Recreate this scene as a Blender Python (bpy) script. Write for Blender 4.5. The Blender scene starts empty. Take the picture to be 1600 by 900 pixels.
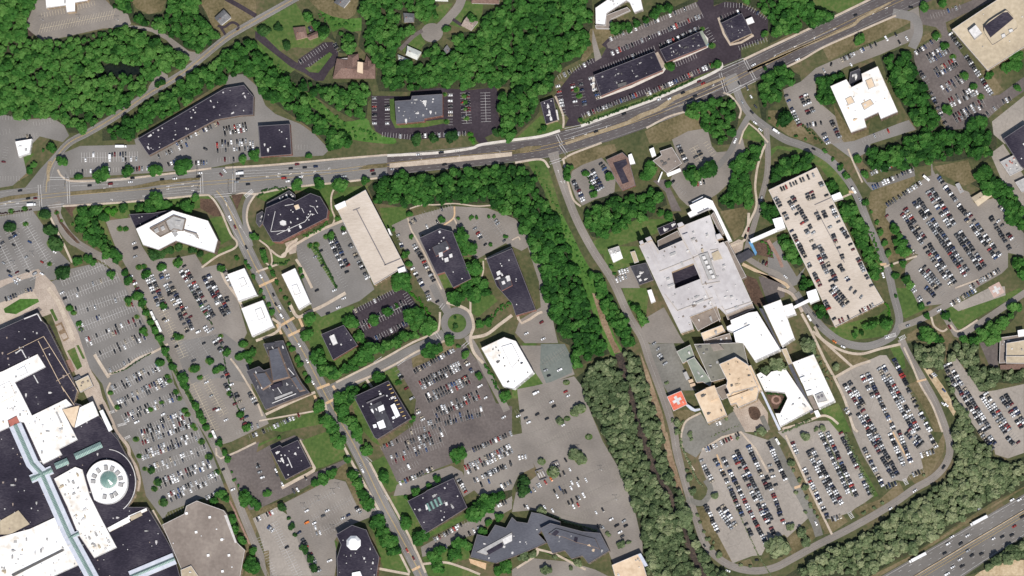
EXPOSURE = 0.22
DENOISE = True
import bpy, bmesh, math, random
import numpy as np
from mathutils import Vector, Matrix
from mathutils.geometry import tessellate_polygon

random.seed(11)
RNG = np.random.default_rng(5)
SC = bpy.context.scene
COL = SC.collection
PI = math.pi

# ------------------------------------------------------------------ camera (high oblique-free aerial view)
S = 0.65                         # metres on the ground per photo pixel (1600 px wide)
D = 4000.0
OFFN = math.radians(10)
AZ = Vector((0.70, -0.71, 0)).normalized()
CAMLOC = AZ * (D * math.sin(OFFN)) + Vector((0, 0, D * math.cos(OFFN)))
cam_d = bpy.data.cameras.new('camera')
cam = bpy.data.objects.new('camera', cam_d)
COL.objects.link(cam)
SC.camera = cam
fw = (-CAMLOC).normalized()
rt = fw.cross(Vector((0, 1, 0))).normalized()
up = rt.cross(fw).normalized()
R3 = Matrix((rt, up, -fw)).transposed()
cam.matrix_world = Matrix.Translation(CAMLOC) @ R3.to_4x4()
cam_d.sensor_width = 36
cam_d.lens = 36 * D / (1600 * S)
cam_d.clip_start = 50
cam_d.clip_end = 30000


def G(px, py, z=0.0):
    """ground-plan position (metres) of a map pixel at height z"""
    d = R3 @ Vector(((px - 800) * S / D, (450 - py) * S / D, -1))
    t = (z - CAMLOC.z) / d.z
    p = CAMLOC + d * t
    return Vector((p.x, p.y, z))


TILES = {c + str(r): (400 * i, 225 * r, 4.0) for i, c in enumerate('ABCD') for r in range(4)}
TILES['P'] = (0, 0, 1.0)
TILES['H1'] = (990, 300, 6.154)
TILES['H2'] = (1020, 440, 5.327)
TILES['H3'] = (1040, 530, 5.696)
TILES['M1'] = (0, 470, 6.384)
TILES['M2'] = (0, 600, 6.384)


def T(t, x, y):
    a = TILES[t]
    return (a[0] + x / a[2], a[1] + y / a[2])


def pts(s):
    """'B1: 10,20 30,40 C1: 5,6' -> list of map pixels"""
    out, t = [], 'P'
    for w in s.split():
        if w.endswith(':'):
            t = w[:-1]
        else:
            x, y = w.split(',')[:2]
            out.append(T(t, float(x), float(y)))
    return out


def smooth(p, n=5, closed=False):
    p = [Vector(q[:2]) for q in p]
    out = []
    m = len(p)
    rng = range(m) if closed else range(m - 1)
    for i in rng:
        p0 = p[(i - 1) % m] if closed or i > 0 else p[0] * 2 - p[1]
        p1, p2 = p[i], p[(i + 1) % m]
        p3 = p[(i + 2) % m] if closed or i + 2 < m else p2 * 2 - p1
        for k in range(n):
            t = k / n
            out.append(0.5 * ((2 * p1) + (p2 - p0) * t + (2 * p0 - 5 * p1 + 4 * p2 - p3) * t * t + (3 * p1 - p0 - 3 * p2 + p3) * t ** 3))
    if not closed:
        out.append(p[-1])
    return [(q.x, q.y) for q in out]


def offset_line(p, d):
    out = []
    m = len(p)
    for i in range(m):
        a = Vector(p[max(i - 1, 0)][:2]); b = Vector(p[min(i + 1, m - 1)][:2])
        t = (b - a)
        if t.length < 1e-6:
            t = Vector((1, 0))
        t.normalize()
        dd = d[min(i, len(d) - 1)] if isinstance(d, (list, tuple)) else d
        out.append((p[i][0] - t.y * dd, p[i][1] + t.x * dd))
    return out


def ribbon(p, w):
    """polygon of a band of width w (or a list of widths) along a polyline, in map pixels"""
    if isinstance(w, (list, tuple)):
        h = [x / 2 for x in w]; g = [-x / 2 for x in w]
    else:
        h, g = w / 2, -w / 2
    return offset_line(p, h) + offset_line(p, g)[::-1]


def area2(p):
    return sum(p[i][0] * p[(i + 1) % len(p)][1] - p[(i + 1) % len(p)][0] * p[i][1] for i in range(len(p)))


def inset(p, d):
    """inset a CCW polygon by d metres"""
    n = len(p); out = []
    for i in range(n):
        a, b, c = Vector(p[i - 1][:2]), Vector(p[i][:2]), Vector(p[(i + 1) % n][:2])
        e1 = (b - a); e2 = (c - b)
        if e1.length < 1e-6 or e2.length < 1e-6:
            out.append(tuple(b)); continue
        e1.normalize(); e2.normalize()
        n1 = Vector((-e1.y, e1.x)); n2 = Vector((-e2.y, e2.x))
        k = n1 + n2
        q = max(k.dot(n1), 0.35)
        out.append(tuple(b + k * (d / q)))
    return out


# ------------------------------------------------------------------ materials
MATS = {}


def nodes_of(m):
    m.use_nodes = True
    nt = m.node_tree
    return nt, nt.nodes, nt.links, nt.nodes['Principled BSDF']


def rgba(c):
    return (c[0], c[1], c[2], 1.0)


def surf(name, stops, s1=0.03, s2=0.6, mix=0.5, rough=0.9, spec=0.2, detail=6, cracks=None, streak=None, bump=0.0):
    """noise-mottled surface: stops = 2 or 3 linear colours; s1 broad, s2 fine noise frequency (1/m)"""
    m = bpy.data.materials.new(name)
    nt, N, L, b = nodes_of(m)
    g = N.new('ShaderNodeNewGeometry')
    n1 = N.new('ShaderNodeTexNoise'); n1.inputs['Scale'].default_value = s1; n1.inputs['Detail'].default_value = detail
    n2 = N.new('ShaderNodeTexNoise'); n2.inputs['Scale'].default_value = s2; n2.inputs['Detail'].default_value = 4
    L.new(g.outputs['Position'], n1.inputs['Vector'])
    if streak:
        mp = N.new('ShaderNodeMapping'); mp.inputs['Rotation'].default_value = (0, 0, streak[0]); mp.inputs['Scale'].default_value = (1, streak[1], 1)
        L.new(g.outputs['Position'], mp.inputs['Vector']); L.new(mp.outputs[0], n2.inputs['Vector'])
    else:
        L.new(g.outputs['Position'], n2.inputs['Vector'])
    mx = N.new('ShaderNodeMix'); mx.data_type = 'FLOAT'; mx.inputs[0].default_value = mix
    L.new(n1.outputs[0], mx.inputs[2]); L.new(n2.outputs[0], mx.inputs[3])
    r = N.new('ShaderNodeValToRGB')
    e = r.color_ramp.elements
    e[0].position = 0.36; e[0].color = rgba(stops[0]); e[1].position = 0.64; e[1].color = rgba(stops[-1])
    if len(stops) == 3:
        k = r.color_ramp.elements.new(0.5); k.color = rgba(stops[1])
    L.new(mx.outputs[0], r.inputs[0])
    out = r.outputs[0]
    if cracks:
        v = N.new('ShaderNodeTexVoronoi'); v.feature = 'DISTANCE_TO_EDGE'; v.inputs['Scale'].default_value = cracks[0]
        nz = N.new('ShaderNodeTexNoise'); nz.inputs['Scale'].default_value = 0.12
        ad = N.new('ShaderNodeVectorMath'); ad.operation = 'MULTIPLY_ADD'
        ad.inputs[1].default_value = (9, 9, 9)
        L.new(g.outputs['Position'], nz.inputs['Vector'])
        L.new(nz.outputs['Color'], ad.inputs[0]); L.new(g.outputs['Position'], ad.inputs[2])
        L.new(ad.outputs[0], v.inputs['Vector'])
        cr = N.new('ShaderNodeValToRGB'); cr.color_ramp.elements[0].position = cracks[1] * 0.4
        cr.color_ramp.elements[1].position = cracks[1]
        cr.color_ramp.elements[0].color = (cracks[2],) * 3 + (1,); cr.color_ramp.elements[1].color = (1, 1, 1, 1)
        L.new(v.outputs['Distance'], cr.inputs[0])
        mm = N.new('ShaderNodeMix'); mm.data_type = 'RGBA'; mm.blend_type = 'MULTIPLY'; mm.inputs[0].default_value = 1
        L.new(out, mm.inputs[6]); L.new(cr.outputs[0], mm.inputs[7])
        out = mm.outputs[2]
    L.new(out, b.inputs['Base Color'])
    b.inputs['Roughness'].default_value = rough
    b.inputs['Specular IOR Level'].default_value = spec
    MATS[name] = m
    return m


def plain(name, c, rough=0.6, spec=0.3, metal=0.0):
    m = bpy.data.materials.new(name)
    nt, N, L, b = nodes_of(m)
    g = N.new('ShaderNodeNewGeometry')
    n1 = N.new('ShaderNodeTexNoise'); n1.inputs['Scale'].default_value = 0.35; n1.inputs['Detail'].default_value = 5
    L.new(g.outputs['Position'], n1.inputs['Vector'])
    r = N.new('ShaderNodeValToRGB')
    r.color_ramp.elements[0].position = 0.3; r.color_ramp.elements[1].position = 0.7
    r.color_ramp.elements[0].color = rgba([x * 0.82 for x in c]); r.color_ramp.elements[1].color = rgba([min(x * 1.12, 0.9) for x in c])
    L.new(n1.outputs[0], r.inputs[0]); L.new(r.outputs[0], b.inputs['Base Color'])
    b.inputs['Roughness'].default_value = rough; b.inputs['Specular IOR Level'].default_value = spec
    b.inputs['Metallic'].default_value = metal
    MATS[name] = m
    return m


def foliage(name, dark, mid, light):
    m = bpy.data.materials.new(name)
    nt, N, L, b = nodes_of(m)
    a = N.new('ShaderNodeAttribute'); a.attribute_name = 'tint'
    oi = N.new('ShaderNodeObjectInfo')
    ad = N.new('ShaderNodeMath'); ad.operation = 'MULTIPLY_ADD'; ad.inputs[1].default_value = 0.34; 
    sb = N.new('ShaderNodeMath'); sb.operation = 'SUBTRACT'; sb.inputs[1].default_value = 0.17
    L.new(oi.outputs['Random'], ad.inputs[0]); L.new(a.outputs['Fac'], ad.inputs[2]); L.new(ad.outputs[0], sb.inputs[0])
    r = N.new('ShaderNodeValToRGB'); e = r.color_ramp.elements
    e[0].position = 0.05; e[0].color = rgba(dark); e[1].position = 0.95; e[1].color = rgba(light)
    k = e.new(0.5); k.color = rgba(mid)
    L.new(sb.outputs[0], r.inputs[0]); L.new(r.outputs[0], b.inputs['Base Color'])
    b.inputs['Roughness'].default_value = 0.75; b.inputs['Specular IOR Level'].default_value = 0.12
    tr = N.new('ShaderNodeBsdfTranslucent'); ms = N.new('ShaderNodeMixShader'); ms.inputs[0].default_value = .3   # light through thin leaves
    L.new(r.outputs[0], tr.inputs[0]); L.new(b.outputs[0], ms.inputs[1]); L.new(tr.outputs[0], ms.inputs[2])
    L.new(ms.outputs[0], N['Material Output'].inputs[0])
    MATS[name] = m
    return m


def paint_mat():
    m = bpy.data.materials.new('car_paint')
    nt, N, L, b = nodes_of(m)
    a = N.new('ShaderNodeAttribute'); a.attribute_name = 'paint'
    L.new(a.outputs['Color'], b.inputs['Base Color'])
    b.inputs['Roughness'].default_value = 0.35; b.inputs['Specular IOR Level'].default_value = 0.5
    MATS['car_paint'] = m
    return m


# ------------------------------------------------------------------ object helpers
def link(name, me, mats=None, parent=None):
    o = bpy.data.objects.new(name, me)
    COL.objects.link(o)
    if parent is not None:
        o.parent = parent
        o.matrix_parent_inverse = Matrix.Identity(4)
        if parent.type == 'EMPTY' or parent.type == 'MESH':
            o.matrix_parent_inverse = parent_inv(parent)
    for m in mats or []:
        me.materials.append(MATS[m] if isinstance(m, str) else m)
    return o


def parent_inv(p):
    # parents are only translated and turned, and are top-level: build their matrix without a depsgraph update
    return (Matrix.Translation(p.location) @ p.rotation_euler.to_matrix().to_4x4()).inverted()


def mesh(name, V, F, mats, parent=None, mi=None):
    me = bpy.data.meshes.new(name)
    me.from_pydata([tuple(v) for v in V], [], F)
    o = link(name, me, mats, parent)
    if mi:
        me.polygons.foreach_set('material_index', mi)
    me.update()
    return o


def big_mesh(name, V, nper, mats, point_attr=None, face_color=None, mi=None, F=None):
    """V (n,3); faces: consecutive groups of nper verts unless F given (m,nper)"""
    me = bpy.data.meshes.new(name)
    nv = len(V)
    if F is None:
        F = np.arange(nv, dtype=np.int32).reshape(-1, nper)
    nf = len(F)
    me.vertices.add(nv); me.vertices.foreach_set('co', np.ascontiguousarray(V, dtype=np.float32).ravel())
    me.loops.add(nf * nper); me.loops.foreach_set('vertex_index', np.ascontiguousarray(F, dtype=np.int32).ravel())
    me.polygons.add(nf); me.polygons.foreach_set('loop_start', np.arange(0, nf * nper, nper, dtype=np.int32))
    if mi is not None:
        me.polygons.foreach_set('material_index', np.ascontiguousarray(mi, dtype=np.int32))
    me.update(calc_edges=True)
    if point_attr is not None:
        a = me.attributes.new('tint', 'FLOAT', 'POINT'); a.data.foreach_set('value', np.ascontiguousarray(point_attr, dtype=np.float32))
    if face_color is not None:
        a = me.attributes.new('paint', 'FLOAT_COLOR', 'FACE'); a.data.foreach_set('color', np.ascontiguousarray(face_color, dtype=np.float32).ravel())
    for m in mats:
        me.materials.append(MATS[m])
    return me


def tag(o, label, cat=None, group=None, kind=None):
    o['label'] = label
    if cat: o['category'] = cat
    if group: o['group'] = group
    if kind: o['kind'] = kind
    return o


def empty(name, loc):
    o = bpy.data.objects.new(name, None)
    o.empty_display_size = 1
    o.location = loc
    COL.objects.link(o)
    return o


_laid = {}


def lay(p, key):
    """layer number of a new sheet: one above every earlier sheet whose box it overlaps"""
    x0, x1 = min(q[0] for q in p), max(q[0] for q in p); y0, y1 = min(q[1] for q in p), max(q[1] for q in p)
    L = _laid.setdefault(key, [])
    n = 1 + max([k for (a, b, c, d, k) in L if a <= x1 and b >= x0 and c <= y1 and d >= y0], default=0)
    L.append((x0, x1, y0, y1, n))
    return n


def ccw(V):
    return V if area2(V) > 0 else V[::-1]


def sheet(name, p, mat, label, base=0.06, kind='structure', cat=None):
    """a flat sheet laid on the ground, a few mm above the ones laid before it"""
    z = base + .006 * lay(p, 'floor' if base < .05 else 'sheet')
    V = ccw([tuple(G(x, y, z)) for x, y in p])
    o = mesh(name, V, [list(range(len(V)))], [mat])
    return tag(o, label, cat, kind=kind)


def slab_geo(p, z0, z1):
    V = ccw([tuple(G(x, y, z1)) for x, y in p]); n = len(V)
    W = V + [(x, y, z0) for x, y, _ in V]
    F = [list(range(n))] + [[(i + 1) % n, i, n + i, n + (i + 1) % n] for i in range(n)]
    return W, F


def slab(name, p, mat, label, h=0.15, kind='structure', cat=None):
    """a raised kerbed slab (pavement, island)"""
    W, F = slab_geo(p, -0.1, h + .005 * lay(p, 'slab'))
    o = mesh(name, W, F, [mat])
    return tag(o, label, cat, kind=kind)


ORD = ('first second third fourth fifth sixth seventh eighth ninth tenth eleventh twelfth thirteenth fourteenth fifteenth sixteenth seventeenth '
       'eighteenth nineteenth twentieth twenty-first twenty-second twenty-third twenty-fourth twenty-fifth twenty-sixth twenty-seventh twenty-eighth '
       'twenty-ninth thirtieth thirty-first thirty-second thirty-third thirty-fourth thirty-fifth thirty-sixth thirty-seventh thirty-eighth').split()


def axis_sort(L):
    """sort items (x, y, ...) along the longer axis of their spread; return (sorted, name of the end counted from)"""
    xs = [q[0] for q in L]; ys = [q[1] for q in L]
    if max(xs) - min(xs) >= max(ys) - min(ys):
        return sorted(L, key=lambda q: q[0]), 'west'
    return sorted(L, key=lambda q: q[1]), 'north'
# ------------------------------------------------------------------ the palette (real-world base colours)
surf('soil_grass', [(.04, .052, .02), (.075, .078, .034), (.13, .10, .058)], s1=.02, s2=.25, mix=.4)
surf('lawn_green', [(.04, .075, .018), (.064, .108, .026), (.115, .125, .046)], s1=.03, s2=.3, mix=.45)
surf('meadow_green', [(.035, .08, .014), (.058, .138, .024), (.10, .15, .045)], s1=.03, s2=.3, mix=.5)
surf('lawn_dry', [(.07, .062, .028), (.125, .102, .052), (.18, .142, .085)], s1=.04, s2=.4, mix=.45)
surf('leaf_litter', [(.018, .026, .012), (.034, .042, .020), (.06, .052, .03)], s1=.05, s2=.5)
surf('bare_earth', [(.13, .085, .05), (.20, .14, .09), (.28, .21, .14)], s1=.04, s2=.4)
surf('mulch_brown', [(.045, .028, .02), (.08, .05, .036), (.12, .075, .05)], s1=.1, s2=.6)
surf('sand_yard', [(.30, .22, .13), (.40, .31, .20), (.50, .40, .27)], s1=.05, s2=.4)
surf('asphalt_grey', [(.135, .126, .117), (.168, .157, .146), (.205, .192, .18)], s1=.025, s2=.5, mix=.35, streak=(.4, 3))
surf('asphalt_avenue', [(.14, .132, .124), (.17, .16, .15), (.195, .184, .173)], s1=.02, s2=.3, mix=.4, streak=(.09, 6))
surf('asphalt_warm', [(.155, .138, .122), (.195, .173, .153), (.235, .21, .185)], s1=.03, s2=.4, mix=.35, streak=(.5, 3))
surf('asphalt_tan', [(.22, .195, .17), (.265, .235, .205), (.31, .275, .24)], s1=.03, s2=.4, mix=.35, cracks=(.05, .014, .84))
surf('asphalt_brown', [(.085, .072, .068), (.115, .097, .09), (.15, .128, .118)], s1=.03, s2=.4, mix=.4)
surf('asphalt_dark', [(.028, .021, .026), (.038, .029, .036), (.055, .043, .05)], s1=.03, s2=.4, mix=.4)
surf('asphalt_road_dark', [(.068, .058, .058), (.086, .075, .074), (.108, .096, .094)], s1=.03, s2=.3, mix=.4, streak=(.35, 6))
surf('asphalt_highway', [(.112, .104, .096), (.138, .128, .118), (.168, .156, .145)], s1=.02, s2=.35, mix=.5, streak=(.53, 9))
surf('asphalt_olive', [(.125, .118, .104), (.158, .15, .132), (.195, .186, .165)], s1=.03, s2=.4, mix=.4)
surf('concrete_walk', [(.33, .27, .21), (.41, .34, .27), (.48, .41, .33)], s1=.1, s2=.7)
surf('concrete_white', [(.42, .38, .33), (.52, .48, .43), (.60, .56, .50)], s1=.1, s2=.7)
surf('paver_plaza', [(.27, .215, .175), (.34, .28, .23), (.42, .35, .29)], s1=.08, s2=.8)
surf('brick_paving', [(.20, .12, .095), (.26, .165, .13), (.32, .21, .17)], s1=.08, s2=.8)
surf('crossing_brick', [(.40, .27, .15), (.48, .33, .20), (.55, .40, .26)], s1=.1, s2=.8)
surf('pond_water', [(.004, .007, .005), (.008, .012, .008), (.014, .018, .011)], s1=.06, s2=.5, rough=.25, spec=.3)
surf('creek_water', [(.016, .013, .011), (.045, .033, .026), (.09, .064, .048)], s1=.09, s2=.6, rough=.4, spec=.3)
surf('paint_white', [(.40, .385, .37), (.52, .505, .49), (.64, .62, .60)], s1=.15, s2=1.2)
surf('paint_worn', [(.25, .24, .23), (.33, .315, .30), (.42, .405, .39)], s1=.12, s2=1.0)
surf('paint_yellow', [(.42, .29, .10), (.50, .36, .14), (.56, .42, .20)], s1=.15, s2=1.2)
surf('paint_cream', [(.48, .40, .27), (.58, .50, .36), (.64, .56, .42)], s1=.15, s2=1.2)
surf('paint_faint', [(.21, .195, .17), (.25, .23, .20), (.29, .265, .23)], s1=.12, s2=1.0)
surf('median_tan', [(.19, .145, .09), (.26, .205, .13), (.32, .26, .18)], s1=.1, s2=.8)
surf('asphalt_teal', [(.105, .12, .108), (.128, .143, .129), (.155, .17, .153)], s1=.03, s2=.4, mix=.4)
# roofs
surf('roof_white', [(.66, .65, .64), (.78, .775, .77), (.84, .84, .84)], s1=.03, s2=.25, mix=.4)
surf('roof_white_stained', [(.58, .53, .46), (.77, .755, .735), (.83, .83, .83)], s1=.035, s2=.16, mix=.45)
surf('roof_dark', [(.013, .011, .019), (.026, .022, .034), (.058, .051, .064)], s1=.03, s2=.35, mix=.45, streak=(.5, 5))
surf('roof_slate', [(.062, .063, .076), (.085, .087, .103), (.112, .115, .132)], s1=.03, s2=.35, mix=.45, streak=(.5, 5))
surf('roof_charcoal', [(.035, .034, .04), (.05, .049, .058), (.072, .07, .08)], s1=.05, s2=.35, mix=.45)
surf('roof_lavender', [(.38, .355, .352), (.455, .43, .425), (.52, .495, .49)], s1=.03, s2=.2, mix=.35)
surf('roof_tan', [(.46, .34, .23), (.56, .43, .30), (.64, .51, .37)], s1=.04, s2=.25, mix=.4)
surf('roof_olive', [(.13, .125, .10), (.165, .158, .13), (.20, .19, .16)], s1=.04, s2=.3, mix=.4)
surf('roof_sage', [(.16, .18, .15), (.20, .225, .185), (.25, .27, .22)], s1=.04, s2=.3, mix=.4)
surf('roof_gravel', [(.17, .14, .12), (.215, .18, .155), (.27, .23, .195)], s1=.03, s2=.3, mix=.35)
surf('roof_sandstone', [(.34, .28, .20), (.42, .35, .25), (.50, .42, .31)], s1=.03, s2=.3, mix=.4)
surf('deck_concrete', [(.40, .34, .28), (.47, .405, .34), (.53, .465, .40)], s1=.03, s2=.25, mix=.45, streak=(.5, 5))
surf('shingle_brown', [(.12, .075, .06), (.165, .105, .085), (.21, .14, .115)], s1=.1, s2=.8)
surf('shingle_grey', [(.10, .10, .105), (.15, .148, .15), (.20, .197, .195)], s1=.1, s2=.8)
surf('shingle_pale', [(.40, .41, .37), (.50, .51, .47), (.58, .58, .54)], s1=.1, s2=.8)
surf('shingle_taupe', [(.23, .18, .155), (.30, .24, .205), (.36, .295, .26)], s1=.1, s2=.8)
surf('brick_red', [(.20, .085, .06), (.27, .12, .09), (.33, .16, .12)], s1=.2, s2=1.5)
surf('brick_brown', [(.15, .10, .075), (.20, .14, .105), (.26, .18, .14)], s1=.2, s2=1.5)
surf('wall_concrete', [(.33, .29, .25), (.40, .355, .31), (.47, .42, .37)], s1=.15, s2=1.0)
surf('wall_white', [(.62, .60, .57), (.70, .68, .65), (.76, .74, .71)], s1=.15, s2=1.0)
surf('wall_tan', [(.36, .26, .17), (.44, .33, .22), (.50, .39, .27)], s1=.15, s2=1.0)
surf('wall_brown', [(.16, .12, .095), (.21, .165, .13), (.26, .205, .165)], s1=.15, s2=1.0)
surf('helipad_red', [(.44, .10, .065), (.62, .15, .09), (.68, .22, .14)], s1=.1, s2=.6)
surf('helipad_pink', [(.36, .25, .21), (.42, .30, .255), (.47, .35, .30)], s1=.1, s2=.6)
surf('atrium_lavender', [(.40, .42, .48), (.47, .49, .55), (.53, .55, .61)], s1=.1, s2=.5)
plain('canopy_blue', (.10, .25, .42))
plain('canopy_red', (.36, .12, .09))
plain('metal_grey', (.34, .33, .32), rough=.5)
plain('metal_pale', (.58, .56, .54), rough=.5)
plain('metal_dark', (.10, .095, .09), rough=.5)
plain('coping_pale', (.50, .47, .45))
plain('coping_dark', (.14, .13, .14))
plain('trunk_bark', (.09, .065, .045), rough=.9)
plain('tyre_rubber', (.018, .018, .018), rough=.8)
plain('glass_dark', (.012, .014, .017), rough=.12, spec=.6)
plain('glass_green', (.17, .28, .245), rough=.2, spec=.5)
plain('truck_white', (.72, .72, .72), rough=.4)
plain('bus_white', (.74, .73, .70), rough=.4)
plain('flower_orange', (.50, .17, .05), rough=.8)
paint_mat()
foliage('leaf_green', (.016, .060, .013), (.045, .148, .026), (.105, .23, .052))
foliage('leaf_olive', (.060, .094, .042), (.150, .198, .094), (.29, .32, .175))
foliage('leaf_hedge', (.012, .042, .012), (.034, .095, .024), (.07, .14, .04))
foliage('leaf_bright', (.03, .13, .012), (.05, .19, .018), (.08, .22, .03))
foliage('leaf_purple', (.025, .012, .014), (.045, .022, .024), (.07, .035, .033))
# ------------------------------------------------------------------ vehicles
def loft(st):
    """stations (x, half width, z bottom, z top) -> closed box-section hull"""
    V, F = [], []
    for x, w, a, b in st:
        V += [(x, -w, a), (x, w, a), (x, w * .96, b), (x, -w * .96, b)]
    for i in range(len(st) - 1):
        o = 4 * i
        for k in range(4):
            F.append([o + k, o + (k + 1) % 4, o + 4 + (k + 1) % 4, o + 4 + k])
    F.append([3, 2, 1, 0]); n = 4 * (len(st) - 1); F.append([n, n + 1, n + 2, n + 3])
    return V, [f[::-1] for f in F]


def frustum(x0, x1, w0, z0, a0, a1, w1, z1, top=True):
    V = [(x0, -w0, z0), (x1, -w0, z0), (x1, w0, z0), (x0, w0, z0), (a0, -w1, z1), (a1, -w1, z1), (a1, w1, z1), (a0, w1, z1)]
    F = [[0, 1, 5, 4], [1, 2, 6, 5], [2, 3, 7, 6], [3, 0, 4, 7]]
    if top:
        F.append([4, 5, 6, 7])
    return V, F


def wheels_geo(xs, w, r, seg=8):
    V, F = [], []
    for x in xs:
        for s in (-1, 1):
            o = len(V)
            for y in (w * s, (w - .22) * s):
                for k in range(seg):
                    a = 2 * PI * k / seg
                    V.append((x + r * math.cos(a), y, r + r * math.sin(a)))
            for k in range(seg):
                f = [o + k, o + (k + 1) % seg, o + seg + (k + 1) % seg, o + seg + k]
                F.append(f if s > 0 else f[::-1])
            cap = [o + k for k in range(seg)]
            F.append(cap[::-1] if s > 0 else cap)
    return V, F


CAR_BODIES = {
    'car': ([(-2.25, .72, .38, .80), (-2.1, .86, .25, .98), (-1.3, .90, .24, 1.02), (.9, .90, .24, .98), (1.8, .86, .25, .84), (2.2, .74, .34, .70)],
            (-1.75, 1.05, .82, 1.0, -1.05, .30, .68, 1.44)),
    'suv': ([(-2.3, .78, .42, 1.02), (-2.2, .90, .3, 1.12), (-1.3, .94, .28, 1.14), (1.0, .94, .28, 1.10), (1.95, .90, .3, 1.0), (2.3, .80, .4, .85)],
            (-2.15, 1.15, .88, 1.11, -1.85, .45, .76, 1.72)),
    'hatchback': ([(-1.9, .74, .38, .90), (-1.8, .85, .25, 1.0), (-1.0, .88, .24, 1.02), (.9, .88, .24, .98), (1.6, .84, .25, .86), (1.95, .72, .34, .72)],
                  (-1.82, 1.0, .80, 1.0, -1.35, .35, .68, 1.48)),
    'pickup': ([(-2.65, .86, .5, 1.05), (-2.6, .94, .4, 1.08), (-.5, .94, .35, 1.08), (1.3, .94, .35, 1.12), (2.3, .92, .35, 1.02), (2.65, .82, .45, .9)],
               (-.65, 1.5, .88, 1.09, -.35, .85, .76, 1.78)),
    'van': ([(-2.6, .88, .35, 1.3), (-2.55, .96, .3, 1.4), (-1.3, .98, .28, 1.4), (1.4, .98, .28, 1.3), (2.3, .94, .3, 1.1), (2.6, .82, .4, .9)],
            (-2.5, 1.9, .95, 1.32, -2.4, 1.2, .88, 2.15)),
}


def car_parts(kind):
    st, cab = CAR_BODIES[kind]
    bV, bF = loft(st)
    cV, cF = frustum(*cab, top=False)
    x0, x1, w0, z0, a0, a1, w1, z1 = cab
    rV = [(a0 - .03, -w1 - .02, z1 - .02), (a1 + .03, -w1 - .02, z1 - .02), (a1 + .03, w1 + .02, z1 - .02), (a0 - .03, w1 + .02, z1 - .02),
          (a0 + .04, -w1 + .05, z1 + .04), (a1 - .04, -w1 + .05, z1 + .04), (a1 - .04, w1 - .05, z1 + .04), (a0 + .04, w1 - .05, z1 + .04)]
    rF = [[0, 1, 5, 4], [1, 2, 6, 5], [2, 3, 7, 6], [3, 0, 4, 7], [4, 5, 6, 7]]
    wx = (st[0][0] + .85, st[-1][0] - .85)
    wV, wF = wheels_geo(wx, max(s[1] for s in st) + .01, .33)
    return (bV, bF), (cV, cF), (rV, rF), (wV, wF)


def tri_quads(F):
    """quads/ngons -> quads list (ngon fans as degenerate-free quads) for numpy stamping"""
    out = []
    for f in F:
        if len(f) == 4:
            out.append(f)
        else:
            for i in range(1, len(f) - 1, 2):
                out.append([f[0], f[i], f[i + 1], f[i + 2] if i + 2 < len(f) else f[0]])
    return [q for q in out if len(set(q)) == 4]


CAR_NP = {}
for k in CAR_BODIES:
    V, F, M = [], [], []
    for mi, (v, f) in zip((0, 1, 0, 2), car_parts(k)):
        o = len(V); V += v
        q = tri_quads(f)
        F += [[i + o for i in x] for x in q]; M += [mi] * len(q)
    CAR_NP[k] = (np.array(V, np.float32) * 1.05, np.array(F, np.int32), np.array(M, np.int32))

PAINT = {'k': ('black', (.012, .012, .014)), 'w': ('white', (.72, .72, .72)), 'g': ('silver', (.30, .31, .32)), 'c': ('charcoal', (.055, .057, .062)),
         'r': ('red', (.27, .028, .022)), 'd': ('dark red', (.12, .016, .018)), 'b': ('blue', (.03, .06, .15)), 'n': ('navy', (.014, .022, .06)),
         'o': ('orange', (.60, .17, .03)), 't': ('beige', (.33, .28, .21)), 'y': ('yellow', (.6, .42, .05))}
MIX = 'kkkkkkkkkcccccccwwwwwwwwwggggggrddnnbt'
_car_meshes = {}
_body_count = {}


def car_mesh(kind, colour):
    key = (kind, colour)
    if key not in _car_meshes:
        (bV, bF), (cV, cF), (rV, rF), (wV, wF) = car_parts(kind)
        body = bpy.data.meshes.new('body')
        body.from_pydata(bV + rV, [], bF + [[i + len(bV) for i in f] for f in rF])
        a = body.attributes.new('paint', 'FLOAT_COLOR', 'FACE')
        a.data.foreach_set('color', list(PAINT[colour][1] + (1.0,)) * len(body.polygons))
        body.materials.append(MATS['car_paint'])
        if 'glass' + kind not in _car_meshes:
            gl = bpy.data.meshes.new('windows'); gl.from_pydata(cV, [], cF); gl.materials.append(MATS['glass_dark'])
            wh = bpy.data.meshes.new('wheels'); wh.from_pydata(wV, [], wF); wh.materials.append(MATS['tyre_rubber'])
            _car_meshes['glass' + kind] = gl; _car_meshes['wheel' + kind] = wh
        _car_meshes[key] = (body, _car_meshes['glass' + kind], _car_meshes['wheel' + kind])
    return _car_meshes[key]


MASS = []      # (kind, x, y, z, heading, colour)
N_IND = [0]


def put_car(kind, colour, x, y, z, head, label, group, near=True):
    b, g, w = car_mesh(kind, colour)
    root = bpy.data.objects.new('parked_car' if group.startswith('parked') else 'moving_car', b)
    COL.objects.link(root)
    root.location = (x, y, z); root.rotation_euler = (0, 0, head); root.scale = (1.05,) * 3
    tag(root, label, 'van' if kind == 'van' else ('pickup truck' if kind == 'pickup' else 'car'), group)
    o = bpy.data.objects.new('windows', g); COL.objects.link(o); o.parent = root
    o = bpy.data.objects.new('wheels', w); COL.objects.link(o); o.parent = root
    N_IND[0] += 1
    return root


def pick_kind():
    return random.choices(['car', 'suv', 'hatchback', 'pickup', 'van'], [5, 4.5, 2, .7, .5])[0]


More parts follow.
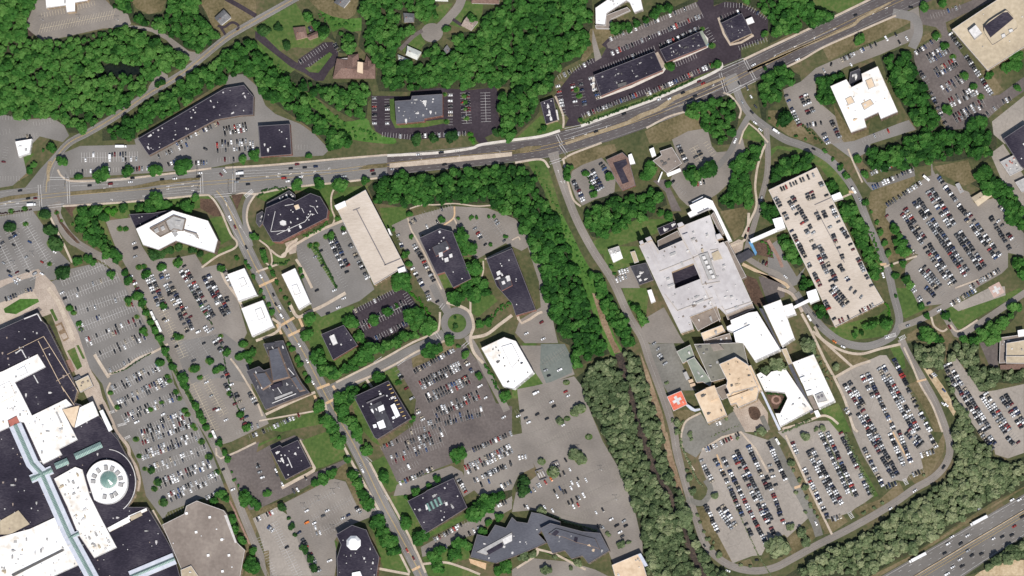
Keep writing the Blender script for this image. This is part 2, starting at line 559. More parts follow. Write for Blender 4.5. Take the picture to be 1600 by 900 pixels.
def flush_mass():
    Vs, Fs, Ms, Cs, off = [], [], [], [], 0
    for kind, x, y, z, h, c in MASS:
        V, F, M = CAR_NP[kind]
        ca, sa = math.cos(h), math.sin(h)
        W = np.empty_like(V)
        W[:, 0] = V[:, 0] * ca - V[:, 1] * sa + x; W[:, 1] = V[:, 0] * sa + V[:, 1] * ca + y; W[:, 2] = V[:, 2] + z
        Vs.append(W); Fs.append(F + off); Ms.append(M); off += len(V)
        j = random.uniform(.85, 1.15)
        Cs.append(np.tile(np.array([q * j for q in PAINT[c][1]] + [1], np.float32), (len(F), 1)))
    me = big_mesh('parked_cars', np.concatenate(Vs), 4, ['car_paint', 'glass_dark', 'tyre_rubber'], face_color=np.concatenate(Cs), mi=np.concatenate(Ms), F=np.concatenate(Fs))
    o = bpy.data.objects.new('parked_cars', me); COL.objects.link(o)
    tag(o, 'hundreds of cars packed in the rows of the car parks', 'cars', 'cars filling the car parks', 'stuff')


# ------------------------------------------------------------------ vegetation
def crown_np(seed, n, lobes=8, leaf=.17, flat=.62):
    """unit crown (radius 1, base at z=0): n leaf-clump quads on a cluster of lobes; returns (n*4,3), tint (n*4)"""
    r = np.random.default_rng(seed)
    ang = r.uniform(0, 2 * PI, lobes); rad = np.sqrt(r.uniform(0.05, 1, lobes)) * .62
    cz = flat * (.95 - .75 * rad ** 2) + r.uniform(-.12, .12, lobes)
    lr = r.uniform(.30, .50, lobes); lt = r.uniform(-.20, .20, lobes)
    cx, cy = rad * np.cos(ang), rad * np.sin(ang)
    cx[0], cy[0], cz[0], lr[0] = .02, .02, flat * .85, .5
    w = lr ** 2 / (lr ** 2).sum()
    idx = r.choice(lobes, n, p=w)
    d = r.normal(size=(n, 3)); d[:, 2] = np.abs(d[:, 2]) * .9 - .25
    d /= np.linalg.norm(d, axis=1)[:, None]
    P = np.stack([cx[idx], cy[idx], cz[idx]], 1) + d * (lr[idx] * r.uniform(.70, 1.13, n))[:, None] * np.array([1, 1, .85])
    P[:, 2] = np.maximum(P[:, 2], .02)
    nrm = d + r.normal(size=(n, 3)) * .36 + np.array([0, 0, .45])
    nrm /= np.linalg.norm(nrm, axis=1)[:, None]
    t = np.cross(nrm, r.normal(size=(n, 3))); t /= np.linalg.norm(t, axis=1)[:, None]
    b = np.cross(nrm, t)
    s = leaf * r.uniform(.65, 1.35, n)[:, None]
    k = r.uniform(.6, 1.0, (n, 1))
    Q = np.stack([P - t * s - b * s * k, P + t * s - b * s * .7, P + t * s * .8 + b * s * k, P - t * s * .9 + b * s * .8], 1).reshape(-1, 3)
    tint = np.repeat(np.clip(.48 + lt[idx] + r.normal(size=n) * .10, 0, 1), 4)
    return Q.astype(np.float32), tint.astype(np.float32)


CROWNS = [crown_np(100 + i, 300, 7 + i % 4) for i in range(10)]
CROWNS_LO = [crown_np(200 + i, 210, 6 + i % 5, leaf=.20) for i in range(14)]
SHRUBS = [crown_np(300 + i, 90, 5, leaf=.22, flat=.8) for i in range(5)]
_tree_me = {}


def tree_meshes(mat, i, shrub=False):
    key = (mat, i, shrub)
    if key not in _tree_me:
        Q, t = (SHRUBS[i % 5] if shrub else CROWNS[i % 10])
        _tree_me[key] = big_mesh('crown', Q, 4, [mat], point_attr=t)
    if 'trunk' not in _tree_me:
        V, F = [], []
        rings = [(0, .10, 0), (.3, .075, .01), (.7, .06, .02), (1.05, .03, .04)]
        for z, r, o in rings:
            V += [(o + r * math.cos(a * PI / 3), r * math.sin(a * PI / 3), z) for a in range(6)]
        for k in range(3):
            for a in range(6):
                F.append([k * 6 + a, k * 6 + (a + 1) % 6, k * 6 + 6 + (a + 1) % 6, k * 6 + 6 + a])
        for a in (0.4, 2.3, 4.4):                       # limbs
            o = len(V); c, s = math.cos(a), math.sin(a)
            for (px, pz, w) in ((.03, .75, .03), (.45, 1.25, .012)):
                V += [(px * c - w * s, px * s + w * c, pz), (px * c + w * s, px * s - w * c, pz), (px * c, px * s, pz + w * 1.7)]
            for k in range(3):
                F.append([o + k, o + (k + 1) % 3, o + 3 + (k + 1) % 3, o + 3 + k])
        me = bpy.data.meshes.new('trunk'); me.from_pydata(V, [], F); me.materials.append(MATS['trunk_bark'])
        _tree_me['trunk'] = me
    return _tree_me[key], _tree_me['trunk']


N_TREE = [0]
N_LOW_CROWN = [0]


def put_tree(px, py, r, label, group, mat='leaf_green', z0=0.0):
    """r = crown radius in metres"""
    H = r * 1.0 + 1.6
    c = G(px, py, z0 + H)
    i = N_TREE[0]
    cm, tm = tree_meshes(mat, i)
    root = empty('tree', (c.x, c.y, z0))
    tag(root, label, 'tree', group)
    o = bpy.data.objects.new('crown', cm); COL.objects.link(o); o.parent = root
    o.location = (0, 0, H * .42); o.rotation_euler = (0, 0, random.uniform(0, 6.28))
    q = 1.2
    o.scale = (r * q * random.uniform(.94, 1.08), r * q * random.uniform(.94, 1.08), r * random.uniform(.95, 1.15))
    o = bpy.data.objects.new('trunk', tm); COL.objects.link(o); o.parent = root
    o.scale = (r * .62, r * .62, H * .72); o.location = (0, 0, -.1)
    N_TREE[0] += 1


def put_low_crown(px, py, r, label, group, mat='leaf_green', z0=0.0):
    c = G(px, py, z0 + .8)
    cm, _ = tree_meshes(mat, N_LOW_CROWN[0], True)
    o = bpy.data.objects.new('shrub', cm); COL.objects.link(o)  # trunkless low crown, for small trees as well as true shrubs
    o.location = (c.x, c.y, z0); o.rotation_euler = (0, 0, random.uniform(0, 6.28))
    o.scale = (r * 1.1, r * random.uniform(.95, 1.2), r * 1.0)
    tag(o, label, 'shrub', group)
    N_LOW_CROWN[0] += 1


def in_poly(X, Y, p):
    c = np.zeros(len(X), bool); n = len(p); j = n - 1
    for i in range(n):
        xi, yi = p[i]; xj, yj = p[j]
        if yi != yj:
            c ^= ((yi > Y) != (yj > Y)) & (X < (xj - xi) * (Y - yi) / (yj - yi) + xi)
        j = i
    return c


def edge_dist(X, Y, p):
    D_ = np.full(len(X), 1e9)
    for i in range(len(p)):
        (ax, ay), (bx, by) = p[i - 1], p[i]
        dx, dy = bx - ax, by - ay
        t = np.clip(((X - ax) * dx + (Y - ay) * dy) / max(dx * dx + dy * dy, 1e-9), 0, 1)
        D_ = np.minimum(D_, np.hypot(X - ax - t * dx, Y - ay - t * dy))
    return D_


def stamp(items, protos):
    """items: arrays x,y,z,r,h,rot,tint -> merged quads"""
    Vs, Ts = [], []
    for k, (x, y, z, r, h, a, t) in enumerate(items):
        Q, tt = protos[k % len(protos)]
        ca, sa = math.cos(a), math.sin(a)
        W = np.empty_like(Q)
        W[:, 0] = (Q[:, 0] * ca - Q[:, 1] * sa) * r + x; W[:, 1] = (Q[:, 0] * sa + Q[:, 1] * ca) * r + y; W[:, 2] = Q[:, 2] * h + z
        Vs.append(W); Ts.append(np.clip(tt + t, 0, 1))
    return np.concatenate(Vs), np.concatenate(Ts)


def woodland(p, label, mat='leaf_green', sp=9.5, rr=(3.8, 6.2), holes=(), floor='leaf_litter', inner=5.5):
    """a closed wood that reads as one mass: one object"""
    X0, X1 = min(q[0] for q in p), max(q[0] for q in p); Y0, Y1 = min(q[1] for q in p), max(q[1] for q in p)
    if floor:
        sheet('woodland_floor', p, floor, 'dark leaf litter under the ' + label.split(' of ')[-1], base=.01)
    nx, ny = int((X1 - X0) / sp) + 2, int((Y1 - Y0) / (sp * .87)) + 2
    gx, gy = np.meshgrid(np.arange(nx), np.arange(ny))
    X = X0 + (gx + .5 * (gy % 2)) * sp + RNG.uniform(-.38, .38, gx.shape) * sp
    Y = Y0 + gy * sp * .87 + RNG.uniform(-.38, .38, gx.shape) * sp
    X, Y = X.ravel(), Y.ravel()
    k = in_poly(X, Y, p) & (X > -25) & (X < 1625) & (Y > -25) & (Y < 925)
    for h in holes:
        k &= ~in_poly(X, Y, h)
    X, Y = X[k], Y[k]
    de = edge_dist(X, Y, p); k = de > min(inner, .25 * de.max())
    X, Y = X[k], Y[k]
    # broad patches of taller / paler trees
    ph = np.sin(X * .045 + 1.3) * np.cos(Y * .05) + RNG.normal(size=len(X)) * .7
    items = []
    for x, y, f in zip(X, Y, ph):
        r = RNG.uniform(*rr) * (1 + .12 * f)
        u = RNG.uniform()
        r *= .62 if u < .18 else 1.28 if u > .9 else 1
        r = max(r, 1.6)
        zb = RNG.uniform(1.0, 5.0) + max(f, 0) * 1.2
        c = G(x, y, zb + r * .6)
        items.append((c.x, c.y, zb, r, r * RNG.uniform(.85, 1.25), RNG.uniform(0, 6.28), RNG.normal() * .17 + .06 * f))
    V, t = stamp(items, CROWNS_LO)
    me = big_mesh('woodland', V, 4, [mat], point_attr=t)
    o = bpy.data.objects.new('woodland', me); COL.objects.link(o)
    tag(o, label, 'woodland', 'closed woods between the car parks', 'stuff')
    return len(items)


def hedge(line, w, label, mat='leaf_hedge', step=2.2, rr=(1.0, 1.7), name='hedge', z0=0.0):
    P = [Vector(q) for q in line]
    items = []
    for a, b in zip(P[:-1], P[1:]):
        n = max(1, int((b - a).length / step))
        nrm = Vector((-(b - a).y, (b - a).x)).normalized()
        for i in range(n):
            q = a + (b - a) * ((i + random.random() * .6) / n) + nrm * random.uniform(-.5, .5) * w
            c = G(q.x, q.y, z0 + .8)
            r = random.uniform(*rr)
            items.append((c.x, c.y, z0, r, r * random.uniform(.8, 1.1), random.uniform(0, 6.28), random.gauss(0, .1)))
    V, t = stamp(items, SHRUBS)
    me = big_mesh(name, V, 4, [mat], point_attr=t)
    o = bpy.data.objects.new(name, me); COL.objects.link(o)
    return tag(o, label, 'hedge')


# ------------------------------------------------------------------ buildings
def prism_geo(Vt, z0, z1):
    n = len(Vt)
    V = [(x, y, z1) for x, y in Vt] + [(x, y, z0) for x, y in Vt]
    F = [list(range(n))] + [[(i + 1) % n, i, n + i, n + (i + 1) % n] for i in range(n)]
    return V, F


_unit_me = {}


def unit_mesh(kind):
    if kind not in _unit_me:
        if kind == 'unit':
            V, F = prism_geo([(-1, -.7), (1, -.7), (1, .7), (-1, .7)], 0.02, 1.1)
            v2, f2 = prism_geo([(-.8 + .5 * math.cos(a * PI / 4), .5 * math.sin(a * PI / 4)) for a in range(8)], 1.1, 1.32)
            v3, f3 = prism_geo([(1, -.3), (1.9, -.3), (1.9, .3), (1, .3)], 0.15, .75)
            for v, f in ((v2, f2), (v3, f3)):
                o = len(V); V += [((x + .8) if (v is v2) else x, y, z) for x, y, z in v]; F += [[i + o for i in q] for q in f]
        elif kind == 'vent':
            V, F = prism_geo([(.45 * math.cos(a * PI / 4), .45 * math.sin(a * PI / 4)) for a in range(8)], 0.02, .8)
            v2, f2 = prism_geo([(.7 * math.cos(a * PI / 4), .7 * math.sin(a * PI / 4)) for a in range(8)], .85, 1.1)
            o = len(V); V += v2; F += [[i + o for i in q] for q in f2]
        else:  # skylight hatch with a sloped lid
            V, F = frustum(-.8, .8, .8, .02, -.55, .55, .55, .7)
        me = bpy.data.meshes.new('rooftop_' + kind); me.from_pydata(V, [], F)
        _unit_me[kind] = me
    return _unit_me[kind]


_unit_mat = {}


def add_unit(roof, x, y, z, sx, sy, sz, rot, kind, mat):
    key = (kind, mat)
    if key not in _unit_mat:
        me = unit_mesh(kind).copy(); me.materials.append(MATS[mat]); _unit_mat[key] = me
    o = bpy.data.objects.new({'unit': 'rooftop_unit', 'vent': 'roof_vent', 'hatch': 'roof_hatch'}[kind], _unit_mat[key])
    COL.objects.link(o); o.parent = roof
    o.location = (x, y, z)      # a roof's own frame is the world's
    o.rotation_euler = (0, 0, rot); o.scale = (sx, sy, sz)


def building(name, label, secs, cat='building', group=None):
    """secs: dicts p (outline of the roof edge in map pixels), h, z (base), roof, wall, cop, units, floors, holes"""
    c = pts(secs[0]['p'])
    cx = sum(q[0] for q in c) / len(c); cy = sum(q[1] for q in c) / len(c)
    root = empty(name, G(cx, cy, 0))
    tag(root, label, cat, group)
    for s in secs:
        add_section(root, **s)
    return root


def add_section(root, p, h, z=0.0, roof='roof_dark', wall='wall_concrete', cop=None, units=0, um=('metal_grey', 'metal_pale'), floors=None, hole=None, win=True, par=.5, vents=0, us=1.0):
    cop = cop or ('coping_dark' if roof in ('roof_dark', 'roof_charcoal', 'roof_slate') else 'coping_pale')
    px = pts(p) if isinstance(p, str) else p
    V = ccw([tuple(G(x, y, h))[:2] for x, y in px])
    n = len(V)
    hp = h + par
    # outer skin of the walls
    W = [(x, y, hp) for x, y in V] + [(x, y, z) for x, y in V]
    F = [[(i + 1) % n, i, n + i, n + (i + 1) % n] for i in range(n)]
    H = None
    if hole:
        hz, hroof = hole[1], hole[2]
        H = ccw([tuple(G(x, y, h))[:2] for x, y in pts(hole[0])]); m = len(H)
        o = len(W)
        W += [(x, y, h) for x, y in H] + [(x, y, hz) for x, y in H]
        F += [[o + i, o + (i + 1) % m, o + m + (i + 1) % m, o + m + i] for i in range(m)]
    mesh('wall', W, F, [wall], root)
    # roof membrane
    if H:
        loops = [[Vector((x, y, 0)) for x, y in V], [Vector((x, y, 0)) for x, y in H]]
        tr = tessellate_polygon(loops)
        P = [(x, y, h) for x, y in V + H]
        F2 = []
        for t in tr:
            a, b, c = (Vector(P[i]) for i in t)
            F2.append(list(t) if (b - a).cross(c - a).z > 0 else list(t)[::-1])
        roof_o = mesh('roof', P, F2, [roof], root)
        mesh('courtyard_floor', [(x, y, hz + .02) for x, y in H], [list(range(len(H)))], [hroof], root)
    else:
        roof_o = mesh('roof', [(x, y, h) for x, y in V], [list(range(n))], [roof], root)
    # coping round the parapet: top ring and its inner face
    if par > 0:
        I = inset(V, .38)
        O = inset(V, -.06)
        W = [(x, y, hp + .05) for x, y in O] + [(x, y, hp + .05) for x, y in I] + [(x, y, h - .02) for x, y in I] + [(x, y, hp - .12) for x, y in O]
        F = []
        for i in range(n):
            j = (i + 1) % n
            F += [[i, j, n + j, n + i], [n + i, n + j, 2 * n + j, 2 * n + i], [3 * n + i, 3 * n + j, j, i]]
        mesh('parapet', W, F, [cop], root)
    # ribbon windows, one part per wall and storey
    if win:
        fl = floors or max(1, int((h - z) / 3.9))
        for i in range(n):
            a, b = Vector(V[i]), Vector(V[(i + 1) % n])
            L = (b - a).length
            if L < 9:
                continue
            t = (b - a) / L; nr = Vector((t.y, -t.x)) * .04
            for k in range(fl):
                zb = z + k * (h - z) / fl + 1.0
                q0, q1 = a + t * 1.5 + nr, b - t * 1.5 + nr
                ns = max(1, int(L / 6)); VV, FF = [], []
                for s in range(ns):
                    u0 = q0 + (q1 - q0) * ((s + .08) / ns); u1 = q0 + (q1 - q0) * ((s + .92) / ns)
                    o = len(VV)
                    VV += [(u0.x, u0.y, zb), (u1.x, u1.y, zb), (u1.x, u1.y, zb + 1.7), (u0.x, u0.y, zb + 1.7)]
                    FF.append([o, o + 1, o + 2, o + 3])
                mesh('window_band', VV, FF, ['glass_dark'], root)
    # plant on the roof
    ang = 0
    best = 0
    for i in range(n):
        a, b = Vector(V[i]), Vector(V[(i + 1) % n])
        if (b - a).length > best:
            best = (b - a).length; ang = math.atan2((b - a).y, (b - a).x)
    xs = [q[0] for q in V]; ys = [q[1] for q in V]
    def scatter(cnt, kinds, smin, smax):
        got, tries = 0, 0
        inn = inset(V, 2.2)
        while got < cnt and tries < cnt * 60:
            tries += 1
            x, y = random.uniform(min(xs), max(xs)), random.uniform(min(ys), max(ys))
            if not in_poly(np.array([x]), np.array([y]), inn)[0]:
                continue
            if H and in_poly(np.array([x]), np.array([y]), inset(H, -2.5))[0]:
                continue
            k = random.choice(kinds)
            s = random.uniform(smin, smax) * us
            add_unit(roof_o, x, y, h, s * random.uniform(.8, 1.3), s, random.uniform(.8, 1.4), ang + random.choice((0, PI / 2)), k, random.choice(um))
            got += 1
    scatter(units, ['unit', 'unit', 'hatch'], .8, 1.7)
    scatter(vents, ['vent', 'hatch'], .6, 1.0)


def block(root, p, z, h, mat, name='penthouse', inset_top=0.0, topmat=None):
    """a solid box standing on a roof (or on the ground): outline at its top in map pixels"""
    px = pts(p) if isinstance(p, str) else p
    V = ccw([tuple(G(x, y, h))[:2] for x, y in px])
    if inset_top:
        I = inset(V, inset_top); n = len(V)
        W = [(x, y, h) for x, y in I] + [(x, y, z - .02) for x, y in V]
        F = [list(range(n))] + [[(i + 1) % n, i, n + i, n + (i + 1) % n] for i in range(n)]
    else:
        W, F = prism_geo(V, z - .02, h)
    mi = None
    if topmat:
        mi = [1] + [0] * (len(F) - 1)
        return mesh(name, W, F, [mat, topmat], root, mi)
    return mesh(name, W, F, [mat], root)


def gable_roof(root, quad, h0, h1, roof, wall, hip=0.0):
    """quad: four roof-edge corners in map pixels; ridge along the longer side"""
    V = ccw([tuple(G(x, y, h0))[:2] for x, y in pts(quad)])
    a, b, c, d = (Vector(v) for v in V)
    if (b - a).length < (c - b).length:
        a, b, c, d = b, c, d, a
    m0, m1 = (a + d) / 2, (b + c) / 2
    e = (m1 - m0)
    r0, r1 = m0 + e * hip, m1 - e * hip
    I = inset([tuple(a), tuple(b), tuple(c), tuple(d)], .45)
    W, F = prism_geo(I, 0, h0 + .05)
    mesh('wall', W, F[1:], [wall], root)
    P = [(a.x, a.y, h0), (b.x, b.y, h0), (c.x, c.y, h0), (d.x, d.y, h0), (r0.x, r0.y, h1), (r1.x, r1.y, h1)]
    mesh('roof', P, [[0, 1, 5, 4], [1, 2, 5], [2, 3, 4, 5], [3, 0, 4]], [roof], root)
    # chimney on the ridge
    q = m0 + e * .3
    W, F = prism_geo([(q.x - .4, q.y - .4), (q.x + .4, q.y - .4), (q.x + .4, q.y + .4), (q.x - .4, q.y + .4)], h0, h1 + .9)
    mesh('chimney', W, F, ['brick_red'], root)


def house(label, quads, roof, wall, h0=4.5, h1=7.2, hip=0.0, name='house'):
    c = pts(quads[0])
    root = empty(name, G(sum(q[0] for q in c) / 4, sum(q[1] for q in c) / 4, 0))
    tag(root, label, 'house' if name == 'house' else 'building')
    for i, q in enumerate(quads):
        gable_roof(root, q, h0 - i * .6, h1 - i * 1.0, roof, wall, hip)
    return root
# ================================================================== THE SETTING
V4 = [(-4000, -4000, 0), (4000, -4000, 0), (4000, 4000, 0), (-4000, 4000, 0)]
tag(mesh('ground', V4, [[0, 1, 2, 3]], ['soil_grass']), 'rough grass and bare soil between the roads and car parks', kind='structure')


def lawn(s, mat='lawn_green', label='mown grass beside the car parks', sm=0):
    p = pts(s)
    if sm: p = smooth(p, sm, True)
    return sheet('lawn', p, mat, label)


def lot(s, mat='asphalt_grey', label='open asphalt car park', sm=0):
    p = pts(s)
    if sm: p = smooth(p, sm, True)
    return sheet('parking_lot', p, mat, label)


ROADS = []


def road(s, w, mat='asphalt_grey', label='two lane asphalt road', sm=5, name='road'):
    p = smooth(pts(s), sm)
    ROADS.append(p)
    return sheet(name, ribbon(p, w), mat, label)


def walk(s, w=3.2, mat='concrete_walk', label='pale concrete pavement', sm=5):
    p = pts(s)
    if sm: p = smooth(p, sm)
    return slab('pavement', ribbon(p, w), mat, label, h=.42)


def island(s, mat='mulch_brown', label='kerbed planting island', sm=3, h=.44):
    p = pts(s)
    if sm: p = smooth(p, sm, True)
    return slab('planting_island', p, mat, label, h=h)


# ---- grass and soil
lawn('P: 395,45 432,20 462,5 478,30 500,40 520,45 510,60 490,75 470,75 420,60', 'lawn_green', 'mown lawn of the corner house')
lawn('A0: 1240,0 1600,0 1600,130 1400,250 1330,180 1290,80', 'lawn_dry', 'dry lawn round the grey roofed house')
lawn('A0: 820,0 1040,0 1010,70 930,90 850,50', 'lawn_dry', 'worn lawn at the wood edge')
lawn('B0: 330,0 640,0 620,90 560,130 470,110 390,60', 'lawn_dry', 'sandy yard round the grey house')
lawn('B0: 390,60 470,100 560,120 660,110 660,190 600,200 540,170 480,200 430,110', 'meadow_green', 'green grass below the sandy yard')
lawn('B0: 0,230 30,215 260,420 200,470 120,420 40,330', 'lawn_green', 'grass verge beside the dark drive')
lawn('B0: 0,270 60,330 130,420 240,540 360,600 460,690 560,760 690,740 720,800 790,850 860,860 860,900 640,880 560,850 480,790 380,690 290,640 200,540 90,450 0,330', 'meadow_green', 'bright meadow strip between two woods', 3)
lawn('B0: 20,160 260,70 300,140 240,200 330,260 270,290 100,330', 'lawn_green', 'lawn of the brown roofed house')
lawn('B0: 1020,120 1150,30 1230,20 1160,130 1060,160', 'lawn_green', 'lawn beside the street bend')
lawn('B0: 1210,150 1290,0 1420,30 1400,180 1260,170', 'lawn_green', 'lawn round the taupe roofed house')
lawn('B0: 900,290 1020,200 1060,270 1010,330 930,330', 'lawn_green', 'lawn round the pale roofed house')
lawn('C0: 20,870 180,720 280,760 330,800 200,840', 'lawn_green', 'grass round the small dark roofed office')
lawn('C0: 490,180 640,180 620,270 500,330 460,380 430,380', 'lawn_dry', 'worn grass beside the white roofed block')
lawn('C0: 430,755 860,600 1270,440 1270,470 860,640 440,790', 'lawn_green', 'grass verge along the avenue pavement')
lawn('D0: 340,300 820,90 880,95 890,140 700,240 500,320 380,380', 'lawn_dry', 'grass verge beside the avenue')
lawn('D0: 890,260 1040,190 1050,220 930,290', 'lawn_dry', 'grass island by the garage bays')
lawn('D0: 0,690 60,690 240,800 330,870 340,900 280,900 130,850 0,760', 'lawn_dry', 'grass verge inside the ring road')
lawn('D0: 410,650 520,830 600,800 640,750 620,900 460,900 430,800', 'lawn_dry', 'grass beside the white stained roof')
lawn('D0: 1110,150 1160,120 1180,180 1130,190', 'lawn_dry', 'grass corner of the dark car park')
lawn('D0: 1330,440 1380,430 1470,560 1410,600', 'lawn_dry', 'grass strip beside the generator pad')
lawn('D0: 240,0 640,0 440,80 420,70 300,50', 'lawn_green', 'grass bank above the avenue')
lawn('D1: 630,340 720,420 920,230 910,180 640,300', 'lawn_dry', 'sloping lawn between two car parks')
lawn('D1: 1040,140 1250,100 1300,230 1230,260 1080,190', 'lawn_dry', 'rough grass at the head of the car park')
lawn('D1: 420,130 560,330 630,520 720,760 640,790 640,500 460,330 330,150 200,60 60,30 0,100 0,40 60,10 220,30', 'lawn_green', 'lawn round the parking deck')
lawn('D1: 610,330 720,400 900,690 750,740 690,560', 'lawn_dry', 'dry lawn between ring road and car park')
lawn('D2: 800,0 890,0 960,120 1010,120 860,190 820,160', 'lawn_green', 'lawn south of the big car park')
lawn('D2: 1100,120 1480,40 1570,0 1600,20 1300,190 1200,260 1150,230', 'lawn_green', 'long lawn below the pink helipad')
lawn('D2: 870,290 1010,200 1090,270 1110,300 870,330', 'lawn_dry', 'grass corner below the cross road')
lawn('D2: 380,250 690,170 760,110 780,220 740,300 500,330 400,290', 'lawn_green', 'grass bank below the parking deck')
lawn('D2: 230,210 400,450 520,490 640,450 560,420 400,390 300,290', 'lawn_dry', 'dry grass between the footpaths')
lawn('D2: 270,360 330,370 410,560 400,640 320,420', 'lawn_dry', 'dry grass beside the white wing')
lawn('D2: 760,370 840,350 860,500 830,510', 'lawn_green', 'lawn strip beside the lower car park')
lawn('D2: 880,600 930,580 1000,700 1070,840 1080,900 1040,900 980,760', 'lawn_dry', 'dry verge beside the service road')
lawn('D2: 330,760 440,720 520,900 480,900 D3: 500,60 650,320 690,400 650,410 590,290 450,40 D2: 430,900', 'lawn_green', 'green swale between two car parks')
lawn('D3: 940,150 1060,80 1100,0 1110,0 1100,120 1020,260 930,340 880,280 970,240', 'lawn_dry', 'dry grass beside the curving road')
lawn('D3: 540,480 700,420 820,310 850,370 760,450 580,530 540,500', 'lawn_dry', 'dry verge along the curving road')
lawn('D3: 380,550 460,510 500,560 400,630 350,640', 'lawn_dry', 'dry grass at the car park corner')
lawn('D3: 130,120 400,640 350,620 230,420 120,200', 'lawn_dry', 'dry planted strip between two car parks')
lawn('D3: 130,660 280,595 310,650 150,780', 'lawn_dry', 'dry grass island with trees')
lawn('D3: 640,900 900,770 1180,590 1600,340 1600,350 1200,600 900,790 700,900', 'lawn_dry', 'grassy shoulder of the highway')
lawn('C3: 1150,470 1210,460 1300,640 1390,800 1370,830 1230,690 1150,560', 'lawn_dry', 'dry grass bank beside the road')
lawn('C3: 1380,830 1490,790 1520,860 1440,860', 'lawn_dry', 'dry grass at the lot entrance')
lawn('C3: 930,0 970,0 1010,170 1060,330 1090,480 1050,480 980,200', 'bare_earth', 'bare earth shoulder beside the hospital road')
lawn('C2: 800,400 850,520 940,780 960,900 920,900 850,620', 'bare_earth', 'bare earth verge of the hospital road')
lawn('C1: 100,110 200,110 260,260 330,480 460,730 560,900 470,900 450,790 330,600 250,420 200,290', 'lawn_green', 'grass verge sloping to the creek wood', 3)
lawn('C1: 200,300 260,430 350,620 450,790 480,900 C2: 530,0 640,300 690,390 620,420 540,230 440,0 C1: 410,830 300,560', 'meadow_green', 'bright grass strip along the creek', 3)
lawn('C2: 500,30 530,40 640,330 680,400 640,410 560,230', 'bare_earth', 'worn trail along the creek')
lawn('C1: 320,80 440,30 640,0 660,60 560,90 380,150', 'lawn_dry', 'dry grass beside the avenue corner')
lawn('C1: 480,620 780,470 1000,470 900,560 820,590 660,640 560,690', 'lawn_green', 'lawn north of the hospital')
lawn('C1: 1300,420 1480,390 1440,560 1390,600', 'lawn_dry', 'lawn beside the hospital drive')
lawn('C1: 560,640 780,640 860,740 740,760 600,820', 'lawn_green', 'grass round the plant yard')
lawn('C2: 690,0 860,0 830,230 720,100', 'lawn_green', 'grass verge by the loading yard')
lawn('C0: 1430,860 1480,780 1590,880 1590,900', 'lawn_green', 'triangular lawn at the ring road fork')
lawn('C0: 830,820 1100,680 1250,600 1240,800 1000,880 860,900', 'lawn_dry', 'grass slope south of the avenue')
lawn('A1: 400,390 480,385 450,460', 'mulch_brown', 'brown planting bed at the mall entrance')
lawn('A1: 480,390 800,360 1000,330 1300,320 1330,350 1250,400 1080,410 820,430 790,470 660,460 680,560 750,720 700,720 560,590 480,500', 'lawn_green', 'grass bank round the angular white office', 3)
lawn('A1: 1250,340 1330,345 1390,450 1330,450 1250,400', 'mulch_brown', 'brown planting bed beside the avenue corner')
lawn('A1: 1290,470 1390,450 1450,590 1380,630 1370,600', 'lawn_green', 'lawn east of the angular white office')
lawn('A1: 1260,740 1280,690 1450,630 1475,650 1270,750', 'lawn_green', 'lawn below the angular white office')
lawn('A1: 930,660 1140,620 1260,680 1280,720 1200,670 1130,660 950,720', 'lawn_green', 'planted strip along the white office')
lawn('A1: 140,90 190,60 215,60 150,140', 'lawn_green', 'lawn of the small white building')
lawn('A1: 0,275 60,265 180,195 160,170 90,215 40,245 0,250', 'lawn_dry', 'dry verge along the avenue bend')
lawn('B1: 0,330 60,290 210,270 480,250 490,270 460,390 400,330 240,280 60,360', 'lawn_green', 'lawn round the dark octagonal office')
lawn('B1: 480,330 560,270 700,260 690,290 500,380', 'lawn_green', 'lawn between two avenue buildings')
lawn('B1: 30,600 90,640 240,550 480,450 490,380 450,400 440,470 150,620 90,600', 'lawn_green', 'planted strip along the octagonal office')
lawn('B1: 100,690 200,720 220,700 190,760 120,760', 'lawn_green', 'round lawn at the path junction')
lawn('B1: 770,400 940,390 940,500 860,550 800,520', 'lawn_green', 'rough lawn beside the pale parking deck')
lawn('B1: 1130,830 1200,800 1250,900 1160,900', 'lawn_green', 'lawn at the brown office corner')
lawn('B1: 1260,700 1430,720 1410,860 1340,870 1350,820', 'lawn_green', 'lawn between the two dark offices')
lawn('B2: 290,180 610,110 640,200 590,220 400,260 480,450 650,350 750,400 560,500 440,560 370,480', 'lawn_green', 'lawn round the square brick office')
lawn('B2: 1350,60 1480,40 1510,80 1390,180 1350,160', 'lawn_green', 'round lawn behind the roundabout')
lawn('B2: 930,440 1060,390 1180,330 1260,370 1250,380 980,500', 'lawn_dry', 'worn lawn above the car park')
lawn('B2: 570,620 640,680 720,880 B3: 780,90 730,60 B2: 640,860', 'lawn_green', 'grass round the big dark office')
lawn('B2: 700,580 870,490 920,540 900,610 740,590', 'lawn_green', 'lawn between road and big dark office')
lawn('B2: 50,880 360,770 430,800 420,850 250,880 160,900', 'lawn_green', 'lawn beside the corner junction')
lawn('B3: 0,100 160,20 200,0 0,80', 'lawn_green', 'grass strip above the dark drive')
lawn('B3: 270,60 430,0 530,20 560,160 420,220 370,230', 'lawn_green', 'square lawn beside the small dark office', 0)
lawn('B3: 180,440 480,270 560,180 600,300 740,480 690,500 640,480 560,300 490,290', 'lawn_dry', 'grass round the empty car park')
lawn('B3: 0,480 160,430 190,440 130,480 0,520', 'lawn_dry', 'grass strip at the lot corner')
lawn('B3: 720,190 800,150 890,280 940,320 840,380 790,330', 'lawn_green', 'lawn beside the avenue trees')
lawn('B3: 920,270 1220,150 1600,0 1600,40 1240,190 960,300', 'lawn_green', 'long grass strip between two car parks')
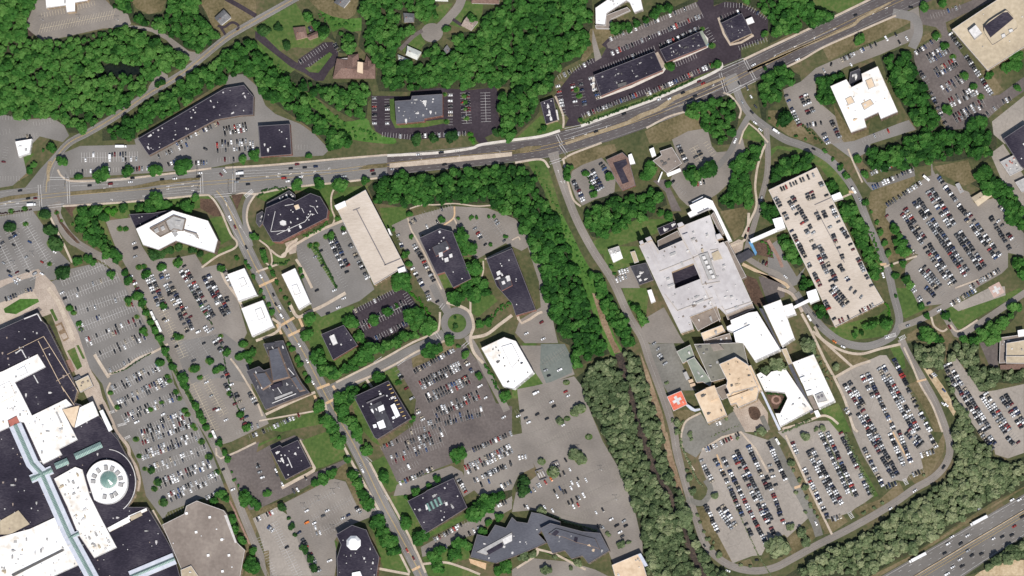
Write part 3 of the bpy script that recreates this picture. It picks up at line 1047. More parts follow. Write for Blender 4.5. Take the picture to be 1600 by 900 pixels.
lawn('B3: 840,400 940,380 1050,640 1320,500 1360,520 1040,680 990,720 880,540', 'lawn_green', 'lawn round the dark skylit office')
lawn('B3: 700,560 760,520 800,600 900,760 960,880 800,860 770,780 740,640', 'lawn_green', 'lawn of the octagonal domed office')
lawn('B3: 410,720 470,660 510,690 500,760 440,780', 'lawn_green', 'round lawn at the domed office')
lawn('B3: 1040,790 1150,690 1350,700 1330,790 1230,820 1060,820', 'lawn_green', 'planted bank beside the crank shaped office')
lawn('B3: 1060,830 1190,820 1400,880 1400,900 1060,900', 'lawn_green', 'lawn south of the footpath')
lawn('C2: 0,600 150,470 200,600 60,690 0,690', 'lawn_green', 'lawn by the white roofed office')
lawn('C2: 60,345 150,345 180,500 200,600 140,560 110,420', 'lawn_green', 'lawn strip east of the white roofed office')
lawn('H3: 385,880 520,815 680,750 690,775 540,845 420,900', 'mulch_brown', 'brown planted border above the packed car park')
lawn('C3: 30,760 150,730 230,770 400,800 420,840 250,770 170,740 60,790', 'lawn_green', 'planted strip south of the grey crank shaped office')
lawn('C2: 1000,770 1090,760 1150,780 1060,860 1030,900 990,860', 'lawn_dry', 'dry grass below the red helipad')
lawn('A2: 20,130 210,30 240,80 60,180', 'meadow_green', 'rectangular green lawn of the mall plaza', 0)
lawn('A3: 1390,170 1600,60 1600,110 1430,210 1520,420 1480,410', 'lawn_green', 'grass strip beside the lower dark car park')
lawn('A3: 1460,280 1500,400 1600,560 1600,900 1530,900 1540,600 1430,420 1390,330', 'lawn_dry', 'verge beside the beige store')
lawn('C1: 250,430 320,450 430,680 540,870 560,900 470,900 400,720 310,560', 'meadow_green', 'brightest part of the creek side grass', 2)
# ---- water
sheet('pond', smooth(pts('A0: 520,460 600,430 700,390 760,345 820,390 900,410 890,450 800,480 690,480 560,500'), 3, True), 'pond_water', 'dark pond inside the wood')
sheet('creek', ribbon(smooth(pts('P: -5,20 20,35 38,45 48,58'), 4), [5, 6, 9, 12] + [12] * 9), 'creek_water', 'dark creek beside the church car park')
CREEK = smooth(pts('P: 966,552 975,580 985,615 998,665 1012,705 1028,745 1048,778 1066,822 1085,870 1100,905'), 4)
sheet('creek', ribbon(CREEK, 12), 'creek_water', 'brown creek bed through the olive wood')

# ---- car parks
lot('A0: 220,0 660,0 700,40 800,90 820,150 780,170 640,178 420,228 270,258 200,205 155,165 190,90', 'asphalt_warm', 'pale empty church car park')
lot('A0: 780,160 860,160 980,180 1060,230 1180,320 1250,330 1250,390 1150,370 1040,250 950,200', 'asphalt_warm', 'rough gravel track from the church car park', 0)
lot('P: -5,177 40,187 82,184 100,196 108,212 98,222 62,213 35,240 42,270 20,290 -5,294', 'asphalt_grey', 'grey car park of the small white building')
lot('A0: 930,540 1000,440 1050,470 1050,520 920,590', 'asphalt_warm', 'gravel lay-by beside the wood road')
lot('P: 97,240 125,228 212,226 210,218 352,134 358,117 380,116 402,135 415,165 430,178 452,187 470,194 492,210 515,234 505,243 462,245 407,246 330,262 240,270 110,278 94,262', 'asphalt_grey', 'grey car park of the dark roofed shops')
lot('B0: 720,598 960,602 970,570 1150,548 1330,563 1500,545 1522,600 1510,700 1530,760 1490,830 1430,860 1460,900 1400,900 1330,830 1200,862 950,872 820,857 750,822 722,760', 'asphalt_dark', 'fresh black car park round the grey roofed office')
lot('B0: -5,195 40,215 150,320 260,395 265,370 420,265 480,262 515,330 505,395 460,440 420,505 370,505 300,455 220,420 120,340 -5,240', 'asphalt_dark', 'fresh black drive and car park of the brown hipped building')
lot('B0: 330,160 400,160 420,215 330,200', 'asphalt_dark', 'black drive of the brown roofed house')
lot('C0: 262,602 380,450 480,372 560,352 590,300 560,280 600,240 640,230 1160,10 1180,-30 1260,0 1260,40 1330,10 1400,15 1500,50 1600,120 1600,200 1570,250 1430,300 1435,362 1310,412 1290,425 860,590 450,720 425,772 420,785 330,790 355,740 310,690 270,640', 'asphalt_dark', 'fresh black car park of the roadside shops')
lot('C0: 590,275 640,232 1150,12 1190,85 1170,100 640,310 600,300', 'asphalt_brown', 'older brown strip of the shops car park')
lot('C0: 505,180 540,300 560,360 520,385 500,260', 'asphalt_warm', 'pale drive beside the white roofed block')
lot('C1: 375,170 440,130 560,85 600,130 650,200 640,300 590,325 520,345 470,370 440,385 400,340 360,230', 'asphalt_warm', 'grey car park of the brick roofed clinic')
lot('P: 1050,218 1075,205 1105,200 1112,228 1120,238 1140,236 1160,215 1166,240 1148,262 1140,285 1122,302 1098,318 1075,322 1062,310 1046,285 1055,262 1060,250', 'asphalt_warm', 'grey car park north of the hospital')
lot('D0: 95,560 205,510 300,425 390,385 690,262 890,180 890,110 850,85 940,40 960,190 905,252 700,342 480,422 420,455 300,485 300,625 380,690 420,725 465,880 490,900 360,900 280,805 160,745 110,630', 'asphalt_warm', 'grey car park west of the stained white roof')
lot('D0: 540,880 820,770 880,750 925,810 800,850 640,900 D1: 640,40 530,100 620,240 690,240 910,150 920,200 650,290 600,230 520,90 480,60 400,0', 'asphalt_grey', 'grey car parks south of the stained white roof')
lot('D0: 950,60 1130,60 1280,0 1420,0 1110,140 1120,190 1200,320 1400,600 1450,590 1600,480 1600,570 1450,670 1380,735 1230,805 1120,812 1060,690 1000,540 950,480 915,380 910,320 1060,230 1080,200 1050,170 950,150', 'asphalt_brown', 'dark brown car park beside the big sandstone roof')
lot('D0: 1400,760 1600,600 1600,900 1480,900 1410,840', 'asphalt_tan', 'pale yard round the dark corner building')
lot('D1: 1390,60 1470,0 1600,200 1600,520 1500,320', 'asphalt_tan', 'pale loading yard with containers')
lot('D1: 735,405 990,205 1060,185 1110,240 1255,300 1290,370 1440,330 1600,560 1600,700 1500,680 1500,770 1460,810 1310,895 D2: 1290,10 1090,100 960,115 930,85 890,0 D1: 850,880 860,760 940,690 890,680 735,460', 'asphalt_warm', 'large busy car park with slanting rows')
lot('D1: 1020,60 1030,160 1050,200 1020,200', 'asphalt_warm', 'path into the big car park', 0)
lot('D2: 1150,115 1400,-10 1480,-10 1485,45 1190,145', 'asphalt_tan', 'pale strip beside the pink helipad')
lot('A1: -20,455 205,418 250,480 310,570 350,650 440,745 340,850 270,850 180,890 90,880 60,900 -20,910', 'asphalt_grey', 'grey half empty car park at the mall corner')
lot('P: 80,440 90,436 110,420 155,410 198,438 215,470 238,520 262,552 272,600 300,645 330,705 352,765 338,775 312,780 262,800 255,812 243,795 228,775 217,725 200,690 182,680 172,640 160,600 140,575 122,520 97,470', 'asphalt_grey', 'long mall car park beside the store fronts')
lot('P: 165,345 205,340 222,385 235,405 280,402 305,397 318,418 345,412 354,420 372,470 386,520 376,540 380,560 398,620 415,650 420,662 362,690 345,695 318,665 290,610 262,545 235,490 210,440 182,390', 'asphalt_warm', 'broad car park between the mall and the white kiosks')
lot('P: 272,535 350,520 382,545 395,600 340,590 300,600 285,575', 'asphalt_grey', 'darker patched strip of the broad car park')
lot('P: 462,385 480,373 536,343 560,395 585,452 562,470 502,495 488,482 470,430', 'asphalt_grey', 'car park between octagonal office and pale deck')
lot('P: 612,352 637,340 705,322 762,325 805,342 825,365 832,382 815,392 790,380 745,405 715,380 690,372 658,366 680,420 702,470 705,485 690,480 672,470 655,445 635,395', 'asphalt_warm', 'grey car park of the two brown offices')
lot('P: 805,325 840,375 850,430 868,520 872,536 820,536 805,520 812,500 845,480 842,440', 'asphalt_warm', 'service drive behind the brown office')
lot('P: 780,540 880,540 898,585 850,602 835,580', 'asphalt_warm', 'car park beside the white office')
lot('C2: 180,350 330,350 380,450 375,530 215,600 175,500', 'asphalt_teal', 'greenish car park court beside the white office')
lot('B2: 600,140 870,5 950,15 1005,110 940,150 930,205 955,240 780,325 750,400 720,440 690,400 720,330 660,300 640,240 610,185', 'asphalt_dark', 'dark brown car park of the square brick office')
lot('B2: 880,490 970,430 980,500 1250,380 1300,345 1400,480 1500,720 1600,740 1600,900 B3: 1600,40 1240,190 1000,280 880,310 840,220 780,100 B2: 980,860 1000,700 920,560', 'asphalt_brown', 'large brown car park behind the big dark office')
lot('B3: 880,330 1220,210 1290,250 1310,300 1370,360 1290,410 1240,290 1100,340 960,390 860,400', 'asphalt_warm', 'drive north of the dark skylit office')
lot('B3: 1300,130 1600,20 C3: 100,0 110,120 140,220 40,270 B3: 1600,360 1400,400 1300,300', 'asphalt_warm', 'crowded car park beside the skylit office')
lot('B3: 1030,720 1260,590 1400,530 1600,400 1600,480 1440,570 1380,640 1290,660 1120,760 1040,780', 'asphalt_warm', 'car park south of the skylit office')
lot('B3: 0,130 90,80 240,20 300,50 230,60 90,120 150,290 170,340 280,290 560,170 570,190 300,350 120,430 20,480 0,470', 'asphalt_brown', 'dark brown car park of the small square office')
lot('P: 350,715 405,690 400,710 400,795 390,797 365,750', 'asphalt_brown', 'west end of the dark brown car park')
lot('B3: 175,445 480,290 560,310 640,480 760,470 780,505 620,570 530,620 490,680 510,780 490,900 330,900 200,530', 'asphalt_warm', 'empty car park of the domed office')
lot('B3: -20,540 130,470 200,520 350,900 100,900 20,640', 'asphalt_tan', 'pale striped car park at the lower edge')
lot('P: 808,608 835,603 897,588 908,602 922,642 942,690 972,740 990,790 1004,850 1004,866 962,890 950,860 905,820 832,797 800,800 806,770 842,740 818,695', 'asphalt_warm', 'half empty car park beside the olive wood')
lot('P: 800,890 830,872 890,878 930,890 960,905 800,905', 'asphalt_warm', 'drive at the lower edge')
lot('C2: 850,350 1010,345 1060,470 1120,600 1150,640 1060,640 990,680 940,600', 'asphalt_olive', 'service yard west of the hospital')
lot('C2: 830,190 950,120 1050,300 1080,345 860,345 800,290', 'asphalt_warm', 'loading yard at the hospital back')
lot('C1: 640,840 740,760 800,900 660,900', 'asphalt_warm', 'plant yard apron')
lot('C2: 1060,900 1080,840 1130,800 1180,780 1230,860 1340,800 1400,760 1460,900 C3: 1430,0 1190,110 1150,160 1080,120 1060,60', 'asphalt_olive', 'grey ambulance drive round the cream block')
lot('C2: 1380,760 1420,750 1540,690 1600,780 1600,900 1460,900', 'paver_plaza', 'paved forecourt of the hospital entrance')
lot('C3: 1165,165 1190,105 1430,-5 D3: 30,60 160,330 250,540 120,660 100,640 D3: 0,690 C3: 1560,770 1500,775 1380,820 1290,650 1200,450 1230,330 1200,260', 'asphalt_tan', 'packed car park south of the hospital')
lot('D2: 300,830 380,830 440,900 D3: 470,0 660,400 600,445 540,480 520,500 390,545 350,540 230,290 110,50 D2: 60,900 200,860', 'asphalt_tan', 'packed car park below the white wing')
lot('D2: 430,560 540,490 700,420 740,420 860,600 1000,880 D3: 1060,80 950,140 970,225 880,272 860,310 800,300 710,340 590,140 530,0 D2: 490,730', 'asphalt_tan', 'packed car park beside the service road')
lot('D2: 1095,490 1180,440 1330,650 1420,640 1600,600 1600,900 D3: 1600,130 1500,165 1420,140 1410,80 1340,30 D2: 1240,800 1160,650', 'asphalt_tan', 'packed car park at the east edge')
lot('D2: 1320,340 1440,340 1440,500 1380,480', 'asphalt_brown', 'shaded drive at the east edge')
lot('D2: 970,500 1020,510 1100,620 1180,760 1160,800 1110,720', 'sand_yard', 'sandy works yard beside the road')
lot('D3: 1330,870 1440,830 1520,800 1600,800 1600,900 1290,900', 'sand_yard', 'sandy lot below the highway')
lot('D1: 0,640 60,600 100,700 180,830 240,760 180,880 120,900 0,900', 'asphalt_grey', 'drop-off loop of the hospital')
lot('C1: 880,230 960,220 1000,300 1060,420 1000,420 960,300', 'asphalt_brown', 'narrow drive beside the clinic')
lot('H2: 760,-60 862,-20 945,185 880,212 828,170 760,10', 'mulch_brown', 'brown lower terrace beside the hospital')
lot('H2: 880,-40 1000,-60 1052,0 1097,60 1097,125 958,190', 'asphalt_brown', 'brown upper parking terrace beside the drop-off')
lot('H1: 925,500 1010,455 1060,470 1045,560 1010,600 965,600', 'paver_plaza', 'tan court at the hospital side door')
lot('H1: 1160,500 1260,450 1300,470 1350,640 1180,600', 'mulch_brown', 'brown bed inside the drop-off loop')
# mall plaza paving
lot('P: -5,440 60,420 85,445 100,475 122,520 140,575 155,600 165,640 145,640 125,600 100,545 80,490 0,520', 'paver_plaza', 'paved plaza along the mall front')
lot('P: -5,460 45,445 62,470 45,485 0,505', 'concrete_walk', 'pale terrace round the mall lawn')
lawn('M1: 35,80 200,-20 380,-20 390,10 100,165 50,120', 'meadow_green', 'mall lawn between pale paths', 0)

lawn('M1: 668,500 745,462 820,655 770,690', 'lawn_green', 'narrow green lawn between mall and kerb', 0)
lawn('M1: 495,90 525,78 580,195 552,205', 'lawn_green', 'planted bed of the plaza walk', 0)
lawn('M1: 760,445 785,440 850,575 825,580', 'lawn_green', 'slim kerb planting of the plaza', 0)
lot('M1: 545,240 615,210 690,375 635,410', 'bare_earth', 'brown gravel court of the plaza')
lot('M1: 560,255 605,235 630,280 585,305', 'paver_plaza', 'upper paved square of the plaza')
lot('M1: 600,340 650,318 675,365 632,388', 'paver_plaza', 'lower paved square of the plaza')
lot('M1: 440,240 495,235 560,370 520,380', 'asphalt_dark', 'dark service slot beside the mall')
lot('M1: 650,600 700,580 750,690 720,715', 'brick_paving', 'brick terrace at the mall door')
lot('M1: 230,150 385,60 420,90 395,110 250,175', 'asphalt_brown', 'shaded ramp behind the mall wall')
lot('A2: -20,10 60,-30 225,-75 215,5 60,70 -20,100', 'asphalt_grey', 'grey car park strip above the mall lawn')
lot('M1: 50,120 210,140 240,150 80,190', 'concrete_walk', 'pale walk between lawn and mall wall')
# ---- roads
for nm, p_, m_ in (
    ('grey west half of the six lane avenue', 'P: -10,299 40,293 62,286 100,281 160,280 250,272 340,262 420,258 520,249 605,241 605,274 500,289 400,301 345,305 300,306 250,310 180,316 110,321 60,329 -10,337', 'asphalt_avenue'),
    ('dark resurfaced east half of the six lane avenue', 'P: 605,241 700,235 800,222 840,216 880,204 910,196 1025,155 1125,108 1200,77 1260,48 1370,-5 1450,-30 1480,-10 1400,24 1285,74 1224,106 1150,142 1095,166 1010,200 950,221 890,236 860,246 800,252 720,262 605,274', 'asphalt_road_dark')):
    sheet('road', pts(p_), m_, nm)
ROADS.append(smooth(pts('P: -10,318 60,308 150,299 350,284 500,270 620,256 800,238 870,226 950,202 1050,167 1130,132 1212,91 1330,34 1440,-16'), 4))
AVE = ROADS[-1]
road('P: 72,300 74,280 84,252 107,224 140,206 180,182 225,151 260,130 287,113 312,93 350,62 375,46 432,14 462,-3 480,-12', 11, 'asphalt_grey', 'two lane wood road climbing north east', 6)
sheet('road', pts('P: 38,295 62,265 85,240 95,232 100,262 108,275 112,290'), 'asphalt_avenue', 'widened mouth of the wood road')
road('P: 82,318 92,345 110,372 140,392 172,410 195,437 212,465 237,512 262,550 282,598 302,640 328,682 352,735 383,812 402,858 425,910', [26, 24, 22] + [15] * 9 + [12] * 58, 'asphalt_warm', 'mall access road running down the map', 5)
road('P: 338,298 352,315 366,345 382,382 398,415 412,440 427,472 447,505 477,556 507,614 530,655 545,680 570,728 597,785 627,840 655,893 665,915', 19, 'asphalt_grey', 'tree lined street running south from the avenue', 4)
road('P: 412,298 392,306 383,325 384,352 392,385', 8, 'asphalt_grey', 'slip lane at the street corner', 4)
road('P: 507,614 530,604 560,590 600,571 640,551 680,532 695,522', 18, 'asphalt_grey', 'side street to the roundabout', 5)
rb = [(714 + 25 * math.cos(a * PI / 24), 505 + 25 * math.sin(a * PI / 24)) for a in range(48)]
sheet('road', rb, 'asphalt_grey', 'round traffic circle')
slab('planting_island', [(714 + 14.5 * math.cos(a * PI / 16), 505 + 14.5 * math.sin(a * PI / 16)) for a in range(32)], 'lawn_green', 'round green island of the traffic circle', h=.5)
road('P: 700,490 688,470 675,445', 11, 'asphalt_grey', 'north arm of the traffic circle')
road('P: 730,525 745,550 762,585 778,615 792,642', 11, 'asphalt_warm', 'lane south east of the traffic circle')
road('P: 864,238 872,265 884,300 902,345 927,392 957,438 982,492 1003,527 1014,560 1027,595 1041,634 1052,672 1058,707 1068,745 1078,780 1088,812 1102,850 1125,874 1150,887 1180,892 1210,887 1238,873 1276,852 1320,830 1362,807 1400,784 1428,764 1456,748 1475,729 1484,706 1480,678 1463,632 1440,590 1418,552 1408,530', [17, 16, 15] + [12.5] * 60 + [11.5] * 200, 'asphalt_warm', 'hospital loop road', 5)
road('P: 1150,138 1158,158 1172,178 1192,195 1225,217 1250,226 1278,238 1302,255 1325,282 1342,312 1357,350 1374,388 1388,425 1396,460 1404,490 1404,508 1392,527 1356,541 1320,536 1295,521 1274,500 1258,480 1243,458', 12, 'asphalt_grey', 'ring road east of the parking deck', 5)
road('P: 1172,178 1155,207 1140,238 1120,262', 9, 'asphalt_grey', 'drive from the ring road to the north car park')
road('P: 1197,200 1200,240 1198,275 1190,308 1180,345 1168,385 1166,400', 9, 'asphalt_warm', 'hospital drive west of the parking deck')
road('P: 1165,402 1195,420 1220,432 1242,458', 9, 'asphalt_warm', 'bend of the hospital drop-off')
road('P: 1404,512 1436,500 1470,482 1500,465', 10, 'asphalt_warm', 'cross road below the big car park')
road('P: 1470,482 1488,512 1502,522 1550,492 1605,455', 10, 'asphalt_warm', 'outer road below the pink helipad')
road('P: 1140,118 1150,140', 22, 'asphalt_grey', 'mouth of the hospital drive')
road('B0: 1290,-20 1260,50 1180,140 1140,180', 14, 'asphalt_warm', 'residential street')
sheet('road', [(675 + 17 * math.cos(a * PI / 12), 51 + 15 * math.sin(a * PI / 12)) for a in range(24)], 'asphalt_warm', 'round turning head of the residential street')
road('B0: 1230,120 1290,160', 5, 'asphalt_dark', 'black house drive', 2)
road('B0: 1040,190 980,230 900,310', 6, 'asphalt_brown', 'drive of the pale roofed house', 4)
road('A0: 1410,-10 1500,40 1600,100', 7, 'asphalt_dark', 'black drive of the corner lot', 3)
road('A0: 1360,160 1400,170 1450,140 1490,160 1480,190', 4, 'asphalt_dark', 'looped house drive', 5)
road('A0: 1380,170 1410,220', 4, 'asphalt_dark', 'short black drive', 2)
road('P: 1395,20 1428,28 1435,50 1425,75', 14, 'asphalt_grey', 'side road off the avenue')
road('C3: 1090,420 1180,445 1230,400 1240,350 1210,300', 9, 'asphalt_olive', 'link road to the packed car park')
road('D3: 20,40 110,220 200,390 290,560 320,650', 13, 'asphalt_olive', 'lane between the two packed car parks')
road('C2: 1600,890 1560,800', 8, 'asphalt_olive', 'forecourt exit lane', 2)
HW = [(600 + 0, 0)]
HIGH = [T('D3', 560, 985), T('D3', 905, 790), T('D3', 1250, 590), T('D3', 1700, 330)]
LOW = [T('D3', 1100, 985), T('D3', 1240, 890), T('D3', 1440, 755), T('D3', 1700, 590)]
sheet('highway', HIGH + LOW[::-1], 'asphalt_highway', 'eight lane divided highway')
HMED = [T('D3', 905, 915), T('D3', 1250, 705), T('D3', 1700, 440)]
ROADS.append([T('D3', 905, 915), T('D3', 1250, 705), T('D3', 1600, 500), T('D3', 1700, 440)])

# ---- pavements, medians, kerbs
walk('P: 605,243 680,239 735,232 752,226 800,219 845,213 875,204', 4.2, 'concrete_white', 'new white pavement north of the avenue')
walk('P: 908,197 960,178 1025,154 1080,130 1124,108 1127,98', 4.2, 'concrete_white', 'new white pavement below the shops')
walk('P: 1162,93 1200,75 1262,46 1345,6 1372,-8', 3.5, 'concrete_walk', 'pavement on the north side of the avenue')
walk('P: 1224,107 1255,92 1286,74 1340,50 1400,24', 3, 'concrete_walk', 'pavement on the south side of the avenue')
walk('P: 90,265 97,276 115,283 180,281 250,273 330,263', 3, 'concrete_walk', 'pavement before the dark roofed shops')
walk('P: 352,262 420,258 520,249 605,242', 3, 'concrete_walk', 'pavement on the north kerb')
walk('P: 98,322 180,317 250,311 315,305 330,308 345,330 360,365 370,378 366,388 340,400 315,418', 3, 'concrete_walk', 'pavement round the angular white office')
walk('P: 362,308 378,302 400,303 430,297 480,290 530,285 600,277', 3, 'concrete_walk', 'pavement before the octagonal office')
walk('P: 400,302 388,322 386,345 395,370', 3, 'concrete_walk', 'curved pavement at the slip lane')
walk('P: 525,290 518,305 518,325 523,340 520,350', 2.6, 'concrete_walk', 'path between the avenue and the deck')
walk('P: 535,345 500,360 462,382 452,390 440,400', 4, 'concrete_walk', 'path along the octagonal office')
walk('B1: 20,600 80,650 100,720 90,760 60,740', 2.5, 'concrete_walk', 'curved garden path')
walk('B1: 90,660 140,700 180,700 200,640 260,590', 3, 'concrete_walk', 'garden path junction')
lot('B1: 180,620 260,590 250,680 210,690', 'paver_plaza', 'paved entrance court', 0)
walk('B1: 250,720 300,800 350,900', 4, 'concrete_walk', 'walk beside the car park', 2)
walk('P: 637,340 642,358 650,372 665,400 680,432 690,452', 2.6, 'concrete_walk', 'walk along the brown office')
walk('P: 640,326 660,320 680,320 710,318 745,322 775,320', 2, 'concrete_walk', 'path behind the car park')
walk('B1: 1240,390 1235,460 1170,510', 2.5, 'crossing_brick', 'brick path to the brown office')
walk('B1: 1235,460 1260,510', 2.5, 'concrete_walk', 'path fork', 2)
walk('B1: 1430,720 1600,640', 2.2, 'concrete_walk', 'straight walk to the second brown office', 2)
walk('B1: 1420,730 1420,800 1395,870', 2.2, 'concrete_walk', 'curved walk between the offices', 4)
walk('B2: 1190,90 1290,120 1340,160 1360,240 1340,310 1360,400 1420,470', 4.5, 'concrete_walk', 'pavement round the traffic circle')
walk('B2: 1350,310 1440,290 1520,230 1600,170', 5, 'concrete_walk', 'broad path to the white office')
walk('B2: 1340,150 1340,40', 3, 'concrete_walk', 'short path at the round lawn', 2)
walk('B2: 1180,330 1020,390 880,470 740,540 620,590', 3.2, 'concrete_walk', 'pavement south of the side street')
walk('B2: 1150,150 1145,240 1120,280 980,340 800,440 640,520 500,590', 3.2, 'concrete_walk', 'pavement north of the side street')
walk('B2: 690,570 725,620', 4, 'concrete_walk', 'walk to the big dark office', 2)
walk('B2: 430,720 450,790 B3: 560,110 600,190 680,330 780,510', 4, 'concrete_walk', 'pavement west of the street')
walk('B3: 790,520 830,620 900,760 960,880', 3.6, 'concrete_walk', 'pavement west of the lower street')
walk('B3: 710,190 800,360 900,540 1000,740 1060,880', 3.6, 'concrete_walk', 'pavement east of the lower street')
walk('B3: 1040,825 1180,815 1300,850 1400,890', 3.6, 'concrete_walk', 'curved path south of the crank shaped office')
walk('B3: 750,850 800,860 960,890', 4, 'concrete_walk', 'path to the domed office')
walk('B2: 60,790 230,710 370,650', 4, 'concrete_walk', 'walk below the slate complex', 2)
walk('A2: 1440,440 1500,520 1600,690 B2: 0,690 40,800', 3, 'concrete_walk', 'walk west of the slate complex', 2)
walk('B2: 20,830 360,770', 2.5, 'concrete_walk', 'walk above the lower lawn', 2)
walk('B2: 0,330 120,280 150,230 100,190', 4, 'concrete_walk', 'pavement at the white kiosk')
walk('B2: 210,100 260,180 330,150 420,110 560,30', 5, 'concrete_walk', 'pavement east of the street')
walk('A1: 1380,790 1410,860 A2: 1470,40 1510,110 1560,240', 4, 'concrete_walk', 'pavement west of the white kiosks', 2)
walk('B1: 0,800 140,750', 3, 'concrete_walk', 'walk across the street by the kiosks', 2)
walk('A1: 300,420 340,510 400,630 450,740', 3.2, 'concrete_walk', 'pavement beside the mall access road')
walk('A2: 680,540 760,510 860,440 960,400 1050,350', 3.4, 'concrete_walk', 'curved pale walk across the mall car park')
walk('A2: 590,415 630,480 680,560', 5, 'concrete_walk', 'kerbed divider by the mall entrance', 2)
walk('A2: 690,590 670,640 690,700 730,770', 3, 'concrete_walk', 'kerb of the pick-up loop')
walk('A2: 520,450 570,540 600,640 650,720 700,830 730,900 A3: 800,90 810,150 850,220 870,300 860,370', 5, 'paver_plaza', 'mall front pavement')
walk('A3: 950,490 1000,590 1080,740', 6, 'concrete_walk', 'pavement beside the beige store', 2)
walk('A2: 300,0 360,80 420,220 460,330', 7, 'concrete_walk', 'pale walk of the mall plaza', 2)
walk('A3: 1350,100 1380,165 1600,65', 3, 'concrete_walk', 'walk beside the lower car park', 2)
walk('A3: 1370,360 1440,440 1510,590 1560,700', 3, 'brick_paving', 'brick edge of the access road', 3)
walk('B3: 270,50 350,200 360,240 270,290 160,350', 5, 'concrete_walk', 'walk round the small square office', 2)
walk('C0: 510,480 550,610 940,450 960,400 1220,290 1180,200', 4, 'concrete_white', 'walk before the roadside shops', 2)
walk('C0: 900,330 950,420', 7, 'paver_plaza', 'paved gap between the two shop blocks', 2)
walk('C0: 1290,110 1365,280 1510,220', 3.5, 'concrete_walk', 'walk round the corner restaurant', 2)
walk('C0: 270,600 320,720 320,800', 3, 'concrete_walk', 'walk beside the small dark roofed office', 2)
walk('P: 1010,200 1045,182 1080,172 1098,164', 3, 'concrete_walk', 'pavement south of the avenue')
walk('P: 878,250 895,240 940,223', 3, 'concrete_walk', 'pavement at the hospital road corner')
walk('C1: 320,90 340,200 380,340 430,390', 3, 'concrete_walk', 'kerb path beside the clinic car park')
walk('P: 805,254 845,249 858,262', 3.4, 'concrete_walk', 'pavement corner before the hospital road')
walk('P: 1130,145 1142,150 1157,170 1155,185', 3, 'concrete_walk', 'pavement at the hospital drive mouth')
walk('P: 1196,225 1185,255 1180,290 1182,320 1172,345 1160,370', 3.4, 'concrete_walk', 'footpath beside the hospital drive')
walk('C0: 1420,900 1480,770 1600,890', 2.6, 'concrete_walk', 'path round the triangular lawn', 2)
walk('D1: 500,30 540,130 590,240', 2.6, 'concrete_walk', 'pale path from the upper car park')
walk('D1: 460,335 520,310', 3, 'concrete_walk', 'path from the deck stair', 2)
walk('D1: 660,790 780,750 930,700', 3, 'concrete_walk', 'path across the ring road')
walk('D1: 1170,900 1440,800', 2.5, 'concrete_walk', 'path along the big car park', 2)
walk('D2: 1020,180 1040,240 1090,270 1120,255', 3, 'concrete_walk', 'kerb path at the cross road')
walk('D2: 1140,230 1190,270 1310,200', 3, 'concrete_walk', 'kerb of the long lawn')
walk('D2: 210,160 270,270 350,440 415,560', 4, 'concrete_walk', 'pale straight footpath')
walk('D2: 280,270 380,360 530,495', 4, 'concrete_walk', 'pale slanting footpath')
walk('D2: 290,240 340,320 460,390 580,412 700,380 830,350', 4, 'concrete_walk', 'pale path hugging the ring road')
walk('D2: 415,560 540,490 640,455', 4, 'concrete_walk', 'pale walk above the car park')
walk('D2: 415,560 480,700 530,860 560,900', 4, 'concrete_walk', 'pale walk beside the car park')
walk('D2: 850,370 900,480 950,600 1030,740 1090,900', 3, 'concrete_walk', 'path beside the service road')
walk('D2: 930,585 990,570', 3, 'crossing_brick', 'tan crossing of the service road', 2)
walk('D2: 620,530 700,680 790,890', 2.4, 'crossing_brick', 'tan walk between two parked rows', 2)
walk('D3: 780,0 840,110 890,200', 2.4, 'crossing_brick', 'tan walk down the parked rows', 2)
walk('D3: 110,20 240,310 400,640', 3.4, 'concrete_walk', 'long pale walk between packed car parks', 2)
walk('D2: 90,880 200,850 330,800 390,810 440,850', 3.6, 'concrete_walk', 'curved walk below the white wing')
walk('C3: 1190,110 1430,0 1600,250', 3.4, 'concrete_walk', 'pale kerb round the packed car park', 2)
walk('C2: 1060,900 1090,830 1180,780', 3, 'concrete_walk', 'pale curved kerb of the ambulance drive', 4)
walk('C3: 1060,0 1060,80 1100,180 1140,240', 2.6, 'concrete_walk', 'pale kerb beside the ambulance drive', 4)
walk('C3: 1280,140 1330,270', 2.4, 'crossing_brick', 'tan walk between parked cars', 2)
walk('C3: 150,730 260,760 360,810 460,860', 3.4, 'concrete_walk', 'path below the grey office')
walk('C3: 30,850 150,770 160,730', 3.4, 'concrete_walk', 'path beside the grey office')
walk('C1: 0,600 40,580 50,600', 2, 'concrete_walk', 'path beside the brown office', 2)
walk('C2: 30,150 60,220 160,160 190,150', 4, 'concrete_walk', 'path at the brown office end', 2)
walk('C1: 1360,640 1440,610 1470,560 1480,430', 4, 'concrete_walk', 'footpath to the hospital door')
walk('C1: 1440,750 1520,790 1600,830 D1: 0,830 100,870 130,900', 5, 'wall_tan', 'tan ramp beside the hospital', 3)
walk('D1: 0,600 60,700 90,770', 5, 'brick_paving', 'brick walk beside the drop-off', 3)
walk('D2: 60,0 150,40 215,150', 5, 'paver_plaza', 'paved walk by the white wing', 3)
walk('C2: 1390,740 1430,800 1470,880', 5, 'paver_plaza', 'pavers beside the cream block', 2)
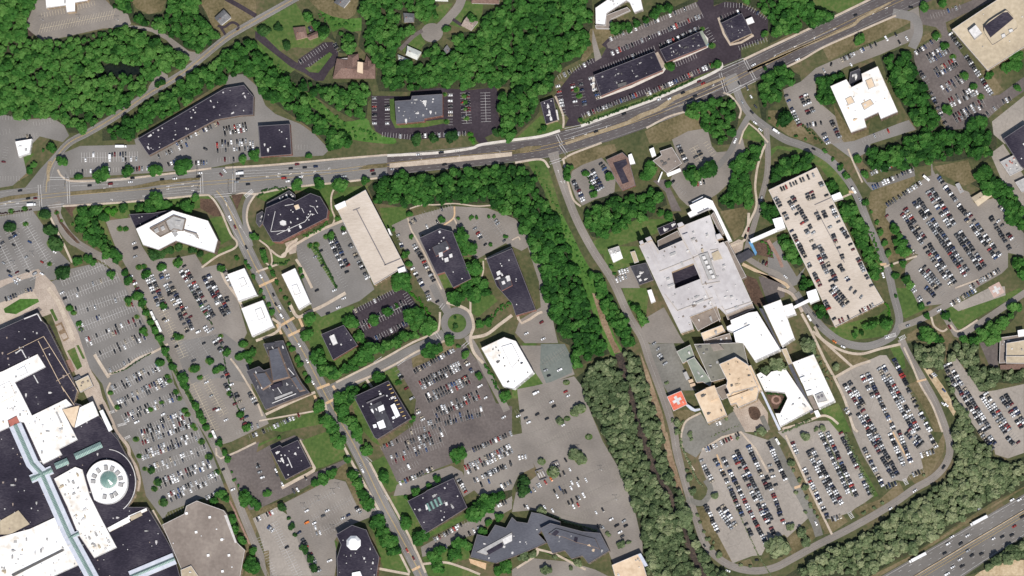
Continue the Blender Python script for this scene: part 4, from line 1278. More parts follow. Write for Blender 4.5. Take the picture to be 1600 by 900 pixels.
# medians
slab('median', pts('A1: 440,298 640,280 840,262 1000,228 1100,220 1250,208 1250,222 1100,240 900,272 640,302 440,318'), 'lawn_dry', 'grass median of the avenue', h=.5)
slab('median', pts('A1: 0,340 60,325 235,305 235,322 60,350 0,364'), 'lawn_dry', 'west tip of the grass median', h=.5)
slab('median', pts('A1: 300,110 325,105 310,170 310,230 295,235 290,170'), 'median_tan', 'sandy median of the wood road', h=.5)
slab('median', pts('B1: 640,155 700,130 820,120 820,145 700,155'), 'lawn_dry', 'grass tip of the avenue median', h=.5)
slab('median', pts('B1: 835,122 1200,85 1600,50 1600,75 1200,118 835,150'), 'concrete_walk', 'broad pale concrete median', h=.5)
slab('median', pts('C1: 0,45 90,15 180,10 180,25 90,50 0,65'), 'lawn_dry', 'grass median before the hospital road', h=.5)
slab('median', pts('C0: 330,890 720,755 800,710 900,675 1010,600 1330,478 1335,490 1020,625 930,690 830,730 730,775 340,905'), 'median_tan', 'tan median strip of the dark avenue', h=.5)
slab('median', pts('C0: 1470,440 1600,385 1600,400 1475,452 D0: 0,375 300,245 530,150 560,115 760,10 770,18 580,125 545,160 310,262 0,385'), 'median_tan', 'tan median east of the big junction', h=.5)
slab('planting_island', pts('A1: 1445,320 1520,310 1480,410'), 'mulch_brown', 'triangular island at the slip lane', h=.5)
slab('planting_island', ribbon(smooth(pts('A2: 845,20 900,130 965,265 1020,370 1085,500 1150,610 1235,770 1300,890'), 3), [6, 7, 6, 7, 8, 7]), 'lawn_green', 'long planted strip between mall lot and buses', h=.45)
slab('planting_island', pts('A1: 340,415 355,410 380,480 440,550 500,620 480,620 420,560 370,490'), 'mulch_brown', 'planted divider of the mall entrance', h=.5)
slab('planting_island', pts('B0: 305,425 340,415 460,325 478,340 390,455 335,450'), 'lawn_green', 'curved lawn island in the black car park', h=.5)
slab('planting_island', pts('B0: 835,620 865,615 875,770 1040,760 1170,745 1180,770 1050,795 870,800 840,740'), 'lawn_green', 'planted strip round the grey roofed office', h=.5)
slab('planting_island', smooth(pts('C2: 1480,750 1530,745 1555,790 1530,825 1490,810'), 3, True), 'mulch_brown', 'round planting bed of the forecourt', h=.5)
slab('planting_island', pts('B1: 335,640 375,620 510,900 495,900'), 'lawn_green', 'long hedge strip in the car park', h=.4)
slab('planting_island', pts('P: 412,862 420,860 422,905 418,905'), 'lawn_dry', 'verge strip', h=.4)
for k_, (t_, x_, y_, w_, h_) in enumerate((('D2', 1430, 15, 80, 60),)):
    c_ = T(t_, x_, y_)
a_ = math.radians(-28)
def rot_rect(cx, cy, w, h, a):
    c, s = math.cos(a), math.sin(a)
    return [(cx + u * w / 2 * c - v * h / 2 * s, cy + u * w / 2 * s + v * h / 2 * c) for u, v in ((-1, -1), (1, -1), (1, 1), (-1, 1))]
hp_ = sheet('helipad', rot_rect(1557, 453, 19, 19, a_), 'helipad_pink', 'faded pink ground helipad with a white cross', kind='structure')
for w_, l_ in ((4, 13), (13, 4)):
    sheet('helipad_marking', rot_rect(1557, 453, w_, l_, a_) if w_ == 4 else rot_rect(1557, 453, l_ * 0 + 13, 4, a_), 'paint_white', 'white cross painted on the pink helipad')

# ---- painted markings
MK = {'paint_faint': [], 'paint_white': [], 'paint_yellow': [], 'paint_worn': [], 'paint_cream': []}


def mark(q, mat='paint_white', z=.45):
    MK[mat].append([tuple(G(x, y, z + .0)) for x, y in q])


def seg_mark(a, b, w, mat='paint_white'):
    d = Vector((b[0] - a[0], b[1] - a[1]))
    if d.length < 1e-4: return
    n = Vector((-d.y, d.x)).normalized() * w / 2
    mark([(a[0] + n.x, a[1] + n.y), (b[0] + n.x, b[1] + n.y), (b[0] - n.x, b[1] - n.y), (a[0] - n.x, a[1] - n.y)], mat)


def along(p, s0, s1, step=1.5):
    """sample a polyline between arc lengths"""
    out, acc = [], 0
    for a, b in zip(p[:-1], p[1:]):
        a = Vector(a[:2]); b = Vector(b[:2]); L = (b - a).length
        if L < 1e-6: continue
        lo, hi = max(s0 - acc, 0), min(s1 - acc, L)
        if lo < hi:
            if not out: out.append(tuple(a + (b - a) * lo / L))
            out.append(tuple(a + (b - a) * hi / L))
        acc += L
    return out


def plen(p):
    return sum((Vector(b[:2]) - Vector(a[:2])).length for a, b in zip(p[:-1], p[1:]))


def lane(p, off=0.0, w=.42, mat='paint_white', dash=None, s0=0, s1=1e9):
    q = offset_line(p, off) if off else p
    L = min(plen(q), s1)
    if dash:
        s = s0
        while s < L:
            r = along(q, s, min(s + dash[0], L))
            for a, b in zip(r[:-1], r[1:]): seg_mark(a, b, w, mat)
            s += dash[0] + dash[1]
    else:
        r = along(q, s0, L)
        for a, b in zip(r[:-1], r[1:]): seg_mark(a, b, w, mat)


for o_ in (-10.5, -5.8, 5.8, 10.5):
    lane(AVE, o_, .3, 'paint_worn', (4.6, 9))
lane(AVE, -15.2, .35, 'paint_worn'); lane(AVE, 15.2, .35, 'paint_worn')
lane(AVE, 2.6, .35, 'paint_yellow'); lane(AVE, -2.6, .35, 'paint_yellow')
WOODRD = ROADS[1]
lane(WOODRD, .35, .32, 'paint_yellow'); lane(WOODRD, -.5, .32, 'paint_yellow'); lane(WOODRD, 4.6, .3, 'paint_worn'); lane(WOODRD, -4.6, .3, 'paint_worn')
STREET = ROADS[3]
lane(STREET, 0.4, .35, 'paint_yellow'); lane(STREET, -.6, .35, 'paint_yellow'); lane(STREET, 6.4, .3, 'paint_worn'); lane(STREET, -6.4, .3, 'paint_worn')
for r_ in ROADS:
    L_ = plen(r_)
    if 200 < L_ < 2000 and r_ is not AVE and r_ is not WOODRD and r_ is not STREET:
        lane(r_, .2, .28, 'paint_worn')
for q in ('A1: 440,245 860,222', 'A1: 445,262 740,250', 'A1: 1040,262 1255,235', 'A1: 1040,280 1255,255', 'A1: 1040,297 1258,275', 'A1: 900,322 1258,296', 'B1: -120,205 470,175', 'B1: -120,188 470,160', 'B1: -120,172 400,143', 'A1: 0,385 240,362', 'A1: 0,402 240,378', 'A1: 0,372 240,346',
          'C0: 330,870 620,780', 'C0: 320,850 560,772', 'C0: 1020,650 1320,520', 'C0: 1040,668 1330,540', 'C0: 960,690 1300,560', 'D0: 40,345 430,175', 'A1: 1340,345 1520,640', 'A1: 1400,345 1560,610'):
    a, b = pts(q); seg_mark(a, b, .32)
# highway lanes
for t_ in (.12, .23, .34, .62, .74, .86):
    a0, b0 = Vector(HIGH[0]).lerp(Vector(LOW[0]), t_), Vector(HIGH[3]).lerp(Vector(LOW[3]), t_)
    lane([tuple(a0), tuple(b0)], 0, .34, 'paint_white', (4.6, 14))
for t_, m_ in ((.055, 'paint_white'), (.455, 'paint_yellow'), (.52, 'paint_yellow'), (.945, 'paint_white')):
    a0, b0 = Vector(HIGH[0]).lerp(Vector(LOW[0]), t_), Vector(HIGH[3]).lerp(Vector(LOW[3]), t_)
    lane([tuple(a0), tuple(b0)], 0, .4, m_)


def crosswalk(s, mat='paint_white', w=3.6, bars=False):
    a, b = [Vector(q) for q in pts(s)]
    d = (b - a); n = Vector((-d.y, d.x)).normalized()
    for k in (-1, 1):
        seg_mark(tuple(a + n * w / 2 * k), tuple(b + n * w / 2 * k), .55, mat)
    if bars:
        m = int(d.length / 2.0)
        for i in range(m):
            q = a + d * (i + .5) / m
            seg_mark(tuple(q - n * w / 2), tuple(q + n * w / 2), .7, mat)


for s_ in ('A1: 245,255 255,390', 'A1: 425,230 430,370', 'A1: 1258,180 1262,310', 'A1: 1462,155 1462,300', 'A1: 300,215 430,215', 'A1: 280,395 400,380',
           'A1: 1340,325 1450,315', 'C0: 1300,455 1335,575', 'C0: 1455,375 1520,500', 'C0: 280,840 310,900', 'C1: 300,0 340,60', 'C1: 235,120 310,95',
           'C0: 1300,435 1450,370', 'C0: 1340,590 1520,500', 'C0: 330,810 440,785', 'B3: 690,160 720,190', 'B3: 810,390 830,420', 'B3: 745,470 775,510',
           'B2: 740,470 790,435', 'B2: 880,480 930,445', 'B2: 1120,275 1150,320', 'B2: 1150,130 1175,100', 'B2: 1290,370 1330,335'):
    crosswalk(s_)
for s_ in ('A2: 735,860 790,845', 'A3: 780,40 815,25', 'A2: 680,780 715,770', 'A3: 1005,590 1010,590'):
    crosswalk(s_, w=3, bars=True)
for s_ in ('D2: 730,310 800,290', 'D2: 820,320 860,300', 'A1: 1530,330 1580,290', 'D3: 505,500 530,540', 'D3: 850,290 870,330'):
    crosswalk(s_, w=5, bars=True)


def crossing(s, w=4):
    a, b = pts(s)
    sheet('crossing', ribbon([a, b], w), 'crossing_brick', 'tan paved street crossing')


for s_ in ('B2: 145,240 240,185', 'B2: 200,300 295,255', 'B2: 270,190 300,260', 'B2: 130,225 160,290', 'B2: 380,630 460,600', 'B2: 430,725 490,695', 'B2: 480,610 505,650',
           'B2: 365,670 380,710', 'B3: 975,865 1025,840', 'B1: 20,890 130,840', 'D1: 505,300 545,300', 'D1: 700,755 740,750', 'D3: 165,350 210,335'):
    crossing(s_)


def arrow(t, x, y, a, kind='s'):
    """turn arrow on a lane; a = heading in image degrees"""
    cx, cy = T(t, x, y)
    c, s = math.cos(a), math.sin(a)
    f = lambda u, v: (cx + u * c - v * s, cy + u * s + v * c)
    mark([f(-2.6, -.4), f(.8, -.4), f(.8, .4), f(-2.6, .4)])
    if kind == 's':
        mark([f(.8, -1.2), f(2.7, -.02), f(2.7, .02), f(.8, 1.2)])
    else:
        k = 1 if kind == 'r' else -1
        mark([f(.4, 0), f(1.1, 0), f(1.1, 1.5 * k), f(.4, 1.5 * k)])
        mark([f(-.2, 1.3 * k), f(1.7, 1.3 * k), f(.8, 2.5 * k), f(.7, 2.5 * k)])


for t_, x_, y_, a_, k_ in (('A1', 1050, 265, 0, 's'), ('A1', 1050, 285, 0, 'l'), ('A1', 1140, 250, 0, 's'), ('A1', 1205, 265, 0, 'l'), ('A1', 1205, 290, 0, 's'), ('A1', 900, 325, 0, 'r'), ('A1', 700, 345, 0, 'r'),
                           ('B1', 70, 205, PI, 's'), ('B1', 145, 185, PI, 's'), ('B1', 215, 185, PI, 'l'), ('B1', 290, 180, PI, 's'), ('B1', 365, 170, PI, 'l'), ('B1', 455, 150, PI, 'l'), ('B1', 140, 205, PI, 'r'), ('B1', 290, 198, PI, 's'),
                           ('A1', 690, 262, PI, 's'), ('A1', 650, 275, PI, 'l'), ('A1', 110, 370, 0, 's'), ('A1', 60, 360, 0, 's'), ('A1', 30, 375, 0, 's'),
                           ('C0', 380, 865, -.35, 's'), ('C0', 460, 840, -.35, 's'), ('C0', 590, 800, -.35, 'l'), ('C0', 1200, 545, -.4, 's'), ('C0', 1260, 535, -.4, 'l'), ('C0', 1160, 645, -.4, 'r'), ('C0', 1510, 400, -.4, 's'),
                           ('D0', 415, 180, 2.7, 's'), ('D0', 290, 235, 2.7, 'l'), ('D0', 170, 290, 2.7, 's'), ('D0', 40, 350, 2.7, 'l'), ('D0', 740, 50, -.4, 's'), ('D0', 660, 85, -.4, 'l'),
                           ('A1', 1415, 380, -1.9, 's'), ('A1', 1435, 460, -1.9, 'l'), ('A1', 1500, 515, -1.9, 's'), ('C1', 290, 170, -1.9, 's'), ('C1', 310, 235, -1.9, 'l'), ('C1', 325, 235, -1.9, 'r')):
    arrow(t_, x_, y_, a_, k_)
# ================================================================== WOODS
POND = pts('A0: 520,470 600,440 700,400 760,360 820,400 890,415 880,445 800,475 690,480 560,495')
CRK = ribbon(CREEK, 12)
W1 = 'P: -20,-20 55,-20 52,30 40,45 44,62 60,66 110,58 160,47 195,42 225,52 262,72 285,82 297,92 283,106 262,114 262,120 240,118 228,138 222,146 200,160 175,178 150,192 125,208 108,208 100,195 82,183 40,186 -20,177'
woodland(pts(W1), 'deep green wood with a dark pond above the wood road', holes=(POND,), inner=2.5)
woodland(pts('P: 165,-15 205,-15 210,22 232,22 258,20 262,-15 312,-15 320,20 335,42 348,55 330,72 310,82 285,76 262,55 235,45 208,36 175,15'), 'green wood behind the dry lawn and gravel track')
woodland(pts('A0: 640,810 760,770 900,650 1040,560 1140,500 1230,420 1330,370 1500,230 1600,240 B0: 40,330 130,420 240,530 290,600 370,680 480,790 570,840 600,900 B1: 560,10 480,40 420,50 B0: 440,900 380,830 250,740 190,700 60,600 0,560 A0: 1600,480 1540,470 1430,490 1300,570 1100,700 860,830 850,870 640,880'), 'long green wood behind the dark roofed shops', inner=3)
woodland(pts('B0: 260,90 300,70 380,130 470,200 500,260 480,250 400,210 330,130'), 'small wood behind the brown roofed house', sp=8.5)
woodland(pts('B0: 170,470 240,440 330,490 420,520 700,510 720,560 730,600 700,640 690,740 640,760 560,720 440,650 330,580 240,530'), 'green wood between bright meadow and hipped building')
woodland(pts('B0: 510,200 560,175 640,210 630,290 600,340 520,330 490,260'), 'clump of trees above the hipped building', sp=8.5)
woodland(pts('B0: 640,-30 1110,-30 1160,60 1150,120 1040,140 990,180 990,130 980,90 920,70 910,140 950,160 1000,190 960,240 880,330 880,370 960,400 1040,350 1040,290 1070,270 1150,280 1200,330 1240,270 1190,240 1300,200 1400,190 1420,60 1530,50 1560,-30 1620,-30 1620,540 1500,545 1330,560 1150,545 980,575 770,570 750,500 760,430 740,400 680,330 640,290 660,180 640,100'), 'great green wood north of the black car park')
woodland(pts('C0: -20,-30 495,-30 510,120 500,190 490,300 430,370 330,420 270,490 255,570 180,620 170,700 140,740 20,850 -20,860'), 'great green wood west of the roadside shops')
woodland(pts('B0: 1520,600 1620,560 1620,860 1560,860 1480,830 1530,760'), 'narrow end of the great wood beside the black car park', sp=8.5)
woodland(pts('C0: 620,180 680,120 720,140 800,120 870,90 900,40 960,20 1020,40 1150,-20 1170,-10 1130,20 640,225'), 'green strip of wood above the older brown parking strip', sp=8)
woodland(pts('C0: 1190,-30 D0: 240,-30 290,40 420,70 430,105 340,150 230,190 120,220 0,280 0,120 C0: 1560,75 1450,22 1340,8 1250,38 1200,10'), 'green wood above the corner restaurant', sp=9)
woodland(pts('B1: 700,270 760,200 900,170 1010,180 1080,190 1200,160 1400,130 1540,110 1600,115 C1: 60,130 105,140 155,180 185,260 235,370 305,490 350,600 405,730 445,830 465,900 C2: 480,40 525,140 555,225 600,310 635,400 560,430 480,460 400,500 370,500 360,360 300,330 230,170 210,100 160,0 C1: 180,880 130,730 100,640 20,480 0,440 B1: 1600,500 1540,430 1450,370 1250,380 1150,400 1080,370 960,410 830,380 740,370'), 'long green wood along the creek below the avenue')
woodland(pts('C1: 480,800 540,800 590,900 C2: 640,60 700,180 730,280 780,345 720,380 690,380 640,250 570,150 530,40'), 'narrow green wood beside the hospital road', sp=8)
woodland(pts('C1: 440,430 520,350 640,300 720,290 790,310 860,260 920,270 960,330 970,380 880,420 880,450 760,500 640,560 560,590 500,580 450,500'), 'green wood north of the hospital lawn')
woodland(pts('C1: 1080,150 1120,150 1180,160 1210,110 1260,110 1280,170 1210,220 1130,240 1090,210'), 'clump of trees inside the north car park', sp=8)
woodland(pts('C0: 1190,610 1250,595 1330,590 1400,620 1425,700 1410,780 1380,870 C1: 1370,0 1290,10 1250,-10 C0: 1240,880 1150,770 1070,740 1070,690'), 'wood between avenue and hospital drive')
woodland(pts('C1: 1360,120 1420,50 1500,0 1590,-40 1590,30 1520,120 1490,210 1510,330 1500,390 1400,400 1340,440 1290,390 1280,320 1340,280'), 'wood strip beside the hospital footpath', sp=8.5)
woodland(pts('D0: 700,350 840,300 915,345 920,410 1000,520 1030,640 1090,790 1240,810 1260,765 1370,730 1405,800 1430,870 D1: 1430,0 1420,60 1350,110 1250,90 1150,110 1040,110 1010,130 900,150 790,170 640,160 590,110 600,30 D0: 780,890 930,810 860,700 790,560 740,470'), 'green wood behind the stained white roof')
woodland(pts('D1: 1300,180 1350,110 1430,200 1530,260 1620,420 1620,590 1520,520 1440,340 1270,250'), 'green wood strip beside the pale loading yard', sp=8.5)
woodland(pts('D1: 1520,690 1600,720 1600,830 1540,770'), 'green thicket at the right edge', sp=8)
woodland(pts('D0: -20,380 90,410 200,470 210,520 90,560 60,640 -10,690 C0: 1590,900 1520,530 1530,490'), 'wood at the corner of the avenue and hospital drive', sp=8.5)
woodland(pts('D0: 300,490 390,450 470,440 480,490 400,530 410,640 380,680 310,630'), 'trees between the west car park and the stained white roof', sp=8)
woodland(pts('D0: 70,690 180,740 160,780 90,750'), 'trees on the verge of the ring road', sp=8)
woodland(pts('D1: 10,150 60,110 150,65 280,75 320,120 240,150 130,190 20,240'), 'dark trees above the parking deck', sp=8)
woodland(pts('D1: 355,225 410,230 450,300 390,335'), 'trees beside the deck stair', sp=8)
woodland(pts('D1: 445,360 530,350 560,450 640,530 660,650 700,780 690,860 640,830 570,690 520,550 445,430'), 'trees along the east side of the parking deck', sp=8)
woodland(pts('D1: 745,490 800,500 890,620 900,690 820,700'), 'trees beside the left edge of the big car park', sp=8)
woodland(pts('D1: 830,830 870,820 920,900 880,900'), 'trees at the foot of the big car park', sp=7)
woodland(pts('D1: 55,565 130,550 180,650 220,760 170,780 90,670'), 'trees west of the parking deck', sp=8)
woodland(pts('D1: -40,370 60,360 80,450 20,480 -40,450'), 'trees by the deck corner', sp=8)
woodland(pts('D1: 190,780 260,860 275,900 200,890'), 'trees beside the drop-off loop', sp=7)
woodland(pts('D2: 500,290 570,240 680,190 750,190 760,230 640,270 540,310'), 'dark trees on the bank below the deck', sp=8)
woodland(pts('D2: 280,120 340,100 410,240 350,220'), 'trees at the lower deck corner', sp=8)
woodland(pts('D2: 1310,290 1380,220 1450,200 1520,80 1580,110 1540,190 1460,280 1430,345 1330,345 1180,340 1210,290 1270,270'), 'green wood right of the cross road', sp=8.5)
woodland(pts('D2: 880,320 1000,230 1080,280 1100,335 1000,340'), 'trees in the cross road corner', sp=8)
# the paler olive woods of the lower part
woodland(pts('P: 900,590 930,568 962,552 985,545 1000,560 1018,610 1030,650 1040,690 1050,730 1065,770 1078,805 1090,840 1115,880 1150,905 1008,905 1000,830 985,790 968,740 945,690 922,642 905,610'), 'olive green wood on both banks of the brown creek', 'leaf_olive', holes=(CRK,), sp=7.2, rr=(2.9, 4.9), inner=4)
woodland(pts('D3: 90,910 340,760 380,690 480,690 640,600 780,500 900,410 1100,290 1160,200 1150,60 1160,-30 1230,-30 1300,0 1330,40 1400,80 1410,150 1500,180 1620,150 1620,330 1400,440 1180,580 900,760 800,800 640,900'), 'olive green wood between car parks and highway', 'leaf_olive', sp=7.2, rr=(2.9, 4.9))
woodland(pts('D2: 860,345 1110,345 1110,420 1090,490 1060,530 970,490 900,440'), 'olive wood beside the service road', 'leaf_olive', sp=7.2, rr=(2.9, 4.9))
woodland(pts('D2: 1130,345 1310,345 1330,480 1450,500 1620,510 1620,590 1530,600 1440,590 1400,630 1330,660 1250,560 1230,490 1180,450 1110,470'), 'olive wood beside the tan flat roof', 'leaf_olive', sp=7.2, rr=(2.9, 4.9))
woodland(pts('D2: 1090,530 1150,570 1170,680 1240,760 1310,900 1240,900 1150,900 1190,810 1130,660'), 'olive thicket beside the sandy works yard', 'leaf_olive', sp=7.2, rr=(2.9, 4.9))
woodland(pts('D3: 1240,900 1400,790 1500,700 1620,640 1620,800 1500,810 1420,850 1330,870'), 'olive wood below the highway', 'leaf_olive', sp=7.2, rr=(2.9, 4.9))
woodland(pts('D3: 10,700 60,660 110,660 130,720 90,780 10,800'), 'olive clump at the lot corner', 'leaf_olive', sp=7.2, rr=(2.9, 4.9))
woodland(pts('B2: 620,390 740,360 720,440 660,510 570,530 480,560 400,540 380,470 450,500 560,490'), 'trees below the square brick office', sp=8)
woodland(pts('B2: 930,140 1000,120 1060,170 1120,230 1120,270 980,320 870,370 780,400 750,370 830,320 960,250'), 'tree belt above the side street', sp=8)
woodland(pts('B3: 1340,440 1430,390 1550,380 1600,340 1600,400 1420,500 1350,540'), 'tree belt right of the skylit office', sp=8)
woodland(pts('C3: 0,300 50,270 120,300 110,380 30,390'), 'dark trees beside the fenced bins', sp=8, mat='leaf_hedge')
woodland(pts('B2: 1200,20 1290,0 1470,10 1480,40 1380,90 1330,50 1250,110 1200,70'), 'trees around the round lawn', sp=8)
woodland(pts('A3: 1420,520 1450,510 1490,640 1560,760 1600,800 1600,900 1540,900 1530,720 1470,640'), 'trees along the right wall of the beige store', sp=8)
woodland(pts('B2: 480,670 560,640 680,600 700,620 600,700 560,790 640,880 B3: 630,60 600,0 B2: 520,850'), 'trees around the corner of the big dark office', sp=8.5)
for q_, l_ in (('B1: 1225,890 1290,815 1410,825 1450,905', 'trees at the foot of the garden between brown offices'),
               ('B3: 555,150 605,200 650,310 730,440 750,490 690,500 640,420 590,320', 'tree row on the west side of the lower street'),
               ('B3: 735,530 800,540 885,680 910,770 850,770 780,690', 'tree row beside the domed office'),
               ('B3: 600,-10 650,-10 740,130 700,160 650,110', 'tree row at the big dark office corner'),
               ('A1: 470,400 570,390 620,450 660,560 730,650 770,770 700,740 600,650 490,550', 'trees on the bank west of the angular office'),
               ('A1: 820,370 950,350 1070,380 1200,360 1240,400 1160,420 1080,400 950,420 830,420', 'trees on the bank north of the angular office'),
               ('A3: 1360,370 1430,400 1440,480 1400,470', 'trees beside the beige store corner'),
               ('D0: 1440,370 1600,290 1600,450 1480,470', 'trees below the sandstone roof'),
               ('B2: 330,370 400,400 440,480 470,560 400,540 350,450', 'trees west of the square brick office'),
               ('C2: 690,60 760,80 850,210 820,240 740,140', 'trees along the loading yard verge'),
               ('C1: 310,100 350,120 380,210 350,230', 'trees at the avenue corner of the clinic'),
               ('P: 158,178 178,168 232,140 262,118 258,128 225,150 190,172', 'trees overhanging the wood road')):
    woodland(pts(q_), l_, sp=8, rr=(3, 5), floor=None)
# ================================================================== BUILDINGS
def sec(p, h, roof, wall='wall_concrete', **k):
    d = dict(p=p, h=h, roof=roof, wall=wall); d.update(k); return d


# --- top left
b = building('church', 'white roofed church with an entrance wing above the empty pale car park', [
    sec('A0: 282,-40 560,-40 548,5 470,18 470,72 418,78 412,35 290,52', 8, 'roof_white_stained', 'wall_tan', units=3)], 'church')
house('grey gabled house inside the looped black drive', ['A0: 1340,112 1398,58 1445,108 1382,158'], 'shingle_grey', 'wall_white')
b = building('bank', 'small white flat roofed building at the avenue bend', [
    sec('A0: 95,885 200,868 A1: 185,60 118,82', 5.5, 'roof_white', 'wall_white', units=2, cop='coping_pale')], 'shop')
b = building('shop_block', 'long bent dark roofed shop block beside the wood road', [
    sec('A0: 862,868 1405,552 1525,532 1585,604 1582,718 1500,722 1350,748 A1: 932,72 A0: 905,935', 7.5, 'roof_dark', 'brick_brown', units=16, vents=20, us=.75, um=('metal_pale', 'roof_lavender', 'metal_pale'), floors=1)], 'shop')
b = building('office_building', 'square dark roofed brick office beside the green meadow', [
    sec('B0: 15,788 210,775 B1: 222,65 30,80', 8.5, 'roof_dark', 'brick_red', units=4, vents=3, um=('metal_pale',))], 'office')
house('brown hip roofed house beside a red car', ['B0: 230,172 308,165 322,232 250,250'], 'shingle_brown', 'wall_tan', hip=.2)
house('brown roofed garage of the corner house', ['B0: 318,222 388,190 412,222 332,252'], 'shingle_brown', 'wall_tan', h0=3.5, h1=5.6, name='garage')
b = house('brown hip roofed building beside the fresh black drive', ['B0: 505,365 745,400 745,490 480,490', 'B0: 575,345 640,335 650,480 560,480', 'B0: 690,345 720,380 735,480 660,480'], 'shingle_brown', 'brick_brown', h0=6, h1=10, hip=.18, name='funeral_home')
block(b, 'B0: 635,385 668,390 668,460 632,450', 6, 10.2, 'roof_tan', 'roof_well')
add_section(b, 'B0: 510,368 575,362 578,388 512,392', 4.2, roof='metal_grey', wall='wall_tan', par=.2, win=False)
b = building('office_building', 'grey flat roofed office inside the fresh black car park', [
    sec('B0: 868,632 968,625 975,600 1165,588 1165,722 1052,742 1052,758 878,775', 10, 'roof_slate', 'brick_red', units=8, vents=16, um=('metal_pale', 'metal_grey'))], 'office')
house('grey roofed house cut by the upper edge', ['B0: 485,15 540,-35 590,0 548,50'], 'shingle_grey', 'wall_white')
house('grey roofed house among the great wood', ['B0: 920,80 990,85 988,140 925,142'], 'shingle_grey', 'wall_tan', hip=.15)
house('pale roofed house with a lower wing beside the turning head', ['B0: 945,285 1035,325 1005,375 935,345', 'B0: 885,340 970,375 955,395 890,375'], 'shingle_pale', 'wall_white', hip=.1)
house('taupe roofed house with a white trimmed side', ['B0: 1282,160 1325,95 1388,135 1342,192'], 'shingle_taupe', 'wall_white')
house('red roofed house at the upper edge', ['B0: 1345,-40 1525,-40 1518,25 1345,20'], 'shingle_brown', 'wall_white', hip=.1)
house('small grey roofed shed below the turning head', ['B0: 1172,310 1195,280 1220,315 1190,338'], 'shingle_grey', 'wall_concrete', h0=2.6, h1=3.8, name='shed')
house('white roofed house at the upper edge beside the street', ['B0: 1110,-40 1200,-40 1200,8 1115,5'], 'shingle_pale', 'wall_white')
# --- roadside shops
b = building('office_building', 'white roofed angled block above the older brown parking strip', [
    sec('C0: 522,50 640,-30 800,-30 820,60 765,80 735,15 715,5 592,85 582,155 524,150', 8, 'roof_white', 'wall_concrete', units=5, vents=3)], 'office')
add_section(b, 'C0: 590,95 720,45 740,65 620,120 618,180 525,178 520,158 585,160', 5.5, roof='roof_gravel', wall='wall_concrete', par=.2, win=False)
b = building('shop_block', 'longer dark roofed shop block along the avenue', [
    sec('C0: 512,470 890,322 942,438 556,600', 7.5, 'roof_dark', 'brick_red', units=10, vents=16, us=.65, um=('metal_grey', 'metal_dark'), floors=1)], 'shop')
block(b, 'C0: 660,525 715,510 715,530 662,545', 7.5, 9.5, 'metal_dark', 'sign_gable')
b = building('shop_block', 'shorter dark roofed shop block nearer the restaurant', [
    sec('C0: 925,310 1172,198 1215,288 965,388', 7.5, 'roof_dark', 'brick_red', units=10, vents=12, us=.65, um=('metal_grey', 'metal_dark', 'metal_pale'), floors=1)], 'shop')
block(b, 'C0: 1172,198 1190,190 1228,270 1215,285', 0, 5.5, 'canopy_blue', 'awning', topmat='roof_sage')
b = building('restaurant', 'dark roofed restaurant with pale walks at the big junction', [
    sec('C0: 1305,145 1435,82 1500,208 1365,268', 6.5, 'roof_dark', 'wall_tan', units=5, vents=12, us=.6, um=('metal_grey', 'metal_dark'), floors=1)], 'restaurant')
b = building('canopy', 'small white flat canopy beside the dark roofed restaurant', [
    sec('C0: 1460,122 1500,105 1516,140 1474,156', 4.5, 'roof_white', 'wall_white', z=3.6, win=False, par=.15)], 'canopy')
for q in ('C0: 1466,126 1470,125 1471,129 1467,130', 'C0: 1506,132 1510,131 1511,135 1507,136'):
    block(b, q, 0, 3.6, 'metal_grey', 'post')
b = building('office_building', 'small narrow dark roofed office beside the great wood', [
    sec('C0: 178,640 258,612 285,752 212,775', 7, 'roof_dark', 'wall_tan', units=4, vents=4, um=('metal_pale',))], 'office')
block(b, 'C0: 262,690 282,685 292,745 272,752', 0, 5, 'metal_pale', 'porch_roof')
# --- top right
b = building('office_building', 'white flat roofed office with rust stains and notched corners', [
    sec('D0: 390,540 490,496 522,546 592,510 585,462 685,415 812,700 706,745 690,704 602,745 616,795 520,830', 13, 'roof_white_stained', 'brick_brown', units=3, vents=10, um=('metal_pale', 'roof_tan'))], 'office')
add_section(b, 'D0: 515,452 572,428 592,488 535,520 530,545 505,530', 6, roof='roof_charcoal', wall='brick_brown', units=5)
for q in ('D0: 605,500 650,482 672,540 628,560', 'D0: 480,615 520,595 545,640 500,660', 'D0: 580,645 640,615 665,650 600,690'):
    block(b, q, 13, 14.2, 'metal_grey', 'equipment_screen', .8, topmat='roof_tan')
b = building('department_store', 'big sandstone coloured flat roof with a dark rounded penthouse', [
    sec('D0: 1150,185 1430,0 1620,-80 1625,280 1372,440', 11, 'roof_sandstone', 'wall_tan', units=0, vents=8, floors=2)], 'store')
ph = smooth(pts('D0: 1350,165 1470,75 1500,72 1550,130 1558,165 1530,190 1420,268 1392,262'), 3, True)
block(b, ph, 11, 15.5, 'coping_dark', 'penthouse', topmat='roof_sandstone')
block(b, 'D0: 1348,165 1470,78 1500,76 1535,115 1390,235', 15.5, 15.9, 'roof_dark', 'penthouse_roof')
for q in ('D0: 1455,215 1480,205 1488,228 1462,238', 'D0: 1500,185 1528,175 1535,195 1508,205', 'D0: 1250,190 1300,150 1340,205 1290,245'):
    block(b, q, 11 if '1250' in q else 15.5, 17, 'metal_grey', 'cooling_unit', .5, topmat='metal_pale')
b = building('warehouse', 'dark flat roofed building at the right edge beside the container yard', [
    sec('D0: 1470,868 1610,775 1700,900 D1: 1600,155 1580,140', 9, 'roof_dark', 'wall_concrete', units=6, um=('metal_pale',))], 'warehouse')
